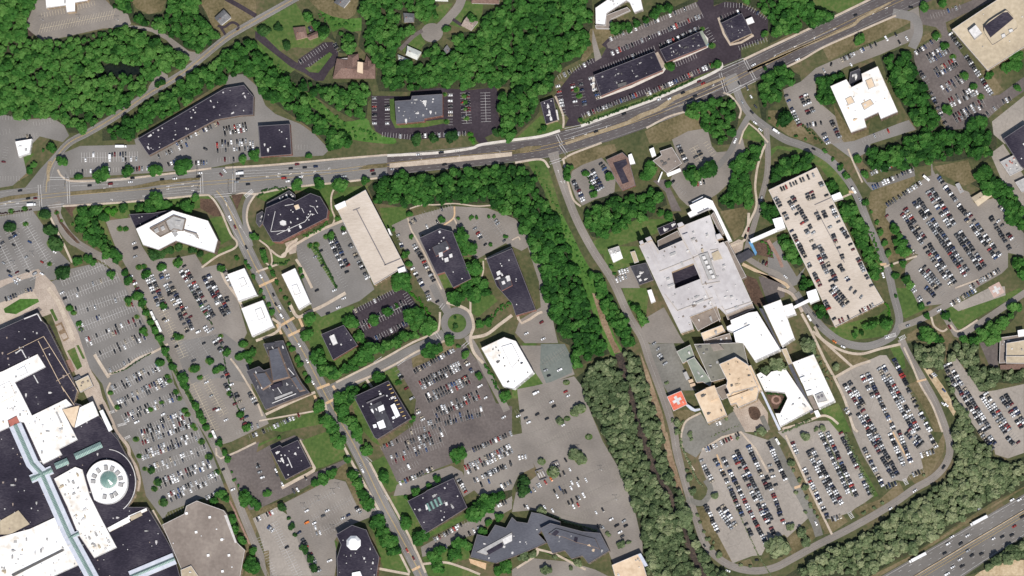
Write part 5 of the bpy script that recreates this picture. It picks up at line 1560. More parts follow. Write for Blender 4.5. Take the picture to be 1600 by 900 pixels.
b = building('machine_shed', 'tin roofed machine shed with stacked crates in the container yard', [
    sec('D1: 1452,112 1540,68 1592,160 1512,200', 4.5, 'metal_grey', 'wall_concrete', units=10, us=.8, um=('metal_pale', 'metal_grey', 'canopy_red'), win=False)], 'shed')
b = building('machine_shed', 'grey shed with pale rooftop units at the right edge of the container yard', [
    sec('D1: 1545,240 1640,195 1660,300 1585,300', 4.5, 'metal_grey', 'wall_concrete', units=6, win=False)], 'shed')
b = house('tan tin roofed warehouse at the head of the busy car park', ['D1: 1270,335 1392,262 1430,302 1312,390'], 'roof_sandstone', 'wall_tan', h0=5, h1=6.8, name='warehouse')
b = house('narrow grey shed with a red side beside the tan warehouse', ['D1: 1170,252 1195,242 1225,298 1202,310'], 'metal_grey', 'canopy_red', h0=3, h1=3.9, name='shed')
# --- avenue south side
b = building('office_building', 'angular white roofed office with a sunken plant well', [
    sec('A1: 850,530 1080,415 1300,480 1362,600 1340,682 1100,606 992,662 895,632', 15, 'roof_white', 'brick_brown', vents=8, um=('metal_pale',))], 'office')
add_section(b, 'A1: 808,440 960,432 1070,412 1080,420 852,535', 9, roof='roof_dark', wall='brick_brown', vents=4)
block(b, 'A1: 938,530 1030,480 1062,548 1000,578', 15, 16.6, 'metal_dark', 'plant_screen', .5, topmat='roof_gravel')
block(b, 'A1: 1034,480 1085,448 1158,470 1142,540 1070,550', 15, 16.9, 'wall_brown', 'plant_screen', .5, topmat='metal_grey')
block(b, 'A1: 1075,555 1095,540 1112,565 1092,582', 15, 16.2, 'metal_grey', 'rooftop_box')
for q in ('A1: 936,528 1030,478 1064,548 1000,580 936,528', 'A1: 1030,478 1085,446 1160,470 1143,542 1085,530 1064,548', 'A1: 1150,538 1228,560 1240,590'):
    block(b, ribbon(pts(q), 1.2), 15, 17.3, 'wall_brown', 'screen_wall')
for q in ('A1: 960,535 985,520 995,545 970,558', 'A1: 1000,520 1022,508 1032,530 1010,542', 'A1: 1095,475 1130,480 1125,510 1095,505'):
    block(b, q, 16.6, 18.2, 'metal_pale', 'chiller', .3, topmat='metal_grey')
block(b, 'A1: 1155,540 1225,560 1238,588 1228,588 1215,570 1155,548', 15, 15.8, 'metal_grey', 'duct')
b = building('office_building', 'dark roofed octagonal office beside the curved garden path', [
    sec('B1: 42,500 62,400 205,338 245,358 340,308 402,330 450,410 442,462 150,612 105,610', 14, 'roof_dark', 'brick_red', vents=12, units=4, um=('metal_pale',))], 'office')
add_section(b, 'B1: 68,368 208,290 245,318 246,352 205,336 66,396', 6, roof='roof_charcoal', wall='brick_brown', units=8, um=('metal_pale',), us=.7)
add_section(b, 'B1: 5,440 40,420 55,440 38,500 20,520 0,490', 5, roof='roof_charcoal', wall='brick_brown', units=4, us=.7)
block(b, 'B1: 120,420 170,390 310,470 300,480 175,505 95,545', 14, 14.6, 'coping_dark', 'raised_roof', topmat='roof_dark')
for q in ('B1: 92,545 120,420', 'B1: 92,548 180,540', 'B1: 130,565 305,485', 'B1: 305,485 345,435', 'B1: 340,435 365,440', 'B1: 365,400 385,435', 'B1: 180,385 235,375', 'B1: 285,400 300,430', 'B1: 335,385 365,395'):
    block(b, ribbon(pts(q), .7), 14, 14.9, 'metal_pale', 'pipe_run')
block(b, 'B1: 145,485 165,472 188,480 190,505 170,512 150,505', 14.6, 16, 'metal_grey', 'cooling_unit', .4, topmat='metal_pale')
block(b, 'B1: 235,385 265,375 275,400 248,412', 14, 16, 'metal_pale', 'rooftop_box', .2, topmat='roof_tan')
b = building('parking_deck', 'pale empty parking deck with a stair tower at each end', [
    sec('B1: 500,392 685,288 932,765 740,882', 10, 'deck_concrete', 'wall_tan', par=1.0, floors=3)], 'parking deck')
block(b, 'B1: 490,385 555,355 565,385 505,412', 0, 14, 'wall_white', 'stair_tower', topmat='roof_white')
block(b, 'B1: 885,782 928,765 936,790 892,806', 0, 14, 'wall_white', 'stair_tower', topmat='roof_white')
block(b, 'B1: 822,530 832,528 846,562 836,566', 0, 9, 'wall_white', 'entry_canopy')
block(b, 'B1: 625,408 630,406 812,755 806,757', 10, 10.5, 'coping_dark', 'ramp_wall')
block(b, 'B1: 800,755 905,712 908,716 803,760', 10, 10.5, 'coping_dark', 'ramp_wall')
block(b, 'B1: 605,412 648,396 650,400 607,417', 10, 10.4, 'coping_dark', 'ramp_wall')
b = building('office_building', 'dark roofed brown office left of three big round trees', [
    sec('B1: 1022,588 1150,528 1228,548 1345,842 1232,898 1180,800 1130,815', 11, 'roof_dark', 'brick_red', units=3, vents=5, um=('metal_pale',))], 'office')
block(b, 'B1: 1098,645 1188,600 1215,650 1125,705', 11, 12.2, 'brick_red', 'plant_screen', .35, topmat='roof_charcoal')
for q in ('B1: 1140,680 1165,672 1170,700 1145,708', 'B1: 1175,715 1200,705 1205,732 1180,740', 'B1: 1205,690 1225,682 1230,705 1210,712', 'B1: 1185,645 1200,640 1205,655 1190,662'):
    block(b, q, 12.2, 13.2, 'metal_pale', 'chiller', .2)
b = building('office_building', 'dark roofed brown office right of three big round trees', [
    sec('P: 760,405 800,388 837,484 806,493 800,474 776,447', 11, 'roof_dark', 'brick_red', units=3, vents=6, um=('metal_pale',))], 'office')
block(b, 'P: 777,437 795,428 801,446 784,455', 11, 12.2, 'brick_red', 'plant_screen', .35, topmat='roof_charcoal')
for q in ('P: 783,440 788,438 790,443 785,445', 'P: 790,431 796,430 798,438 792,440', 'P: 775,425 781,422 783,428 777,431'):
    block(b, q, 12.2, 13.2, 'metal_pale', 'chiller', .2)
for lb, p_, q_ in (('white kiosk building left of the upper street block', 'P: 355,429 382,419 402,461 373,471', 'P: 372,436 381,432 386,444 377,448'),
                   ('white kiosk building right of the street near the octagonal office', 'P: 440,429 461,419 485,473 467,484', 'P: 455,446 464,443 470,458 460,462'),
                   ('white kiosk building above the slate roofed complex', 'P: 377,482 411,469 428,510 394,526', 'P: 398,484 408,480 414,496 404,500')):
    b = building('retail_pavilion', lb, [sec(p_, 8, 'roof_white', 'wall_white', vents=3, um=('metal_pale', 'metal_grey'), floors=1)], 'shop')
    block(b, q_, 8, 9.3, 'metal_grey', 'plant_screen', .6, topmat='roof_white_stained')
b = building('apartment_building', 'slate roofed complex with stepped wings beside the tree lined street', [
    sec('B2: -60,520 60,760 335,655 290,600 245,520 170,328 148,330 45,350 95,465 95,500 50,515 20,490', 13, 'roof_charcoal', 'brick_brown', units=14, vents=14, us=.7, um=('metal_pale', 'metal_grey'))], 'apartments')
block(b, 'B2: 70,385 140,365 215,560 100,590', 13, 15.5, 'brick_brown', 'raised_roof', 1.5, topmat='roof_slate')
block(b, 'B2: -20,530 60,520 110,600 40,640', 13, 15.5, 'brick_brown', 'raised_roof', 1.5, topmat='roof_slate')
block(b, 'B2: 210,560 250,545 310,640 270,650', 13, 15, 'brick_brown', 'raised_roof', 1.2, topmat='roof_slate')
for q in ('B2: 95,360 130,410', 'B2: 70,590 110,640', 'B2: 120,600 160,660', 'B2: 200,500 235,540', 'B2: 100,720 250,660'):
    block(b, ribbon(pts(q), 1.1), 13, 14.3, 'metal_pale', 'duct')
block(b, 'B2: 60,345 120,340 110,365 60,370', 13, 15, 'roof_charcoal', 'dormer')
block(b, 'B2: 90,610 160,585 165,610 95,635', 13, 15.5, 'roof_dark', 'stair_head')
block(b, 'B2: 115,685 225,645 230,655 120,700', 13, 14.2, 'metal_grey', 'duct')
b = building('office_building', 'square brick office with a pale roof hatch beside the dark brown car park', [
    sec('B2: 408,290 548,232 635,358 482,450', 8.5, 'roof_dark', 'brick_red', units=1, vents=4)], 'office')
block(b, 'B2: 455,302 488,285 512,345 480,360', 8.5, 10, 'metal_grey', 'rooftop_box', .4, topmat='metal_pale')
b = building('office_building', 'big dark square office with white and yellow rooftop plant', [
    sec('B2: 612,680 828,580 970,815 B3: 760,45 742,35', 13, 'roof_dark', 'brick_brown', units=8, vents=8, um=('metal_pale', 'roof_white'))], 'office')
for q in ('B2: 840,735 865,720 900,795 875,812', 'B2: 755,840 795,822 812,870 772,882', 'B2: 760,745 795,728 805,760 770,775', 'B2: 730,855 750,850 755,870 735,875'):
    block(b, q, 13, 15, 'roof_white', 'white_plant_box')
block(b, 'B2: 690,715 800,665 802,672 692,722', 13, 15.5, 'coping_dark', 'roof_screen')
block(b, 'B2: 705,740 780,705 860,880 790,890', 13, 13.8, 'coping_dark', 'raised_roof', topmat='roof_charcoal')
for i in range(9):
    block(b, 'B2: %d,%d %d,%d %d,%d %d,%d' % (818 + i * 12, 608 + i * 24, 836 + i * 12, 602 + i * 24, 838 + i * 12, 606 + i * 24, 820 + i * 12, 612 + i * 24), 13, 13.6, 'paint_yellow', 'pipe_rack')
b = building('office_building', 'small dark square office with an entrance notch inside the brown car park', [
    sec('B3: 90,112 150,82 165,95 262,50 345,215 185,298', 8, 'roof_dark', 'brick_brown', units=5, vents=8, um=('metal_pale',))], 'office')
block(b, 'B3: 195,160 200,158 228,222 223,224', 8, 8.6, 'metal_pale', 'pipe')
b = building('office_building', 'dark flat roofed office with a cluster of glass skylights', [
    sec('B3: 948,432 1055,378 1070,365 1235,288 1320,472 1058,635', 9.5, 'roof_dark', 'brick_brown', units=6, vents=10, um=('metal_grey', 'metal_pale'))], 'office')
for i in range(4):
    x0, y0 = 1058 + i * 24, 448 - i * 13
    block(b, 'B3: %d,%d %d,%d %d,%d %d,%d' % (x0, y0, x0 + 16, y0 - 8, x0 + 38, y0 + 40, x0 + 22, y0 + 48), 9.5, 11, 'glass_green', 'skylight', .6)
for q in ('B3: 1178,440 1195,434 1200,455 1184,462', 'B3: 1055,455 1070,448 1078,480 1062,488'):
    block(b, q, 9.5, 11, 'metal_pale', 'rooftop_box', .3)
b = building('office_building', 'dark roofed octagonal office with a white eight sided dome', [
    sec('B3: 502,640 600,582 690,612 722,690 770,782 745,960 510,960 506,790 532,705', 12, 'roof_dark', 'brick_red', units=6, vents=12, us=.7, um=('metal_pale', 'metal_grey'))], 'office')
oc = [T('B3', 607 + 48 * math.cos(PI / 8 + a * PI / 4), 692 + 48 * math.sin(PI / 8 + a * PI / 4)) for a in range(8)]
block(b, oc, 12, 15, 'roof_white', 'dome', 3.0)
block(b, 'B3: 600,880 650,870 670,920 600,930', 12, 14, 'roof_white', 'white_plant_box')
b = building('office_building', 'white flat roofed office between the traffic circle and the greenish car park', [
    sec('P: 752,544 788,527 806,533 834,582 803,608 786,604', 12, 'roof_white_stained', 'wall_white', units=3, vents=12, um=('metal_grey', 'metal_dark'))], 'office')
block(b, 'P: 783,541 800,536 812,560 800,575', 12, 13.4, 'metal_grey', 'plant_screen', .5, topmat='roof_white')
b = building('office_building', 'grey crank shaped office with a raised long roof lantern', [
    sec('B3: 1340,782 1382,640 1448,655 1495,580 1562,600 1600,532 C3: 30,560 98,570 122,502 182,512 302,560 300,600 200,600 165,640 215,692 150,722 30,772 B3: 1500,820', 9, 'roof_slate', 'brick_brown', units=4, vents=6, um=('metal_pale',))], 'office')
add_section(b, 'C3: 178,602 240,570 440,622 550,632 608,742 478,822 440,772 372,792 330,740 252,758', 15, roof='roof_slate', wall='wall_brown', units=8, um=('metal_grey', 'roof_tan'))
block(b, 'C3: 225,635 275,600 420,640 520,665 552,735 500,715 400,690 330,660', 15, 16.6, 'brick_brown', 'roof_lantern', .5, topmat='roof_slate')
block(b, 'C3: 245,640 275,612 295,625 272,650', 16.6, 17, 'roof_dark', 'lantern_opening')
block(b, 'C3: 392,655 412,660 406,690 386,682', 16.6, 17, 'roof_dark', 'lantern_opening')
block(b, 'B3: 1375,750 1540,660 1600,625 1600,640 1440,770', 9, 10.2, 'wall_brown', 'light_well', .3, topmat='metal_grey')
block(b, 'B3: 1440,745 1535,690 1545,715 1455,765', 9, 10.6, 'roof_dark', 'light_well_cover')
block(b, 'B3: 1540,670 1600,640 1600,680 1550,705', 9, 10.6, 'metal_pale', 'roof_panel')
block(b, 'B3: 1330,790 1440,820 1435,860 1340,820', 0, .8, 'crossing_brick', 'entrance_steps')
b = building('warehouse', 'tan flat roofed building with a white corner canopy at the lower edge', [
    sec('C3: 625,832 800,758 860,960 660,960', 9, 'roof_tan', 'wall_brown', units=3, vents=4)], 'warehouse')
block(b, 'C3: 785,765 805,758 850,835 830,842', 9, 9.9, 'atrium_lavender', 'roof_panel')
# --- hospital side
b = building('clinic', 'brick red hipped clinic with a dark flat roof well', [
    sec('C1: 588,98 690,52 728,88 772,258 690,290 650,232', 6.5, 'shingle_brown', 'brick_red', par=.1, cop='coping_dark', floors=1)], 'clinic')
block(b, 'C1: 632,118 712,95 722,125 690,150 730,235 690,250', 6.5, 7.2, 'roof_dark', 'flat_roof_well')
block(b, 'C1: 725,68 748,58 772,122 735,130', 0, 4, 'metal_grey', 'side_porch', .2, topmat='roof_white')
b = building('clinic', 'grey brown flat roofed clinic with a white entrance canopy', [
    sec('C1: 880,105 935,70 925,45 1000,20 1062,122 968,182', 7, 'roof_gravel', 'wall_brown', units=4, vents=3, um=('metal_pale', 'metal_dark'))], 'clinic')
block(b, 'C1: 858,32 885,20 900,70 875,82', 0, 6, 'wall_white', 'entry_block', topmat='roof_white')
block(b, 'C1: 965,185 1050,150 1058,170 975,205', 3.4, 4.2, 'wall_white', 'entrance_canopy', topmat='roof_white')
block(b, 'C1: 910,235 936,172 942,175 916,240', 0, 3.2, 'roof_white', 'covered_walk')
b = building('parking_deck', 'crowded concrete parking deck with cars on its roof', [
    sec('P: 1201,297 1276,262 1299,308 1362,440 1381,472 1305,511 1290,480', 11, 'deck_concrete', 'wall_tan', par=1.0, floors=3)], 'parking deck')
DECK_Z = 11.0
block(b, 'D1: 290,378 400,330 402,334 292,382', 11, 11.4, 'coping_dark', 'ramp_wall')
block(b, 'D1: 300,410 304,409 480,740 476,742', 11, 11.4, 'coping_dark', 'ramp_wall')
block(b, 'D1: 395,322 450,300 468,335 410,352', 0, 13.5, 'wall_white', 'stair_tower', topmat='roof_white')
block(b, 'D1: 28,470 85,455 108,520 52,540', 0, 14, 'wall_white', 'stair_tower', topmat='roof_white')
block(b, 'D2: 240,25 300,5 322,70 262,95', 0, 14, 'wall_white', 'stair_tower', topmat='roof_white')

h = building('hospital', 'large hospital with lavender, white, grey and cream flat roofs', [
    sec('H1: 55,515 175,460 245,565 478,462 425,345 735,222 820,495 865,480 900,530 1020,800 H2: 830,185 610,278 535,205 310,295 340,395 235,432 65,85', 17, 'roof_lavender', 'wall_tan',
        units=22, vents=34, um=('metal_pale', 'roof_gravel', 'metal_grey'), hole=('H1: 365,768 575,685 640,835 400,930', 7, 'roof_dark'))], 'hospital')
block(h, 'H1: 620,600 715,572 800,820 720,850', 17, 18.6, 'wall_concrete', 'cooling_yard', .5, topmat='metal_grey')
for i in range(5):
    x0, y0 = 652 + i * 22, 618 + i * 46
    block(h, 'H1: %d,%d %d,%d %d,%d %d,%d' % (x0, y0, x0 + 36, y0 - 12, x0 + 50, y0 + 26, x0 + 14, y0 + 38), 18.6, 20.2, 'metal_dark', 'cooling_tower', .3, topmat='metal_pale')
block(h, 'H1: 470,410 520,392 612,590 560,612', 17, 19.5, 'roof_lavender', 'lift_motor_house')
block(h, 'H1: 125,490 140,485 260,745 245,755', 17, 18, 'roof_lavender', 'pipe_housing')
block(h, 'H1: 750,590 815,560 855,640 770,660', 17, 18.4, 'wall_concrete', 'rooftop_box', topmat='roof_sandstone')
block(h, 'H1: 650,548 668,542 672,575 655,580', 17, 19, 'roof_sandstone', 'rooftop_box')
for q in ('H1: 110,445 160,425 180,458 130,478', 'H1: 418,305 465,288 490,318 435,342', 'H1: 52,478 85,462 100,495 65,508', 'H1: 790,410 830,398 860,440 800,460'):
    block(h, q, 0, 22, 'wall_tan', 'stair_tower', topmat='roof_lavender')
block(h, 'H2: 465,52 498,40 572,205 540,222', 17, 18.6, 'roof_lavender', 'pipe_housing')
add_section(h, 'H1: 742,222 772,195 868,400 838,415', 12, roof='roof_gravel', wall='wall_brown', par=.3, win=False)
add_section(h, 'H1: 868,482 905,470 1085,815 1030,838', 12, roof='roof_gravel', wall='wall_brown', par=.3, win=False)
add_section(h, 'H2: 610,282 830,190 845,225 625,318', 12, roof='roof_gravel', wall='wall_brown', par=.3, win=False)
add_section(h, 'H2: 65,88 20,-20 50,-30 100,70', 12, roof='roof_gravel', wall='wall_brown', par=.3, win=False) if False else None
for q in ('H1: 250,762 558,640', 'H1: 425,348 478,470 562,612 640,800 660,890', 'H1: 178,470 240,590', 'H1: 735,560 815,548', 'H1: 660,890 830,860', 'H1: 560,640 620,610', 'H2: 100,105 205,242', 'H2: 205,242 510,128', 'H2: 435,62 560,335', 'H2: 575,205 612,262', 'H2: 600,240 830,165'):
    block(h, ribbon(pts(q), .9), 17, 17.7, 'wall_concrete', 'roof_kerb')
for q in ('H1: 345,590 400,570 408,600 352,620', 'H1: 740,640 765,632 772,655 748,664', 'H1: 560,380 580,372 588,392 568,400', 'H1: 690,400 715,392 722,412 698,420', 'H1: 310,830 345,815 352,840 318,855', 'H1: 850,700 880,690 888,712 858,722', 'H2: 330,180 420,140 430,160 340,200', 'H2: 640,120 665,112 672,130 648,138', 'H2: 120,30 175,10 185,28 130,50'):
    block(h, q, 17, 18.3, 'metal_pale', 'rooftop_box', .3, topmat='metal_grey')
add_section(h, 'H1: 228,350 395,282 420,340 255,418', 5, roof='roof_dark', wall='wall_brown', units=4)
add_section(h, 'H1: 230,470 425,372 470,462 240,552', 9, roof='roof_gravel', wall='wall_brown', par=.3)
add_section(h, 'H1: 535,130 690,55 760,85 945,465 912,478 775,185 745,160 545,250 515,205 560,180', 8, roof='roof_white', wall='wall_white', units=0, vents=2)
block(h, 'H1: 560,95 665,42 670,52 566,108', 0, 5, 'wall_white', 'entry_canopy', topmat='roof_white')
block(h, 'H1: 612,200 720,150 725,158 616,208', 8, 9, 'coping_dark', 'roof_step')
add_section(h, 'H2: 310,300 535,210 565,310 375,410', 9, roof='roof_gravel', wall='wall_tan', units=2)
add_section(h, 'H2: 400,430 575,362 602,412 425,492', 13, roof='roof_tan', wall='wall_tan', units=2)
add_section(h, 'H2: 425,495 640,430 660,500 430,520', 8, roof='roof_gravel', wall='wall_brown', units=2)
add_section(h, 'H2: 645,322 800,258 868,248 1062,565 850,662 745,505 690,505 670,420 620,402 615,375 655,355', 19, roof='roof_white', wall='wall_white', units=4)
block(h, 'H2: 672,425 808,360 865,490 790,520 690,500', 19, 21.5, 'wall_white', 'penthouse', topmat='roof_white')
add_section(h, 'H2: 918,205 1065,150 1180,470 1075,540', 16, roof='roof_white_stained', wall='wall_white', units=3)
add_section(h, 'H2: 1078,205 1160,180 1195,270 1110,300', 10, roof='roof_white', wall='wall_white')
block(h, 'H2: 1172,205 1300,140 1308,165 1180,225', 5, 9, 'wall_white', 'skywalk', topmat='roof_white')
block(h, 'H1: 1118,455 1365,348 1380,380 1130,490', 5, 9, 'wall_white', 'skywalk', topmat='roof_white')
block(h, 'H1: 1105,480 1135,478 1185,580 1170,608', 0, 6, 'canopy_blue', 'entrance_canopy')
block(h, 'H1: 985,610 1110,550 1170,605 1020,690', 3.2, 4.4, 'metal_dark', 'ambulance_canopy', topmat='roof_charcoal')
block(h, 'H2: 885,222 915,225 1068,560 1050,545', 0, 12, 'canopy_blue', 'glazed_link', topmat='roof_slate')
add_section(h, 'H3: 255,45 690,30 735,225 625,155 480,225 540,345 405,380', 15, roof='roof_olive', wall='wall_tan', units=8, um=('metal_grey', 'metal_dark'))
add_section(h, 'H3: 190,190 255,160 410,375 400,420 330,380 275,385', 12, roof='roof_sage', wall='wall_tan', units=2)
add_section(h, 'H3: 98,110 220,50 260,160 152,215', 9, roof='roof_sage', wall='wall_tan', units=1)
block(h, 'H3: 395,45 470,38 520,90 425,105', 15, 17, 'wall_concrete', 'roof_well', topmat='roof_gravel')
add_section(h, 'H3: 480,222 625,158 735,230 790,360 820,420 600,475 575,500 540,420 550,370', 24, roof='roof_tan', wall='wall_tan', units=7, vents=6, um=('metal_dark', 'wall_tan'))
add_section(h, 'H3: 540,490 800,400 830,455 810,540 650,610 630,570 580,585', 18, roof='roof_tan', wall='wall_tan', units=2)
block(h, 'H3: 560,520 740,455 750,480 575,560', 18, 20, 'wall_tan', 'roof_step', topmat='roof_tan')
add_section(h, 'H3: 260,490 345,445 445,430 480,520 545,675 375,748', 19, roof='roof_tan', wall='wall_tan', units=5, um=('metal_dark', 'wall_tan'))
block(h, 'H3: 355,435 435,410 470,520 400,550', 19, 21.5, 'wall_tan', 'penthouse', topmat='roof_tan')
add_section(h, 'H3: 440,440 535,400 575,510 500,540', 8, roof='roof_gravel', wall='wall_brown')
add_section(h, 'H3: 720,240 760,232 862,455 835,465', 14, roof='roof_tan', wall='wall_tan')
block(h, 'H3: 200,365 240,352 250,378 212,392', 0, 5, 'wall_tan', 'generator_house', topmat='roof_tan')
block(h, 'H3: 215,400 260,388 268,412 222,425', 0, 5, 'wall_tan', 'generator_house', topmat='roof_tan')
block(h, 'H3: 155,300 185,285 215,350 185,365', 0, 5, 'metal_grey', 'generator_house')
add_section(h, 'H3: 1030,90 1075,80 1130,215 1095,230', 6, roof='roof_sandstone', wall='wall_tan', par=.2)
w = building('hospital_wing', 'white roofed wing wrapped round a planted courtyard', [
    sec('H3: 810,315 845,295 900,330 940,290 1045,268 1065,260 1085,290 1310,625 1020,780 975,660 1020,660 1085,525 1060,478 880,460', 9, 'roof_white_stained', 'wall_white', units=4, vents=6, um=('metal_grey',))], 'hospital wing')
block(w, 'H3: 845,345 870,335 895,400 868,412', 9, 11, 'metal_grey', 'rooftop_box', .3, topmat='roof_white')
block(w, 'H3: 845,465 862,460 1025,800 1005,810', 0, 6, 'wall_white', 'covered_walk', topmat='atrium_lavender')
cyd = [T('H3', 985 + 45 * math.cos(a * PI / 10), 540 + 40 * math.sin(a * PI / 10)) for a in range(20)]
slab('planting_island', pts('H3: 880,462 1058,480 1083,525 1018,655 972,655'), 'mulch_brown', 'planted courtyard floor of the white wing', h=.5)
slab('courtyard_ring', cyd, 'brick_paving', 'round brick paved ring in the courtyard', h=.7)
slab('courtyard_basin', [T('H3', 985 + 26 * math.cos(a * PI / 10), 540 + 24 * math.sin(a * PI / 10)) for a in range(20)], 'mulch_brown', 'dark round bed in the courtyard', h=.9)
w = building('hospital_wing', 'taller white roofed wing with a black cooling fan enclosure', [
    sec('H3: 1128,208 1318,135 1510,548 1365,618 1310,490 1260,500 1230,420', 16, 'roof_white_stained', 'wall_white', units=4, vents=6, um=('metal_pale', 'metal_grey'))], 'hospital wing')
block(w, 'H3: 1325,495 1400,465 1440,545 1355,565', 16, 17.5, 'metal_dark', 'cooling_enclosure', .3, topmat='metal_grey')
for cx_, cy_ in ((1362, 518), (1392, 505)):
    block(w, [T('H3', cx_ + 13 * math.cos(a * PI / 5), cy_ + 13 * math.sin(a * PI / 5)) for a in range(10)], 17.5, 18.3, 'coping_dark', 'cooling_fan')
for q in ('H3: 1195,345 1240,330 1255,365 1210,385', 'H3: 1250,465 1300,450 1315,485 1265,502', 'H3: 1215,385 1255,372 1285,440 1245,455'):
    block(w, q, 16, 18.5, 'wall_white', 'penthouse', topmat='roof_white')
block(w, 'H3: 1262,510 1305,500 1360,615 1320,625', 0, 10, 'wall_brown', 'brick_annex', topmat='roof_gravel')
block(w, 'H3: 1092,235 1120,222 1320,650 1290,665', 0, 7, 'wall_tan', 'glazed_link', topmat='roof_slate')
block(w, 'H3: 1320,640 1355,630 1380,680 1345,698', 0, 6, 'wall_white', 'entry_block', topmat='roof_white')
# red helipad on a raised platform
b = building('helipad_tower', 'raised red helipad with a white cross and a pale ramp', [
    sec('H3: 12,512 140,458 195,580 70,640', 7, 'helipad_red', 'metal_grey', z=5.5, par=.12, win=False)], 'helipad')
c0 = (86, 548)
for w_, l_ in ((13, 40), (40, 13)):
    a = math.radians(-28)
    q = []
    for u, v in ((-1, -1), (1, -1), (1, 1), (-1, 1)):
        x_, y_ = c0[0] + 16 + u * w_ * math.cos(a) - v * l_ * math.sin(a), c0[1] - 4 + u * w_ * math.sin(a) + v * l_ * math.cos(a)
        q.append(T('H3', x_, y_))
    block(b, q, 7, 7.05 if w_ < l_ else 7.1, 'paint_white', 'cross_bar')
for q in ('H3: 30,520 36,518 38,524 32,526', 'H3: 130,476 136,474 138,480 132,482', 'H3: 176,570 182,568 184,574 178,576', 'H3: 72,622 78,620 80,626 74,628'):
    block(b, q, 0, 5.5, 'metal_grey', 'platform_leg')
block(b, 'H3: 148,556 152,553 162,566 157,570', 7, 7.4, 'metal_pale', 'hatch')
block(b, 'H3: 180,590 200,580 262,622 305,615 312,630 262,645 225,632', 5.6, 6.2, 'metal_pale', 'ramp', topmat='atrium_lavender')
# plant yard west of the hospital
b = building('plant_house', 'white plant house with rooftop fans in the yard west of the hospital', [
    sec('C1: 600,660 668,638 692,710 632,740', 5, 'metal_grey', 'wall_white', units=5, win=False, um=('metal_pale',))], 'plant house')
block(b, 'C1: 618,690 675,670 692,712 634,738', 5, 6.2, 'wall_white', 'penthouse', topmat='roof_white')
b = building('storage_tank', 'pale oblong tank house between plant yard and hospital', [
    sec('C1: 740,675 768,668 792,735 765,745', 4.5, 'roof_sandstone', 'wall_white', win=False, par=.2)], 'tank house')
b = building('annex', 'dark roofed low annex at the hospital corner', [
    sec('C1: 738,765 840,742 885,850 795,882', 6, 'roof_charcoal', 'wall_brown', units=5, um=('metal_pale', 'metal_grey'))], 'annex')
b = building('storage_tank', 'white oblong tank beside the hospital loading yard', [
    sec('C2: 845,15 872,8 898,82 870,95', 4.5, 'roof_white', 'wall_white', win=False, par=.2)], 'tank house')
b = building('office_building', 'tan stepped flat roof beside the olive wood', [
    sec('D2: 1490,345 1640,320 1640,470 1490,470', 12, 'roof_sandstone', 'wall_brown', units=4)], 'office')
add_section(b, 'D2: 1488,425 1640,425 1640,472 1488,470', 13.5, roof='roof_sandstone', wall='wall_brown', par=.3, win=False)
add_section(b, 'D2: 1450,310 1600,290 1640,330 1490,345 1485,468 1445,470', 6, roof='roof_gravel', wall='brick_brown', units=3)
block(b, 'D2: 1560,265 1600,258 1605,300 1565,305', 6, 8, 'roof_white', 'rooftop_box')
block(b, 'D2: 1450,480 1620,475 1620,508 1452,508', 0, 4, 'wall_brown', 'service_block', topmat='shingle_brown')
b = building('retail_pavilion', 'tan roofed mall pavilion beside the striped crossing', [
    sec('A2: 470,585 552,545 582,612 502,652', 5, 'roof_sandstone', 'wall_concrete', units=4, um=('roof_gravel', 'metal_dark'), floors=1)], 'shop')
block(b, 'A2: 455,562 495,545 505,560 470,578', 0, 3.5, 'canopy_blue', 'awning', topmat='roof_slate')

# --- the mall
m = building('shopping_mall', 'huge shopping mall with black and white roofs and glass ridges', [
    sec('M1: -60,310 245,175 375,122 420,200 460,235 600,510 720,770 770,900 M2: 740,190 800,205 1000,330 1100,470 1180,560 1270,730 1340,880 A3: 855,300 840,400 800,470 920,470 1000,600 1080,740 1140,960 -60,960', 9.5, 'roof_dark', 'wall_tan',
        units=50, vents=110, us=.85, um=('metal_pale', 'roof_lavender', 'metal_grey', 'shingle_taupe'))], 'mall')
Z1 = 11.2
def raised(p, h=Z1, roof='roof_white', units=0, vents=0, um=('metal_grey', 'metal_pale', 'roof_sandstone')):
    add_section(m, p, h, z=9.45, roof=roof, wall='wall_white' if 'white' in roof else 'wall_concrete', par=.35, win=False, units=units, vents=vents, um=um)
raised('M1: -60,735 35,700 375,532 455,660 150,815 200,905 M2: 320,315 660,150 720,210 620,250 775,555 590,650 620,705 430,800 240,385 190,380 165,320 78,365 95,430 -60,500', roof='roof_white_stained', units=20, vents=26)
block(m, 'M2: 555,285 570,278 622,385 605,392', Z1, Z1 + 1, 'metal_grey', 'duct')
raised('A3: 338,292 470,218 515,235 560,395 635,545 730,722 590,788 490,640 420,465', roof='roof_white_stained', units=26, vents=24)
raised('A3: -40,668 190,605 355,528 425,650 505,825 330,905 260,960 -40,960', roof='roof_white_stained', units=24, vents=22)
block(m, 'M1: 165,690 245,645 275,715 195,755', Z1, Z1 + 1.4, 'metal_grey', 'plant_screen', .5, topmat='roof_white_stained')
block(m, 'M2: -10,20 95,-30 155,110 -10,195', Z1, Z1 + .9, 'wall_tan', 'raised_roof', .3, topmat='roof_white_stained')
block(m, 'M2: 78,365 165,320 192,380 105,425', Z1, Z1 + 1.6, 'canopy_red', 'red_plant_box')
block(m, 'M2: 625,255 790,215 740,435 720,420', 9.5, 10.6, 'roof_sandstone', 'tan_roof', topmat='roof_tan')
block(m, 'M2: 795,235 925,172 985,310 745,435', 9.5, 12, 'wall_white', 'white_store_roof', topmat='roof_white_stained')
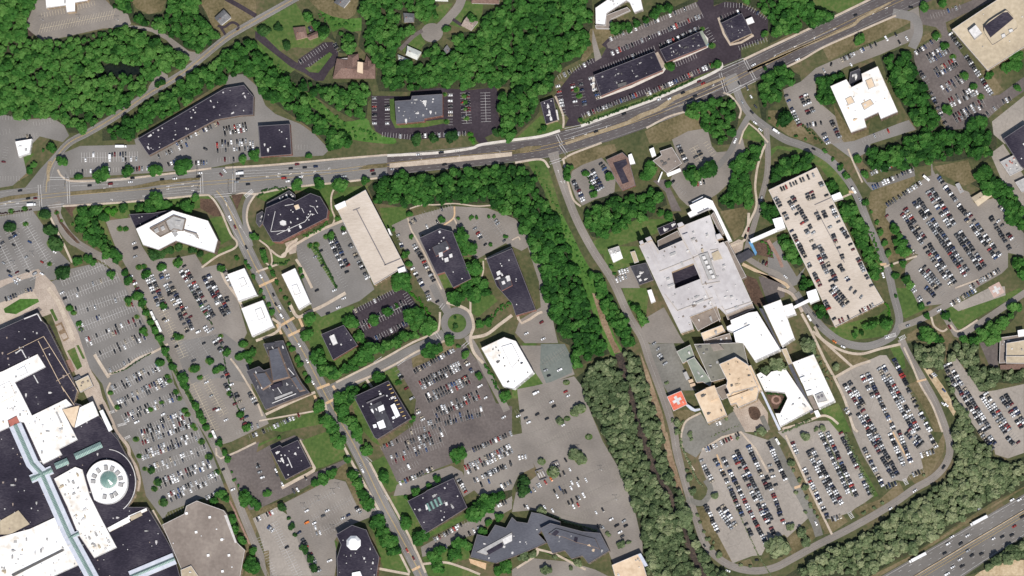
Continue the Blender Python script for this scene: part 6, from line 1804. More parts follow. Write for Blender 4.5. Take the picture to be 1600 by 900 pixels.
block(m, 'M2: 990,270 1025,255 1120,450 1085,475', 9.5, 12.5, 'wall_white', 'entrance_block', topmat='roof_white')
block(m, 'M2: 1090,495 1140,480 1180,555 1125,580', 0, 8, 'metal_grey', 'entrance_frame', .4, topmat='roof_charcoal')
block(m, 'A3: 0,555 115,490 185,575 60,640 0,640', 9.5, 10.5, 'roof_sandstone', 'tan_roof', topmat='roof_sandstone')
for q in ('A3: 670,600 800,530 815,560 685,625', 'A3: 800,525 915,475 920,492 805,545'):
    block(m, q, 9.5, 11, 'wall_tan', 'parapet_roof', topmat='roof_white_stained')
block(m, 'A3: 810,530 880,500 890,520 820,555', 11, 12, 'roof_sandstone', 'tan_roof')
# atrium spine: pale shoulders with a green glass ridge
spine = [T('M2', 150, 405), T('M2', 320, 790), T('A3', 262, 262), T('A3', 430, 640), T('A3', 620, 990)]


def glass_ridge(line, w, gw, z, shoulder='atrium_lavender'):
    if shoulder:
        block(m, ribbon(line, w), 9.5, z, 'wall_white', 'atrium_shoulder', topmat=shoulder)
    a = offset_line(line, gw / 2); b_ = offset_line(line, -gw / 2)
    A = [G(x, y, z) for x, y in a]; B = [G(x, y, z) for x, y in b_]; C = [G(x, y, z + 2.6) for x, y in line]
    V = []; F = []
    for i in range(len(line) - 1):
        n = max(2, int((A[i + 1] - A[i]).length / 1.6))
        for k in range(n):
            t0, t1 = (k + .08) / n, (k + .92) / n
            o = len(V)
            a0, a1 = A[i].lerp(A[i + 1], t0), A[i].lerp(A[i + 1], t1)
            c0_, c1_ = C[i].lerp(C[i + 1], t0), C[i].lerp(C[i + 1], t1)
            b0, b1 = B[i].lerp(B[i + 1], t0), B[i].lerp(B[i + 1], t1)
            V += [a0, a1, c1_, c0_, b0, b1]
            F += [[o, o + 1, o + 2, o + 3], [o + 3, o + 2, o + 5, o + 4]]
    g = mesh('glass_ridge', V, F, ['glass_green'], m)
    # glazing bars under the panes
    V = []; F = []
    for i in range(len(line) - 1):
        o = len(V); d = Vector((0, 0, -.06))
        V += [A[i] + d, A[i + 1] + d, C[i + 1] + d, C[i] + d, B[i] + d, B[i + 1] + d]
        F += [[o, o + 1, o + 2, o + 3], [o + 3, o + 2, o + 5, o + 4]]
    o = mesh('glazing_bars', V, F, ['metal_pale'], m)


glass_ridge(spine, 20, 6.5, 12.4)
glass_ridge([T('A3', 192, 295), T('A3', 325, 235)], 13, 8, 12.0)
glass_ridge([T('A3', 345, 215), T('A3', 425, 180)], 12, 10, 12.0, None)
glass_ridge([T('A3', 468, 155), T('A3', 635, 78)], 12, 10, 12.0, None)
glass_ridge([T('A3', 430, 662), T('A3', 492, 630)], 8, 5, 12.6)
glass_ridge([T('A3', 815, 905), T('A3', 1090, 790)], 18, 6, 11.5)
block(m, 'A3: 70,890 395,728 400,742 80,905', Z1, Z1 + 1.2, 'metal_dark', 'dark_ridge', .3)
# rotunda
cx_, cy_ = 667, 313
ring = []
for a in range(40):
    t_ = 2 * PI * a / 40
    x_, y_ = cx_ + 132 * math.cos(t_), cy_ + 138 * math.sin(t_)
    k_ = (x_ - 600) * .42 + (cy_ + 40 - y_) * .0
    ring.append((max(x_, 528 + max(0, (y_ - 240)) * .33), y_))
add_section(m, [T('A3', *q) for q in ring], 14, z=9.45, roof='roof_white', wall='wall_white', par=.4, win=False, vents=4)
for a in (-95, -68, -40, -15, 10, 52, 70, 100, 160, 183, 205, 232):
    if a in (160,): continue
    t_ = math.radians(a); x_, y_ = cx_ + 92 * math.cos(t_) * .95, cy_ + 92 * math.sin(t_)
    q = [T('A3', x_ + u * 15 * math.cos(t_) - v * 12 * math.sin(t_), y_ + u * 15 * math.sin(t_) + v * 12 * math.cos(t_)) for u, v in ((-1, -1), (1, -1), (1, 1), (-1, 1))]
    block(m, q, 14, 15.6, 'metal_dark', 'roof_monitor', .35, topmat='metal_grey')
# glass dome of the rotunda with ribs
dome_c = G(*T('A3', 678, 297), 15); V = []; F = []; VB = []; FB = []
RD = 58 / 4 * S
for k in range(28):
    t0, t1 = 2 * PI * (k + .07) / 28, 2 * PI * (k + .93) / 28
    for j in range(3):
        r0, r1 = RD * (1 - j / 3), RD * (1 - (j + 1) / 3) + .05
        z0_, z1_ = 14 + 4.2 * (j / 3) ** .8, 14 + 4.2 * ((j + 1) / 3) ** .8
        o = len(V)
        V += [(dome_c.x + r0 * math.cos(t0), dome_c.y + r0 * math.sin(t0), z0_), (dome_c.x + r0 * math.cos(t1), dome_c.y + r0 * math.sin(t1), z0_), (dome_c.x + r1 * math.cos(t1), dome_c.y + r1 * math.sin(t1), z1_), (dome_c.x + r1 * math.cos(t0), dome_c.y + r1 * math.sin(t0), z1_)]
        F.append([o, o + 1, o + 2, o + 3])
mesh('glass_dome', V, F, ['glass_green'], m)
V = [(dome_c.x + RD * 1.02 * math.cos(2 * PI * k / 28), dome_c.y + RD * 1.02 * math.sin(2 * PI * k / 28), 14.02) for k in range(28)] + [(dome_c.x, dome_c.y, 18.05)]
mesh('dome_frame', V, [[k, (k + 1) % 28, 28] for k in range(28)], ['metal_pale'], m)
# curved canopy line round the rotunda
arc = [T('A3', cx_ + 180 * math.cos(math.radians(a)), cy_ + 205 * math.sin(math.radians(a))) for a in range(-85, 62, 7)]
block(m, ribbon(arc, 1.0), 9.5, 10.6, 'metal_pale', 'curved_rail')
for q, w_ in (('M1: 70,535 435,355', .7), ('M1: 435,355 780,905', 1.2), ('M1: 380,400 640,905', 1.2), ('M1: 420,490 490,460', .7), ('M2: 600,0 740,210', 1.2), ('M1: 560,800 700,720', .7)):
    block(m, ribbon(pts(q), w_ * .7), 9.5, 10.0, 'roof_tan', 'pipe_run')
for q in ('M1: 210,480 260,570', 'M1: 155,525 215,480', 'M1: 335,740 380,820', 'M1: 240,180 372,128', 'M1: 372,128 412,200'):
    block(m, ribbon(pts(q), 1.5), 9.5, 10.8, 'metal_pale', 'duct')
b = building('department_store', 'beige gravel roofed store with sawtooth corners at the lower edge', [
    sec('A3: 1015,580 1152,512 1165,462 1230,430 1398,490 1420,520 1480,690 1530,738 1490,960 1150,960 1135,860', 11, 'roof_gravel', 'wall_tan', vents=6, um=('roof_white',), floors=2)], 'store')
add_section(b, 'A3: 1130,862 1195,835 1240,900 1240,960 1140,960', 13, roof='roof_sandstone', wall='wall_tan', units=2)
for x_, y_ in ((1165, 508), (1310, 532), (1225, 625), (1385, 672), (1300, 770), (1430, 770), (1390, 870)):
    block(b, 'A3: %d,%d %d,%d %d,%d %d,%d' % (x_ - 8, y_ - 5, x_ + 7, y_ - 8, x_ + 9, y_ + 6, x_ - 6, y_ + 9), 11, 12.2, 'roof_white', 'white_roof_unit')
block(b, 'A3: 1400,520 1416,518 1480,690 1468,694', 11, 11.5, 'coping_pale', 'roof_kerb')
# ================================================================== CARS
def axis_of(dx, dy):
    """world heading of an image direction"""
    return math.atan2(-dy, dx)


def road_heading(px, py):
    best, h = 1e9, 0
    for p in ROADS:
        for a, b in zip(p[:-1:2], p[2::2]):
            mx, my = (a[0] + b[0]) / 2, (a[1] + b[1]) / 2
            d = (mx - px) ** 2 + (my - py) ** 2
            if d < best:
                best = d; h = axis_of(b[0] - a[0], b[1] - a[1])
    return h


CAR_JOBS = []      # individuals: run place, list


def lone(place, mode, items, moving=False, tile='P', z=.45):
    """cars standing or driving alone; items 'x,y,c x,y,c ...' with tile switches"""
    t = tile; L = []
    for w in items.split():
        if w.endswith(':'):
            t = w[:-1]; continue
        f = w.split(',')
        x, y = T(t, float(f[0]), float(f[1]))
        L.append((x, y, f[2][0], 'van' if f[2][1:] == 'v' else ('suv' if f[2][1:] == 's' else pick_kind())))
    CAR_JOBS.append((place, mode, L, moving, z))


def word(kind):
    return {'car': 'car', 'suv': 'car', 'hatchback': 'car', 'pickup': 'pickup', 'van': 'van'}[kind]


def run_lone():
    for place, mode, L, moving, z in CAR_JOBS:
        L, end = axis_sort(L)
        cnt, seen = {}, {}
        for q in L:
            k = (q[2], word(q[3])); cnt[k] = cnt.get(k, 0) + 1
        for x, y, c, kind in L:
            k = (c, word(kind)); seen[k] = seen.get(k, 0) + 1
            h = road_heading(x, y) if mode == 'road' else axis_of(*mode)
            if random.random() < .5: h += PI
            p = G(x, y, z + .8)
            o = '' if cnt[k] == 1 else ORD[seen[k] - 1] + ' such from ' + end + ', '
            lb = '%s %s, %s%s' % (PAINT[c][0], word(kind), o, place)
            put_car(kind, c, p.x, p.y, z, h + random.gauss(0, .02), lb, 'moving cars on the roads' if moving else 'parked cars standing alone')


NROW = [0]


def row(s, occ=.9, dbl=False, marks=True, place=None, z=.40, pal=MIX, pitch=4.15, lines='paint_worn', slant=0.0):
    """a line of parking bays: centre line s, share of bays filled"""
    a, b = [Vector(q) for q in pts(s)]
    d = b - a; L = d.length; t = d / L; n = Vector((-t.y, t.x))
    if slant:
        c_, s_ = math.cos(slant), math.sin(slant)
        n = Vector((n.x * c_ - n.y * s_, n.x * s_ + n.y * c_))
    m = max(1, int(L / pitch))
    cars = []
    for side in ((-1, 1) if dbl else (0,)):
        off = n * (3.95 * side)
        runlen = 0
        for i in range(m):
            q = a + t * ((i + .5) * L / m) + off
            if random.random() < occ:
                j = t * random.gauss(0, .18) + n * random.gauss(0, .3)
                cars.append((q.x + j.x, q.y + j.y, random.choice(pal), pick_kind()))
        if marks:
            for i in range(m + 1):
                q = a + t * (i * L / m) + off
                mark_z = z + .02
                w = .30
                h = n * 3.85
                e = t * w / 2
                MK[lines].append([tuple(G(v.x, v.y, mark_z)) for v in (q - h - e, q + h - e, q + h + e, q - h + e)])
    if marks and dbl:
        e = n * .17
        MK[lines].append([tuple(G(v.x, v.y, z + .025)) for v in (a - e, b - e, b + e, a + e)])
    head = axis_of(n.x, n.y)
    if place:
        cars2, end = axis_sort(cars)
        for k, (x, y, c, kind) in enumerate(cars2):
            p = G(x, y, z + .8)
            put_car(kind, c, p.x, p.y, z, head + (PI if random.random() < .5 else 0) + random.gauss(0, .02),
                    '%s %s, %s from %s in the row %s' % (PAINT[c][0], word(kind), ORD[k], end, place), 'parked cars in single rows')
    else:
        for x, y, c, kind in cars:
            p = G(x, y, z + .8)
            MASS.append((kind, p.x, p.y, z, head + (PI if random.random() < .5 else 0) + random.gauss(0, .02), c))


DARKP = 'kkkkkkkkkccccccccwwwwwggggrdnnb'
LITEP = 'kkkkkkcccwwwwwwwwwgggggggrdnt'
# --- mall side (upper left to lower left)
for s_, o_, d_ in (('A1: -20,590 120,860', .10, 1), ('A1: 60,545 215,840', .07, 1), ('A1: 150,480 315,760', .06, 1)):
    row(s_, o_, d_, lines='paint_white')
row('A1: 0,447 205,432', .03, 0); row('A2: 30,75 200,5', .85, 0)
for s_, o_ in (('A2: 385,-40 660,-150', .02), ('A2: 405,60 740,-70', .03), ('A2: 455,150 790,40', .12), ('A2: 495,250 840,115', .14), ('A2: 540,340 880,200', .25), ('A2: 610,430 905,295', .34),
               ('A2: 705,640 1005,480', .42), ('A2: 740,730 1055,570', .55), ('A2: 770,820 1110,670', .50), ('A2: 880,905 1160,785', .55),
               ('A3: 880,55 1200,-60', .5), ('A3: 880,150 1245,20', .62), ('A3: 935,240 1290,105', .42), ('A3: 990,330 1315,195', .55), ('A3: 1055,410 1365,270', .62)):
    row(s_, o_, 1, lines='paint_white')
row('A2: 665,525 950,385', .3, 0, lines='paint_white'); row('A3: 1030,525 1150,480', 0, 0); row('A3: 1285,420 1350,385', .9, 0)
row('A3: 860,10 1000,-30', .7, 0)
# --- strip shop lot
row('A1: 510,85 860,78', .22, 1, lines='paint_white'); row('A1: 440,175 930,152', .30, 0); row('A1: 640,165 1000,150', .5, 0)
row('A0: 1095,897 1370,768', .85, 0); row('A0: 1395,822 1545,790', .75, 1); row('A0: 1380,890 1545,880', .6, 0); row('A1: 1350,25 1590,8', .6, 1); row('A1: 1045,130 1110,102', .9, 0)
row('A1: 985,80 1190,-5', .6, 0); row('A1: 1200,120 1300,115', .6, 0); row('A1: 1360,100 1470,95', .5, 0); row('A1: 1280,40 1290,20', .9, 0)
row('A0: 0,730 160,745', .0, 0); row('A0: 210,775 330,750', .0, 0); row('A1: 0,215 120,215', .05, 0); row('A0: 110,865 230,845', .3, 0); row('A1: 20,120 40,20', .6, 0); row('A0: 0,830 60,820', 0, 0)
row('B1: 245,20 320,20', .0, 0); row('A0: 260,95 400,70', 0, 0, lines='paint_cream'); row('A0: 470,50 590,20', 0, 0, lines='paint_cream'); row('A0: 250,180 480,135', 0, 1, lines='paint_cream', slant=.5); row('A0: 480,135 710,90', 0, 1, lines='paint_cream', slant=.5)
# --- broad car park between mall and kiosks
row('A1: 815,820 910,1000', .8, 0); row('A1: 930,820 1010,1010', .85, 1); row('A2: 985,70 1150,430', .06, 1, lines='paint_cream')
row('A1: 1010,790 1190,1170', .75, 1); row('A1: 1125,750 1325,1090', .85, 1); row('A1: 1285,820 1420,1070', .92, 1, pal=DARKP)
row('A2: 1290,230 1420,420', .55, 1); row('A2: 1140,320 1230,470', .05, 1); row('A2: 1230,300 1320,450', .04, 1)
row('A2: 1205,600 1345,890', .02, 1, lines='paint_cream'); row('A2: 1275,555 1400,790', .05, 1, lines='paint_cream'); row('A2: 1385,510 1560,880', .55, 1); row('A2: 1555,650 1605,730', .9, 0)
row('A2: 1400,20 1440,120', .5, 0); row('A1: 1400,790 1450,890', .8, 0)
row('B2: 170,840 275,792', .95, 0); row('B2: 40,900 160,845', .5, 0); row('B2: -120,905 20,860', .4, 0)
# --- avenue car parks
row('B1: 465,570 560,770', .92, 1, pal=DARKP); row('B1: 540,535 700,845', .55, 0); row('B1: 360,645 490,900', .06, 0); row('B1: 265,650 390,880', .02, 0); row('B1: 420,640 560,890', .04, 0)
row('B1: 960,500 1060,430', .35, 0); row('B1: 1070,440 1220,390', .2, 0); row('B1: 1060,520 1140,485', .7, 0); row('B1: 985,625 1040,720', .9, 0); row('B1: 1045,730 1115,860', .85, 0); row('B1: 975,770 1045,890', .8, 0); row('B1: 885,560 915,650', .7, 0)
row('B1: 1365,500 1460,640', .16, 1); row('B1: 1470,470 1570,600', .1, 1)
row('B2: 1065,20 1090,80', .9, 0)
row('B2: 615,145 870,15', .25, 0, lines='paint_white'); row('B2: 660,240 940,100', .35, 1, lines='paint_white'); row('B2: 745,315 945,215', .6, 0, lines='paint_white'); row('B2: 930,35 985,120', 0, 0, lines='paint_white')
row('B2: 985,525 1240,385', .95, 0); row('B2: 1025,610 1280,480', .95, 1); row('B2: 1065,695 1335,570', .85, 1); row('B2: 1115,785 1395,665', .8, 1)
row('B2: 960,890 1420,770', .4, 1); row('B3: 780,100 1000,10', .35, 0); row('B3: 935,90 1180,-10', .6, 1); row('B3: 845,175 1165,60', .3, 1); row('B3: 900,245 1010,190', .3, 0)
row('B2: 880,515 915,570', .9, 0); row('B2: 1005,755 1045,830', .9, 0); row('B2: 1310,455 1355,530', .8, 0)
row('B3: 895,325 1110,225', .75, 0); row('B3: 1320,130 1600,5', .85, 0, pal=LITEP); row('B3: 1310,240 1600,100', .93, 1, pal=LITEP); row('B3: 1360,305 1600,200', .85, 0, pal=LITEP); row('B3: 1430,270 1600,190', .9, 0)
row('B3: 1245,265 1315,380', .9, 0, pal=LITEP); row('B3: 1400,330 1480,300', .6, 0); row('B3: 1530,345 1600,310', .8, 0); row('C3: 35,162 95,150', .8, 0, pal='w')
row('B3: 1110,675 1260,595', .85, 0); row('B3: 1255,590 1375,545', .6, 0); row('B3: 1180,720 1400,600', .4, 0); row('B3: 1490,470 1600,420', .5, 0)
row('B3: 265,620 405,890', .7, 0, pal=DARKP); row('B3: 340,605 400,590', .8, 0); row('B3: 350,645 410,625', .9, 0); row('B3: 625,465 655,510', .95, 0)
row('B3: 105,570 265,900', .03, 1, lines='paint_white'); row('B3: 0,550 125,490', .3, 0, lines='paint_white'); row('B3: 20,660 120,900', .02, 0, lines='paint_white'); row('B3: 70,590 110,620', .9, 0)
row('B3: 0,190 50,310', .3, 0); row('A3: 1560,30 1610,10', .8, 0)
for s_ in ('B3: 290,480 480,380', 'B3: 330,560 600,420', 'B3: 420,620 640,500'):
    row(s_, .03, 1, lines='paint_worn')
# --- black lots at the top
row('B0: 740,605 740,780', .25, 0, lines='paint_white'); row('B0: 818,620 822,780', .4, 0, lines='paint_white'); row('B0: 790,840 980,858', .05, 0, lines='paint_white'); row('B0: 980,850 1310,835', .35, 0, lines='paint_white')
row('B0: 1215,585 1215,780', .6, 0, lines='paint_white'); row('B0: 1305,580 1318,770', .4, 1, lines='paint_white'); row('B0: 1432,580 1438,760', .02, 1, lines='paint_white')
row('B0: 275,390 440,280', .12, 0, lines='paint_white'); row('B0: 335,415 460,345', .05, 0, lines='paint_white'); row('B0: 490,270 515,320', .8, 0)
row('C0: 290,485 505,378', .25, 0, lines='paint_white'); row('C0: 610,245 1150,30', .25, 0, lines='paint_white'); row('C0: 620,335 1190,95', .35, 0, lines='paint_white'); row('C0: 560,430 890,300', .6, 0, lines='paint_white', pal=DARKP)
row('C0: 925,290 1170,175', .8, 0, lines='paint_white', pal=DARKP); row('C0: 440,725 860,560', .6, 0, lines='paint_white', pal=DARKP); row('C0: 840,590 1250,405', .6, 0, lines='paint_white'); row('C0: 285,530 325,720', .4, 0, lines='paint_white')
row('C0: 375,520 400,660', .4, 0); row('C0: 425,500 455,660', .6, 0); row('C0: 490,480 540,620', .5, 0, lines='paint_white'); row('C0: 1010,410 1150,350', .03, 0, lines='paint_white')
row('C0: 1300,115 1420,70', .7, 0); row('C0: 1470,40 1590,110', .1, 0, lines='paint_white'); row('C0: 1330,30 1440,35', .2, 0, lines='paint_white'); row('C0: 1420,300 1590,245', .05, 0, lines='paint_white'); row('C0: 1215,180 1260,260', .2, 0, lines='paint_white')
# --- clinic and north hospital lots
row('C1: 375,210 450,360', .95, 0); row('C1: 485,165 555,290', .85, 1); row('C1: 550,115 605,195', .8, 0); row('C1: 1030,-10 1090,115', .8, 0); row('C1: 1135,20 1185,110', .4, 1, lines='paint_cream'); row('C1: 1210,-10 1260,70', .1, 0, lines='paint_cream')
row('C1: 1000,230 1080,310', .1, 0); row('C1: 1150,250 1210,235', .7, 0); row('C1: 645,855 720,825', .9, 0, pal='wg'); row('C1: 665,805 730,785', .9, 0, pal='w'); row('C1: 1540,730 1600,750', .6, 0)
# --- top right
row('D0: 920,335 1070,230', .85, 0); row('D0: 1000,370 1125,300', .9, 1); row('D0: 1045,460 1180,385', .85, 1); row('D0: 1090,565 1240,470', .75, 1); row('D0: 1135,645 1305,560', .85, 1); row('D0: 1165,745 1350,640', .85, 1)
row('D0: 1135,205 1210,300', .9, 0); row('D0: 1235,345 1400,590', .9, 0); row('D0: 1010,560 1130,820', .45, 0); row('D0: 935,430 1000,520', .5, 0); row('D0: 1365,715 1440,665', .6, 0); row('D0: 1465,640 1520,615', .7, 0)
row('D0: 440,385 680,270', .7, 0); row('D0: 145,670 200,790', .8, 0); row('D0: 220,590 270,710', .75, 1); row('D0: 385,735 460,880', .85, 0); row('D0: 345,830 380,900', .8, 0); row('D0: 240,785 340,765', .7, 0); row('D0: 590,880 760,815', .35, 0); row('D0: 1020,105 1200,40', .2, 0)
row('D0: 380,400 410,405', .9, 0); row('D0: 110,590 145,670', .5, 0)
# --- parking deck roof
for s_, o_, d_ in (('D1: 45,300 290,190', .62, 0), ('D1: 45,330 125,475', .7, 0), ('D1: 135,330 275,570', .62, 1), ('D1: 255,300 275,350', .8, 1), ('D1: 325,235 385,360', .5, 0), ('D1: 300,425 325,475', .9, 0), ('D1: 395,385 480,570', .75, 0),
                   ('D1: 345,415 470,720', .7, 0), ('D1: 475,545 650,890', .6, 0), ('D1: 145,535 330,890', .65, 0), ('D1: 275,575 430,900', .62, 1), ('D1: 440,740 520,890', .55, 0),
                   ('D2: 400,0 490,110', .9, 1), ('D2: 345,60 415,200', .75, 0), ('D2: 440,210 510,180', .7, 0), ('D2: 570,150 680,95', .75, 0), ('D2: 510,0 590,60', .5, 0)):
    row(s_, o_, d_, z=DECK_Z + .03, pal='kkkkkkkccccccwwwgggrddnt', lines='paint_worn')
# --- big slanting car park
row('D1: 740,385 960,238', .85, 0); row('D1: 650,275 910,155', .7, 0); row('D1: 640,188 870,92', .75, 0)
row('D1: 840,410 1160,880', .88, 1); row('D1: 925,350 1250,820', .88, 1, pal=DARKP); row('D1: 1010,285 1155,515', .9, 1); row('D1: 1185,550 1345,780', .9, 1, pal=DARKP); row('D1: 1240,440 1440,710', .85, 1); row('D1: 1065,205 1240,445', .9, 0)
row('D1: 1390,455 1515,660', .95, 0, pal='kkkkcccckkk'); row('D1: 1425,460 1560,640', .45, 0); row('D1: 1430,370 1500,430', .6, 0); row('D1: 740,440 915,690', .5, 0); row('D1: 960,770 1070,900', .9, 1); row('D1: 870,840 910,900', .8, 0)
row('D2: 900,0 960,80', .9, 0); row('D2: 985,-10 1045,55', .9, 0); row('D2: 1060,0 1095,40', .9, 0); row('D1: 1260,898 1450,785', .8, 0)
# --- lower packed car parks (bulk)
row('D2: 490,590 590,745', .95, 1); row('D2: 575,770 700,980', .9, 1); row('D2: 585,545 660,685', .95, 0); row('D2: 620,530 790,890', .95, 0); row('D2: 705,490 930,900', .93, 1, pal=LITEP)
row('D3: 600,100 720,340', .95, 0, pal=LITEP); row('D3: 640,0 800,280', .93, 1); row('D3: 755,-10 850,215', .95, 0); row('D3: 815,-10 895,195', .95, 0); row('D3: 870,-10 960,85', .9, 1)
row('D3: 225,225 375,540', .93, 0, pal=LITEP); row('D3: 260,110 450,460', .93, 1, pal=LITEP); row('D3: 325,0 505,385', .93, 0); row('D3: 370,0 555,405', .93, 0, pal=DARKP); row('D3: 450,0 640,395', .93, 0, pal=DARKP)
row('C3: 1180,170 1255,315', .95, 0); row('C3: 1265,165 1330,280', .9, 0); row('C3: 1320,160 1590,700', .95, 0); row('C3: 1335,290 1450,545', .92, 0, pal=DARKP); row('C3: 1390,120 1610,560', .93, 1); row('C3: 1475,80 1600,360', .93, 0)
row('D3: 0,60 120,320', .93, 0, pal=DARKP); row('D3: -10,270 100,575', .8, 0); row('D3: 10,200 50,340', .7, 0); row('C3: 1300,465 1390,600', .93, 1, pal=LITEP); row('D3: -30,500 40,640', .8, 0)
row('D2: 1115,470 1185,600', .95, 1); row('D2: 1185,590 1375,890', .93, 1); row('D2: 1345,660 1500,900', .9, 1, pal=LITEP); row('D2: 1470,670 1600,870', .9, 1); row('D3: 1330,-20 1420,100', .8, 1); row('D3: 1470,-20 1560,80', .5, 1)
row('C3: 0,330 0,331', 0, 0, marks=False)
# --- wood side car park bays (mostly empty)
for s_ in ('C2: 30,790 300,640', 'C2: 60,860 380,690', 'C2: 250,830 460,720', 'C3: 100,20 330,-90', 'C3: 170,90 420,-20', 'C3: 240,370 600,210', 'C3: 330,450 660,300', 'C3: 430,510 680,400', 'C3: 270,500 470,560', 'C2: 190,480 330,390'):
    row(s_, .0, 1, lines='paint_faint')
row('C2: 1270,850 1310,835', .95, 0, pal='w'); row('C2: 880,340 920,390', .95, 0, pal='wg'); row('C2: 915,410 960,480', .95, 0)

# individually built rows (nearest to the camera, lower right)
row('D2: 785,440 870,610', .95, 0, place='between lawn strip and service road', pal=DARKP)
row('D2: 870,625 1015,900', .85, 0)
row('D3: 1010,20 1055,100', .95, 0, place='at the corner of the curving road')
row('D3: 950,150 1040,120', .95, 0, place='above the dry grass corner')
row('D3: 885,280 970,240', .95, 0, place='below the dry grass corner')
row('D3: 735,350 805,318', .95, 0, place='at the foot of the green swale')
row('D3: 395,550 460,525', .95, 0, place='on the curving road\'s dry corner')
row('C3: 1190,122 1425,12', .9, 0, place='along the packed lot\'s upper kerb', pal=DARKP)
row('C3: 1205,450 1290,630', .95, 0)
row('C3: 1450,555 1500,650', .8, 0)
row('D2: 1140,105 1300,10', .9, 0)
row('D2: 480,750 520,800', .95, 0)
row('D3: 150,60 185,140', .9, 0, place='by the lower lane\'s pale kerb')
row('B1: 545,540 545,541', 0, 0, marks=False)

# lone cars
lone('on the avenue before the dark roofed shops', 'road', 'A1: 125,292,k 175,340,k 220,340,d 560,260,k 610,235,k 690,250,d 815,238,w 828,213,k 1013,222,k 1093,217,w 1128,192,k 1240,205,k 1250,182,w', True)
lone('on the avenue at the tree lined street junction', 'road', 'A1: 1382,192,d 1405,168,w 1487,218,k 1510,200,c 1477,238,g 1550,252,k B1: 257,127,d 217,153,k 305,147,k 373,141,n 175,214,r 200,233,w 278,206,w', True)
lone('on the avenue beside the grass median tip', 'road', 'B1: 550,203,g 727,167,d 735,188,k 850,158,g 1013,67,w 1158,54,k 1178,128,k', True)
lone('on the dark avenue below the roadside shops', 'road', 'C0: 1170,508,d 1195,522,r 1068,580,k 985,617,w 918,622,w 700,712,k 525,822,k 1145,602,k 1165,640,w 1510,405,w', True)
lone('on the hospital drive below the big junction', 'road', 'C0: 1420,522,k 1470,550,c 1495,605,w 1440,640,g 1522,665,c 1500,702,k 1520,768,w 1552,810,w 1395,880,w', True)
lone('on the avenue above the white stained roof', 'road', 'D0: 185,372,w 547,95,k 893,45,k', True)
lone('on the avenue end of the tree lined street', 'road', 'A1: 1410,350,g 1437,463,w 1470,520,d 1540,648,k B1: 30,825,w', True)
lone('on the street between the white kiosks', 'road', 'B2: 110,45,k 125,105,k 150,120,w 160,175,w 210,135,k 192,242,n', True)
lone('on the street beside the slate roofed complex', 'road', 'B2: 270,355,w 320,455,w 355,590,w 445,795,w', True)
lone('on the street beside the domed office', 'road', 'B3: 668,243,w 655,205,g 985,790,d 945,740,r', True)
lone('on the ring road beside the parking deck', 'road', 'D1: 285,32,k 575,350,g 720,820,w D2: 875,235,g 415,335,o 470,368,w 745,308,w 310,240,k 290,165,c', True)
lone('on the cross road below the big car park', 'road', 'D2: 1135,245,d 1070,140,w 1005,95,n', True)
lone('on the hospital drop-off loop', 'road', 'C1: 1460,580,k 1478,535,d 1560,340,g D1: 110,830,w', True)
lone('on the loop road beside the olive wood', 'road', 'C3: 1205,712,k 1350,868,w D3: 765,480,w 918,368,w 1098,220,k', True)
lone('on the lower lane between the packed car parks', 'road', 'C3: 1530,800,k D3: 300,570,w 60,65,w', True)
lone('on the highway above its median', 'road', 'D3: 1525,425,w 1570,425,w 1150,655,w 1248,648,w 1125,700,w 1205,698,k 1105,758,k 1320,480,g', True)
lone('on the highway below its median', 'road', 'D3: 1250,743,g 1408,668,w 1465,655,k 1525,645,k 1540,590,r 1275,772,k 1335,762,k 1200,797,w 1215,838,k 1155,845,w 1120,888,w 1590,530,k', True)
lone('in the avenue corner of the striped deck car park', (.87, -.4), 'B1: 405,668,k 370,705,g 575,757,r 660,765,w 568,800,k B2: 450,160,k 515,122,w 548,65,w 380,15,k 490,15,w', z=.40)
lone('in the greyer half of the wood side lot', (.87, -.4), 'C2: 335,648,r 350,675,w 248,712,w 262,740,k 62,770,k 40,800,w 158,790,k 87,813,c 105,840,w 218,817,k 322,857,w', z=.40)
lone('in the greenish grey lot by the white office', (.87, -.4), 'C2: 210,515,g 298,512,w 230,548,k 195,318,w 90,285,w 185,215,d', z=.40)
lone('in the wide bays beside the olive wood', (.45, .9), 'C3: 363,236,w 325,258,k 298,268,k 413,295,k 375,318,w 412,328,w 370,350,w 463,300,w 335,372,k 300,352,b 265,370,k 282,400,w 320,375,c 448,395,w 420,410,g 405,413,k 375,430,k 355,445,k 413,455,r 385,465,w', z=.40)
lone('in the bays above the grey crank shaped office', (.5, .87), 'C3: 527,505,w 568,487,k 255,492,w 205,472,w 540,590,k 557,593,c 572,597,g 80,465,k 98,470,w', z=.40)
lone('beside the tree island near the olive wood', (.8, -.45), 'C3: 700,557,g 712,587,k 655,585,k 675,627,w 690,652,c 705,697,k 620,547,w', z=.40)
lone('along the fenced bins of the wood side car park', (.55, .83), 'C3: 335,175,k 245,295,o 210,315,r 175,330,w 162,337,g 115,370,b 140,360,g 45,400,k', z=.40)
lone('in the half empty mall corner car park', (.87, .45), 'A1: 185,612,b 85,632,k 262,738,r 172,795,k 22,745,g 55,797,k 65,825,b 95,855,w 115,845,w 100,870,g 262,812,w 340,675,w', z=.40)
lone('in the broad striped car park by the kiosks', (.87, -.4), 'A2: 1043,205,w 1015,130,k 1043,130,c 1160,125,w 1190,180,d 1290,590,w 1340,757,d 1412,825,w 1210,455,c 1240,275,w', z=.40)
lone('on the north side of the angular white office car park', (.9, -.4), 'A1: 838,620,w 848,652,k 845,705,g', z=.40)
lone('in the empty car park of the domed office', (.9, -.4), 'B3: 318,493,w 445,493,w 420,525,c 543,540,w 577,520,n 365,570,w 318,567,o 460,805,w', z=.40)
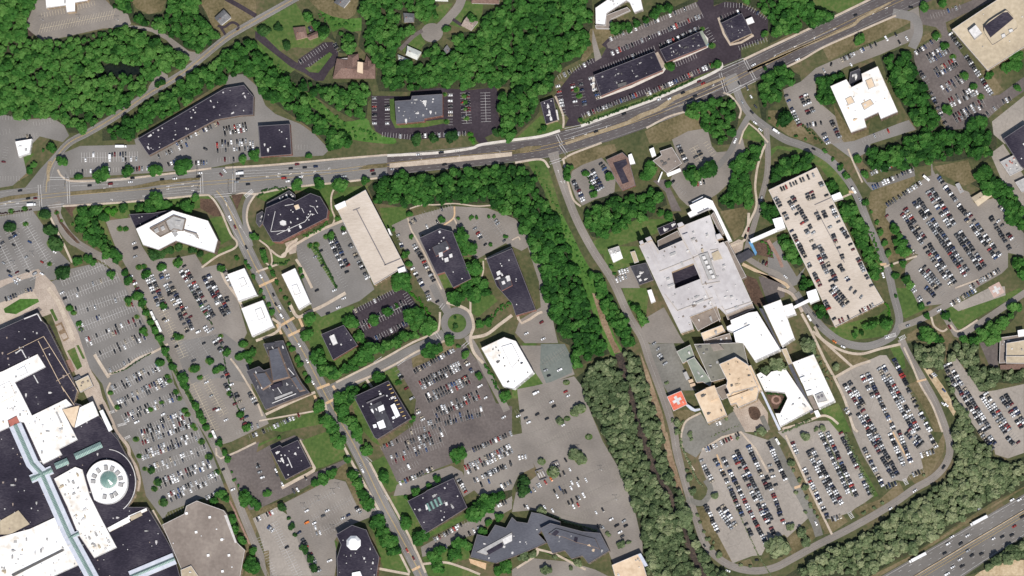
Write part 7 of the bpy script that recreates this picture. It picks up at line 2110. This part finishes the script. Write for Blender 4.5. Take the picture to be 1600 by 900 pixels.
lone('at the side of the large brown car park', (.85, -.5), 'B2: 1400,613,w 1437,685,w 1548,808,w 1300,560,r 940,628,d 975,690,g 1133,85,k', z=.40)
lone('on the lane of the long mall car park', (.85, -.4), 'A2: 855,838,w 1020,790,w 388,30,w 405,65,k A3: 1395,235,k 1455,360,w', z=.40)
lone('in the forecourt of the top right car park', (.5, .87), 'D0: 740,240,w 800,217,k 822,265,k 868,240,w 350,440,g 520,405,w', z=.40)
lone('beside the dark small office in the brown car park', (.5, .87), 'B3: 125,240,w 165,325,w 15,210,k 130,265,c 310,288,k 235,370,c 260,360,w', z=.40)
lone('in the drive of the corner house', (.6, .8), 'B0: 335,180,n 358,175,r', z=.40)
lone('in the sandy works yard', (.7, .7), 'D2: 1020,555,k 1035,545,w 1045,540,g 990,500,k 1100,640,b 1095,725,w 1115,730,w', z=.40)
run_lone()
flush_mass()
print('individual cars', N_IND[0], 'mass', len(MASS))


# ================================================================== TRUCKS, BUSES
def box_vehicle(name, label, cat, t, x, y, d, L, W, H, mat, group=None):
    """a long vehicle: d = image direction of travel; length in metres"""
    px, py = T(t, x, y)
    c = G(px, py, H)
    z = .45
    root = empty(name, (c.x, c.y, z)); root.rotation_euler = (0, 0, axis_of(*d))
    tag(root, label, cat, group)
    def part(nm, V, F, m):
        me = bpy.data.meshes.new(nm); me.from_pydata(V, [], F); me.materials.append(MATS[m])
        o = bpy.data.objects.new(nm, me); COL.objects.link(o); o.parent = root
        return o
    def bx(x0, x1, w, z0, z1, tp=0.0):
        V = [(x0, -w, z0), (x1, -w, z0), (x1, w, z0), (x0, w, z0), (x0 + tp, -w + tp, z1), (x1 - tp, -w + tp, z1), (x1 - tp, w - tp, z1), (x0 + tp, w - tp, z1)]
        return V, [[3, 2, 1, 0], [0, 1, 5, 4], [1, 2, 6, 5], [2, 3, 7, 6], [3, 0, 4, 7], [4, 5, 6, 7]]
    h = L / 2
    if cat == 'bus':
        part('body', *bx(-h, h, W / 2, .4, H, .12), mat)
        part('windows', *bx(-h + .4, h - .5, W / 2 + .03, 1.5, 2.4), 'glass_dark')
        part('windscreen', *bx(h - .3, h + .03, W / 2 - .2, 1.3, 2.6), 'glass_dark')
        part('roof_hatch', *bx(-1, 1, .6, H + .01, H + .25, .1), 'metal_grey')
    else:
        part('cargo_box', *bx(-h, h - 2.6, W / 2, 1.0, H, .04), mat)
        part('cab', *bx(h - 2.3, h, W / 2 - .1, .6, H * .78, .25), 'truck_white')
        part('windscreen', *bx(h - .5, h + .02, W / 2 - .3, 1.6, H * .7), 'glass_dark')
        part('chassis', *bx(-h + .3, h - .6, .5, .55, .95), 'metal_dark')
    V, F = wheels_geo([-h + 1.2, -h + 2.3, h - 1.2] if L > 9 else [-h + 1.2, h - 1.1], W / 2, .5)
    part('wheels', V, F, 'tyre_rubber')


box_vehicle('semi_truck', 'white semi truck on the highway nearer the right edge', 'truck', 'D3', 1318, 553, (-.87, .45), 19, 3.0, 4.0, 'truck_white', 'white trucks')
box_vehicle('semi_truck', 'white semi truck on the highway nearer the lower edge', 'truck', 'D3', 935, 785, (-.87, .45), 19, 3.0, 4.0, 'truck_white', 'white trucks')
box_vehicle('box_truck', 'white box truck waiting on the avenue at the mall entrance', 'truck', 'A1', 195, 378, (1, -.06), 9.5, 2.6, 3.4, 'truck_white')
box_vehicle('box_truck', 'white box truck on the avenue at the tree lined street junction', 'truck', 'A1', 1497, 182, (-1, .06), 8.5, 2.6, 3.4, 'truck_white')
box_vehicle('bus', 'upper of the white buses along the planted mall strip', 'bus', 'A2', 955, 173, (.42, .9), 10, 2.6, 3.1, 'bus_white')
box_vehicle('bus', 'longer white bus below the other along the planted mall strip', 'bus', 'A2', 990, 238, (.42, .9), 13, 2.7, 3.1, 'bus_white')
box_vehicle('bus', 'white bus beside the strip below the broad car park', 'bus', 'A3', 1338, 15, (.42, .9), 9, 2.6, 3.1, 'bus_white')
box_vehicle('bus', 'white shuttle bus at the deck stair crossing', 'bus', 'D1', 537, 290, (.5, .86), 7.5, 2.5, 2.9, 'bus_white')
box_vehicle('bus', 'white shuttle bus on the bend below the skywalk', 'bus', 'D2', 258, 188, (.5, .86), 7, 2.4, 3.0, 'bus_white')
box_vehicle('bus', 'white bus at the head of the big slanting car park', 'bus', 'D1', 990, 213, (.7, .6), 8, 2.6, 3.0, 'bus_white')
box_vehicle('box_truck', 'white truck on the ring road drive at the left', 'truck', 'D0', 52, 820, (.8, .55), 8, 2.5, 3.2, 'truck_white')
box_vehicle('box_truck', 'white truck parked before the dark roofed shops', 'truck', 'A1', 685, 88, (0, 1), 8, 2.5, 3.2, 'truck_white')
box_vehicle('box_truck', 'white trailer parked beside the dark roofed shops', 'truck', 'A1', 755, 14, (1, .02), 12, 2.5, 3.2, 'truck_white')
box_vehicle('box_truck', 'white van like truck at the white office path', 'truck', 'C2', 150, 655, (.85, -.45), 7, 2.3, 3.0, 'truck_white')
box_vehicle('bus', 'white ambulance bus at the packed car park lane', 'bus', 'D3', 60, 60, (.5, .86), 7, 2.4, 2.9, 'bus_white')
# highway median barrier, bin pens
bl = [T('D3', 860, 935), T('D3', 1250, 700), T('D3', 1700, 432)]
o = slab('median_barrier', ribbon(bl, 1.3), 'sand_yard', 'tan concrete barrier along the highway median', h=1.2)
del o['kind']; o['category'] = 'barrier'


def pen(label, q):
    """walled bin enclosure with bins inside"""
    P = pts(q)
    root = empty('bin_enclosure', G(sum(p[0] for p in P) / 4, sum(p[1] for p in P) / 4, 0))
    tag(root, label, 'bin enclosure')
    for i in range(4):
        a, b = P[i], P[(i + 1) % 4]
        block(root, ribbon([a, b], .9), 0, 2.4 + i * .01, 'coping_dark', 'wall')
    a, b, c, d = (Vector(p) for p in P)
    for k in range(3):
        u = (k + .5) / 3
        m0 = (a.lerp(b, u)).lerp(d.lerp(c, u), .25); m1 = (a.lerp(b, u)).lerp(d.lerp(c, u), .75)
        block(root, ribbon([tuple(m0), tuple(m1)], 1.6), 0, 1.6, 'metal_pale', 'bin', .2)


pen('larger dark walled bin enclosure beside the wood side car park', 'C3: 145,245 190,228 220,285 172,302')
pen('smaller dark walled bin enclosure right of the larger one', 'C3: 248,195 285,180 300,210 262,225')

# ================================================================== TREES AND SHRUBS
def trees(place, items, mat='leaf_green', tone=''):
    """a run of trees; items 'x,y,r' in tile units (r = crown radius)"""
    t, L = 'P', []
    for w in items.split():
        if w.endswith(':'):
            t = w[:-1]; continue
        x, y, r = (float(v) for v in w.split(','))
        px, py = T(t, x, y)
        L.append((px, py, r / TILES[t][2] * S))
        if any(k in place for k in ('row ends', 'islands', 'bays', 'lower rows', 'striped deck', 'mall corner lot', 'black car park')):
            q = r / TILES[t][2] * 1.15 + 1
            slab('planting_island', [(px + q * math.cos(a * PI / 5), py + q * .8 * math.sin(a * PI / 5)) for a in range(10)], 'lawn_green', 'kerbed planting island of a car park', h=.44)
    for test, fn, kind in ((lambda r: r >= 2.95, put_tree, 'tree'), (lambda r: r < 2.95, put_low_crown, 'low crown')):  # smaller trees of the run are drawn shrub-shaped, alongside real bushes
        M = [q for q in L if test(q[2])]
        if not M: continue
        M, end = axis_sort(M)
        for i, (x, y, r) in enumerate(M):
            size = ('small' if r < 3.3 else 'medium' if r < 5 else 'large' if r < 7 else 'very large') if kind == 'tree' else ('small' if r > 1.9 else 'tiny')
            o = '' if len(M) == 1 else ORD[i] + ' from ' + end + ', '
            fn(x, y, r, '%s %s %s, %s%s' % (size, tone or 'green', kind, o, place), kind + 's standing singly', mat)


trees('on the grass before the dark roofed shops', 'A1: 385,110,32 490,205,22 630,185,48 795,170,35 968,160,40 1140,135,52 1520,95,26 1590,70,36 B1: 325,75,20')
trees('on the bank north of the angular white office', 'A1: 975,345,42 1040,380,28 1170,395,38 1220,335,25 930,390,26 980,385,24 770,400,26')
trees('curving round the bank west of the angular white office', 'A1: 515,425,34 500,480,30 500,525,28 540,570,28 585,605,30 645,640,30 710,680,32 740,712,26 600,405,34 640,460,34')
trees('beside the angular office drive', 'A1: 675,420,20 705,420,22 725,420,16', 'leaf_bright', 'bright green')
trees('in the half empty mall corner lot', 'A1: 60,520,32 275,440,34 310,535,36 345,620,44 390,800,40', 'leaf_hedge', 'dark green')
trees('beside the bend of the mall access road', 'A1: 480,730,28 550,720,28 580,740,20 690,815,26 800,855,26 780,800,22 660,705,22')
trees('in the bays below the angular office', 'A1: 750,530,16 785,530,15 870,770,18 900,765,15 915,815,28 1010,770,26 1110,740,26')
trees('in the planted strip along the angular office', 'A1: 960,690,36 1010,680,30 1060,660,28 1110,640,26 1200,660,26 1250,680,22', 'leaf_hedge')
trees('round the upper left white kiosk', 'A1: 1380,775,22 1480,715,18 1535,740,18 1555,770,16 1585,575,26 1585,830,18')
trees('in the planted strip between mall car park and buses', 'A2: 860,50,30 885,90,26 910,155,20 938,212,19 965,265,24 995,318,24 1030,395,26 1080,490,24 1140,565,32 1150,605,26 1220,740,24 1245,790,21 1262,825,22 1285,870,22')
trees('at the row ends of the long mall car park', 'A2: 435,125,20 460,155,15 495,222,17 505,258,12 800,70,20 805,100,16 855,180,13 895,265,22 910,290,12 1000,465,25 1045,555,16 1060,580,14 1100,650,15 1120,690,14 1155,765,18 1170,790,16 1205,860,16 1220,880,12 690,655,14 735,745,16 940,760,14 1010,715,12')
trees('in islands of the broad kiosk side car park', 'A2: 1020,110,20 1105,305,22 1130,305,16 1220,500,26 1200,510,18 1310,455,22 1250,560,15 1350,515,20 1380,500,20 1415,400,22 1520,350,24 1500,790,20 1435,660,15 1540,870,24 1495,430,24 1535,415,24 1575,400,24 1560,450,20 1260,110,12 1290,160,12 1380,300,12')
trees('in lower rows of the long mall lot', 'A3: 850,45,16 870,150,14 945,240,20 905,230,12 985,315,22 965,355,16 1020,440,25 1260,60,18 1305,155,20 1360,250,18', 'leaf_hedge', 'dark green')
trees('along the lower mall access road', 'A3: 1315,25,18 1370,65,24 1400,125,20 1420,170,20 1450,250,12 1465,300,12 1490,335,10 1380,390,30 1525,415,42 1580,440,26 1335,435,24')
trees('on the avenue verge before the octagonal office', 'B1: 250,255,34 390,245,38 525,245,44 680,230,26')
trees('round the car parks of the two brown offices', 'B1: 955,440,20 970,580,18 930,690,24 955,750,20 1160,470,20 1265,465,15 1345,460,15 1380,460,14 1455,455,15 1490,455,15 1465,630,16 1560,580,14 860,535,16')
trees('in the garden between the two brown offices', 'B1: 1270,580,48 1325,650,48 1360,780,52 1420,880,36 1300,880,36')
trees('at the foot of the pale deck', 'B1: 905,840,50 870,870,40 940,880,34 B2: 665,330,20')
trees('by the striped deck car park', 'B1: 545,530,14 470,570,22 440,580,16 340,635,16 375,630,18 510,465,16')
trees('along the upper tree lined street', 'B1: 40,680,20 55,720,20 88,775,18 105,810,18 130,865,18 280,790,18 290,830,16 B2: 30,20,17 50,60,15 80,105,18 100,150,19 155,15,15 185,65,17 210,100,15')
trees('round the square brick office', 'B2: 340,195,38 315,290,40 590,215,42 640,300,32 690,400,58 380,425,42 415,510,42 560,500,36 480,540,36 610,470,30')
trees('along the pavement of the slate roofed complex', 'B2: 205,350,18 225,380,19 255,440,20 275,475,19 305,535,18 325,570,21')
trees('above the side street to the traffic circle', 'B2: 960,175,36 1020,170,42 1080,235,46 770,380,32 820,145,30 735,200,30 710,210,16 880,110,14')
trees('round the traffic circle', 'B2: 1090,385,54 1205,325,32 1265,365,15 1310,415,24 1390,550,20 1555,675,34 1240,60,42 1400,225,24 1450,210,26 1380,75,26')
trees('in the traffic circle island', 'B2: 1245,185,14 1250,235,18 1238,255,14', 'leaf_hedge')
trees('beside the big dark square office', 'B2: 765,555,36 600,640,36 520,690,36 545,770,42 590,840,40 625,885,36 980,820,20 890,590,18')
trees('opposite the big dark square office', 'B2: 390,740,36 440,840,40 480,885,36')
trees('on the west side of the lower street', 'B3: 510,60,52 570,175,22 605,260,32 635,310,28 670,385,34 700,450,34 760,560,44 800,640,30 830,690,42 855,740,36')
trees('on the east side of the lower street', 'B3: 630,20,32 695,120,34 805,280,34 1000,380,30 930,560,42 1030,660,46 1110,775,38 1150,740,30 1140,840,36')
trees('round the dark skylit office', 'B3: 1260,140,48 1130,295,24 1080,340,20 940,410,16 1365,500,50')
trees('round the crank shaped office', 'B3: 1265,690,38 1240,770,36 1415,620,26 1450,570,22 1520,530,26 1565,840,36 1510,870,28 1320,710,28')
trees('above the empty car park of the domed office', 'B3: 475,255,30 410,295,34 370,315,26')
trees('along the left edge of the domed office car park', 'B3: 165,470,28 205,540,16 220,590,20 245,645,16 290,720,20 305,740,20 335,790,22 360,850,24', 'leaf_hedge')
trees('by the brown car park of the small square office', 'B3: 70,385,24 10,465,26 145,35,16')
trees('along the right wall of the beige store', 'A3: 1445,555,34 1505,675,30 1570,840,48 1580,750,26')
trees('in the islands of the wood side car park', 'C2: 340,590,16 425,755,30 390,780,22 300,830,20 345,815,15 C3: 395,140,38 430,170,32 480,30,18 185,185,20 255,250,32', 'leaf_olive', 'olive')
trees('round the grey crank shaped office', 'C3: 600,640,16 70,770,32 130,760,24 185,495,26 680,700,22 730,690,16 210,860,30 270,780,18 410,820,24 370,850,18', 'leaf_olive', 'olive')
trees('at the bend of the hospital loop road', 'C3: 1080,530,52 1060,440,20', 'leaf_olive', 'olive')
trees('on the dry bank beside the loop road', 'C3: 1200,625,14 1225,670,17 1260,690,12 1250,725,17 1295,770,20 1160,520,15 1175,565,13 1430,830,14 1490,840,14', 'leaf_olive', 'dark olive')
trees('beside the ambulance drive', 'C3: 1130,370,22 1110,290,20 1095,240,14 1270,395,20 1110,20,16', 'leaf_olive', 'olive')
trees('down the lane between packed car parks', 'D3: 145,195,20 160,240,15 195,300,16 230,345,20 245,410,18 265,460,16 290,500,14 310,530,14', 'leaf_olive', 'olive')
trees('at the foot of the lower hospital lot', 'D3: 60,720,62 210,630,30 235,690,28 175,380,15 235,500,15 140,590,22', 'leaf_olive', 'olive')
trees('on the dry verge of the curving road', 'D3: 600,505,14 665,475,14 715,445,15 975,270,12 230,30,26', 'leaf_olive', 'olive')
trees('round the cross road', 'D2: 800,50,15 955,110,20 995,175,20 1115,170,26')
trees('along the outer ring road', 'D1: 355,45,15 405,95,15 450,145,20 490,195,20 605,190,22 610,365,20 645,425,15 680,490,17 705,550,19 730,620,20 755,685,20 845,750,22 800,820,22 775,760,15 560,90,24')
trees('in the courtyard beside the white wing', 'H3: 1000,220,64 890,290,50 1270,70,66', 'leaf_olive', 'olive')
trees('below the white wing', 'H3: 850,820,34 800,840,20 1340,800,24 1400,790,26 1250,870,30 1165,770,16 540,710,22 220,840,20 230,890,18 640,880,18', 'leaf_olive', 'olive')
trees('on dry grass east of the wings', 'H3: 1515,245,30 1440,290,14 1405,280,16 1380,215,18 1350,155,18 1440,350,18', 'leaf_olive', 'dark olive')
trees('at the row ends of the dark brown car park', 'D0: 1055,225,24 1105,285,24 1155,355,17 1225,470,24 1285,540,20 1330,605,18 1120,680,28')
trees('on the verge of the avenue at the top right', 'D0: 570,245,30 175,850,13 235,870,13 60,780,12 10,740,12')
trees('on the bank above the avenue', 'D0: 300,135,42 360,100,32 390,105,26', 'leaf_hedge', 'dark green')
trees('around the sandstone roofed store', 'D0: 1490,420,30 1560,400,36 1550,340,34 1380,470,24 1560,550,20 1280,780,42 1330,760,34 1090,15,30 970,40,28')
trees('in the hospital north car park', 'C1: 1130,200,48 1230,150,56 975,250,22 985,450,28 930,430,22')
trees('beside the brick roofed clinic', 'C1: 610,200,26 460,185,20 500,270,18 510,310,22 350,150,24 340,180,20 860,150,44 840,200,34')
trees('in the plant yard west of the hospital', 'C1: 620,770,18 640,810,12 C2: 740,100,18 800,180,20 820,220,16')
trees('in the islands of the black shops car park', 'C0: 985,410,28 1250,285,18 1190,180,12 430,750,15 200,800,20 1285,400,22 1250,410,18 175,820,18 400,560,18 420,600,16 1580,210,20')
trees('on the black lot verge by the avenue', 'B0: 1005,870,32 1110,860,26 1220,850,38 1500,830,24 1545,820,34', 'leaf_hedge', 'dark green')
trees('at the black car park exit', 'B0: 1340,840,15 1350,870,18 1360,890,14', 'leaf_bright', 'bright green')
trees('in the rows of the black car park', 'B0: 1305,600,16 1308,640,14 1310,680,12 1315,740,14 1190,760,16 1180,590,12')
trees('on the lawn of the brown roofed house', 'B0: 50,185,34 140,170,26 185,280,28', 'leaf_hedge', 'dark green')
trees('round the pale roofed house', 'B0: 1190,180,22 1350,110,28 930,420,50 850,430,34')
trees('beside the small white building', 'A1: 270,40,15 210,130,20 180,165,22 320,20,30')
trees('beside the red helipad', 'H3: 95,740,30 60,720,20 100,820,26 10,390,18', 'leaf_olive', 'olive')
trees('among the rows of the mall corner lot', 'A1: 310,750,12 455,500,12 160,500,14 70,420,16 155,405,16 355,430,12 382,480,10')
hedge(pts('B1: 360,640 400,690 505,895'), 1.6, 'long narrow hedge down the middle of the deck car park')
hedge(pts('A2: 700,535 780,510 870,450 950,405'), 1.2, 'low hedge along the curved walk of the mall car park', rr=(.8, 1.2))
hedge(pts('C3: 1055,40 1060,90 1110,200 1150,290 1190,340'), 2, 'curved hedge inside the kerb of the ambulance drive', 'leaf_olive')
hedge(pts('C2: 1070,830 1040,880 1055,910'), 1.5, 'dark hedge at the edge of the ambulance drive', 'leaf_olive')
hedge(pts('H3: 400,870 520,820 670,760'), 2, 'low shrub border above the packed car park', 'leaf_olive', step=4, rr=(.6, 1.1))
hedge(pts('H3: 900,480 1040,490 1070,530 1000,630 970,620'), 2.5, 'dark shrubs planted inside the courtyard of the white wing', 'leaf_hedge', rr=(.9, 1.6))
hedge(pts('H3: 1040,830 1180,770 1300,710'), 2, 'dark hedge below the white wing', 'leaf_olive')
hedge(pts('C3: 230,515 330,560 440,590 530,620'), 1.6, 'clipped hedge along the top of the grey crank shaped office', 'leaf_olive')
hedge(pts('D2: 735,95 755,130 755,210'), 2, 'bright green hedge beside the lower deck corner', 'leaf_bright')
hedge(pts('D3: 480,20 540,140 600,270 660,390'), 5, 'rough green scrub along the swale between car parks', 'leaf_olive', rr=(1.0, 2.0))
hedge(pts('A2: 850,30 900,130 965,265 1020,370 1085,500 1150,610 1235,770 1300,890'), 4, 'shrubs filling the strip between mall lot and buses', rr=(1.0, 1.9))
hedge(pts('B0: 60,370 190,500 330,620 470,740 600,830 760,860'), 16, 'scattered shrubs along the bright meadow strip', 'leaf_green', step=3.2, rr=(1.0, 2.4))
hedge(pts('B0: 400,80 480,140 620,150'), 12, 'scattered shrubs below the sandy yard', 'leaf_green', step=3.2, rr=(1.0, 2.2))
hedge(pts('C1: 130,140 230,300 330,520 440,740 490,900'), 8, 'weedy scrub on the grass along the creek', 'leaf_green', step=4, rr=(.8, 1.6))
hedge(pts('B1: 10,330 60,285 200,270'), 5, 'shrubs above the octagonal office', 'leaf_hedge')
hedge(pts('B1: 300,580 380,540 440,500 460,440'), 4, 'shrub border along the octagonal office', 'leaf_green')
hedge(pts('B1: 110,740 160,750 210,720'), 4, 'dark shrubs on the round lawn', 'leaf_hedge')
hedge(pts('B2: 1380,240 1460,200 1540,120 1590,90'), 7, 'shrub bank behind the broad path', 'leaf_green', rr=(1.2, 2.2))
hedge(pts('B2: 1430,480 1480,560 1510,640'), 5, 'hedge along the white roofed office', 'leaf_green', rr=(1.2, 2.2))
hedge(pts('B2: 960,20 1010,60 1060,140 1100,160'), 5, 'bright hedge beside the dark brown car park', 'leaf_bright', rr=(1, 2))
hedge(pts('D0: 100,680 200,770 300,860 340,900'), 4, 'shrubs on the verge of the ring road', 'leaf_hedge', step=3)
hedge(pts('D1: 520,360 570,460 650,560 680,680 720,800'), 6, 'shrubs between deck and ring road', 'leaf_green', step=3, rr=(1, 2))
hedge(pts('C0: 450,770 660,690 860,620 1000,560 1140,490'), 3, 'low shrubs on the verge below the black car park', 'leaf_hedge', step=3)
hedge(pts('A1: 560,450 640,560 700,640'), 9, 'shrubs on the bank west of the angular office', 'leaf_hedge', step=3, rr=(1, 2))
hedge(pts('H1: 1235,470 1270,510 1300,570 1330,620'), 6, 'green bushes inside the drop-off loop', 'leaf_green', rr=(1, 1.8))
hedge(pts('D2: 300,360 330,440 370,520 410,600'), 6, 'sparse shrubs on the dry strip beside the white wing', 'leaf_olive', step=6, rr=(.8, 1.5))
hedge(pts('C1: 470,200 500,260 530,330'), 3, 'hedge in the middle of the clinic car park')
hedge(pts('A2: 1185,0 1220,60 1290,180 1330,230'), 1.2, 'narrow hedge between parked rows in the broad car park', rr=(.8, 1.2))
hedge(pts('A2: 1370,310 1390,380 1440,640 1540,870'), .8, 'thin hedge between the lower rows of the broad car park', rr=(.7, 1.1))
hedge(pts('A1: 0,435 80,425 200,410'), 1.2, 'low brown hedge below the avenue at the left edge', 'leaf_purple', rr=(.8, 1.3))
hedge(pts('C3: 1620,900 1540,770 1400,470 1340,300'), .8, 'thin hedge between packed rows of the hospital car park', 'leaf_olive', rr=(.6, 1.0))
hedge(pts('D3: 345,10 440,200 530,400'), 1.0, 'thin hedge between packed rows below the white wing', 'leaf_olive', rr=(.6, 1.1))
hedge(pts('D2: 1090,140 1110,180 1140,210'), 1.6, 'short hedge beside the long lawn')
hedge(pts('D3: 870,260 1300,-5'), .1, 'scrub', rr=(.1, .12)) if False else None
# lamp posts of the empty car parks
def lamp_post(px, py, label):
    c = G(px, py, 0); root = empty('street_lamp', (c.x, c.y, .06)); tag(root, label, 'street lamp', 'lamp posts in the car parks')
    for nm, V, F, m_ in _lamp:
        o = bpy.data.objects.new(nm, _lamp_me[nm]); COL.objects.link(o); o.parent = root


_lamp = []
for nm, q, z0_, z1_, m_ in (('base', .45, 0, .9, 'coping_pale'), ('pole', .13, .9, 9, 'metal_grey'), ('arm', 0, 8.8, 9.0, 'metal_grey'), ('lamp_head', 0, 8.75, 9.05, 'metal_dark')):
    if nm == 'arm': V, F = prism_geo([(-1.6, -.08), (1.6, -.08), (1.6, .08), (-1.6, .08)], z0_, z1_)
    elif nm == 'lamp_head':
        V, F = prism_geo([(-2.4, -.25), (-1.6, -.25), (-1.6, .25), (-2.4, .25)], z0_, z1_)
        v2, f2 = prism_geo([(1.6, -.25), (2.4, -.25), (2.4, .25), (1.6, .25)], z0_, z1_)
        F += [[i + len(V) for i in f] for f in f2]; V += v2
    else: V, F = prism_geo([(q * math.cos(a * PI / 4), q * math.sin(a * PI / 4)) for a in range(8)], z0_, z1_)
    _lamp.append((nm, V, F, m_))
_lamp_me = {}
for nm, V, F, m_ in _lamp:
    me = bpy.data.meshes.new(nm); me.from_pydata(V, [], F); me.materials.append(MATS[m_]); _lamp_me[nm] = me
for pl, q in (('in the empty domed office car park', 'B3: 490,385 395,430 305,475 575,562 490,612 520,350'), ('in the empty church car park', 'A0: 270,130 500,120 740,130'),
              ('in the wood side car park', 'C3: 560,240 655,425 300,250 420,110'), ('in the half empty mall corner lot', 'A1: 120,560 210,700 90,760'), ('along the avenue median', 'B1: 1035,95 1272,75 1525,50')):
    L, end = axis_sort(pts(q))
    for i, (x, y) in enumerate(L):
        lamp_post(x, y, 'grey double armed lamp post, %s from %s, %s' % (ORD[i], end, pl))
sig = [('pole', prism_geo([(.16 * math.cos(a * PI / 4), .16 * math.sin(a * PI / 4)) for a in range(8)], 0, 7.2), 'metal_dark'),
       ('mast_arm', prism_geo([(0.2, -.1), (11, -.1), (11, .1), (.2, .1)], 6.6, 6.85), 'metal_dark'),
       ('signal_head', prism_geo([(10.2, -.25), (10.7, -.25), (10.7, .25), (10.2, .25)], 5.5, 6.55), 'paint_yellow'),
       ('signal_head', prism_geo([(6.2, -.25), (6.7, -.25), (6.7, .25), (6.2, .25)], 5.5, 6.55), 'paint_yellow')]
sig_me = []
for nm, (V, F), m_ in sig:
    me = bpy.data.meshes.new(nm); me.from_pydata(V, [], F); me.materials.append(MATS[m_]); sig_me.append((nm, me))
for t, x, y, d, lb in (('A1', 1435, 305, (0, -1), 'at the slip lane of the tree lined street'), ('A1', 1240, 160, (0, 1), 'on the north kerb before the dark roofed shops'), ('A1', 1235, 330, (.3, -1), 'at the angular white office corner'),
                       ('A1', 420, 215, (-.1, 1), 'on the corner of the wood road'), ('A1', 260, 400, (0, -1), 'beside the mall access road mouth'), ('C0', 1330, 600, (.3, -1), 'on the south side of the big dark junction'),
                       ('C0', 1430, 370, (-.2, 1), 'on the restaurant side of the big dark junction'), ('C1', 345, 85, (-.7, -.7), 'at the clinic corner of the avenue'), ('A1', 1465, 140, (0, 1), 'on the north kerb beside the square brick office')):
    px, py = T(t, x, y); c = G(px, py, 0)
    root = empty('traffic_signal', (c.x, c.y, .1)); root.rotation_euler = (0, 0, axis_of(*d))
    tag(root, 'traffic signal on dark mast arm, ' + lb, 'traffic signal', 'traffic signals over the avenue')
    for nm, me in sig_me:
        o = bpy.data.objects.new(nm, me); COL.objects.link(o); o.parent = root
print('trees', N_TREE[0], 'shrubs', N_LOW_CROWN[0])
# paint on the ground, one object per colour
for k, quads in MK.items():
    if not quads: continue
    V = np.array(quads, np.float32).reshape(-1, 3)
    A = V.reshape(-1, 4, 3)
    e1 = A[:, 1] - A[:, 0]; e2 = A[:, 2] - A[:, 0]
    flip = (e1[:, 0] * e2[:, 1] - e1[:, 1] * e2[:, 0]) < 0
    A[flip] = A[flip][:, ::-1]
    # tiny height steps keep crossing strokes apart
    A[:, :, 2] += (np.arange(len(A)) % 97)[:, None] * .0006
    me = big_mesh('road_markings', A.reshape(-1, 3), 4, [k])
    o = bpy.data.objects.new('road_markings', me); COL.objects.link(o)
    tag(o, {'paint_faint': 'faint tan', 'paint_white': 'fresh white', 'paint_yellow': 'yellow', 'paint_worn': 'worn grey white', 'paint_cream': 'cream'}[k] + ' painted lines on roads and parking bays', kind='structure')

for o in SC.objects:
    if 'label' in o.keys() and len(o['label'].replace('-', ' ').split()) > 16: print('LONG', o['label'])
# ================================================================== DAYLIGHT
sd = Vector((.40, -.92, 0)).normalized()
EL = math.radians(57)
sv = sd * math.cos(EL) + Vector((0, 0, math.sin(EL)))
sun_d = bpy.data.lights.new('sun', 'SUN'); sun_d.energy = 4.2; sun_d.angle = math.radians(.5); sun_d.color = (1, .955, .89)
sun = bpy.data.objects.new('sun', sun_d); COL.objects.link(sun)
sun.rotation_euler = sv.to_track_quat('Z', 'Y').to_euler()
wd = bpy.data.worlds.new('World'); SC.world = wd; wd.use_nodes = True
nt = wd.node_tree; bg = nt.nodes['Background']
sky = nt.nodes.new('ShaderNodeTexSky'); sky.sky_type = 'NISHITA'; sky.sun_disc = False
sky.sun_elevation = EL; sky.sun_rotation = math.atan2(sd.x, sd.y)
nt.links.new(sky.outputs[0], bg.inputs[0]); bg.inputs[1].default_value = .09
vs = SC.view_settings
vs.view_transform = 'Standard'; vs.look = 'None'; vs.gamma = 1; vs.use_curve_mapping = False
vs.exposure = EXPOSURE
SC.cycles.max_bounces = 4; SC.cycles.diffuse_bounces = 2; SC.cycles.glossy_bounces = 2
SC.cycles.use_denoising = False if not DENOISE else True
SC.render.film_transparent = False
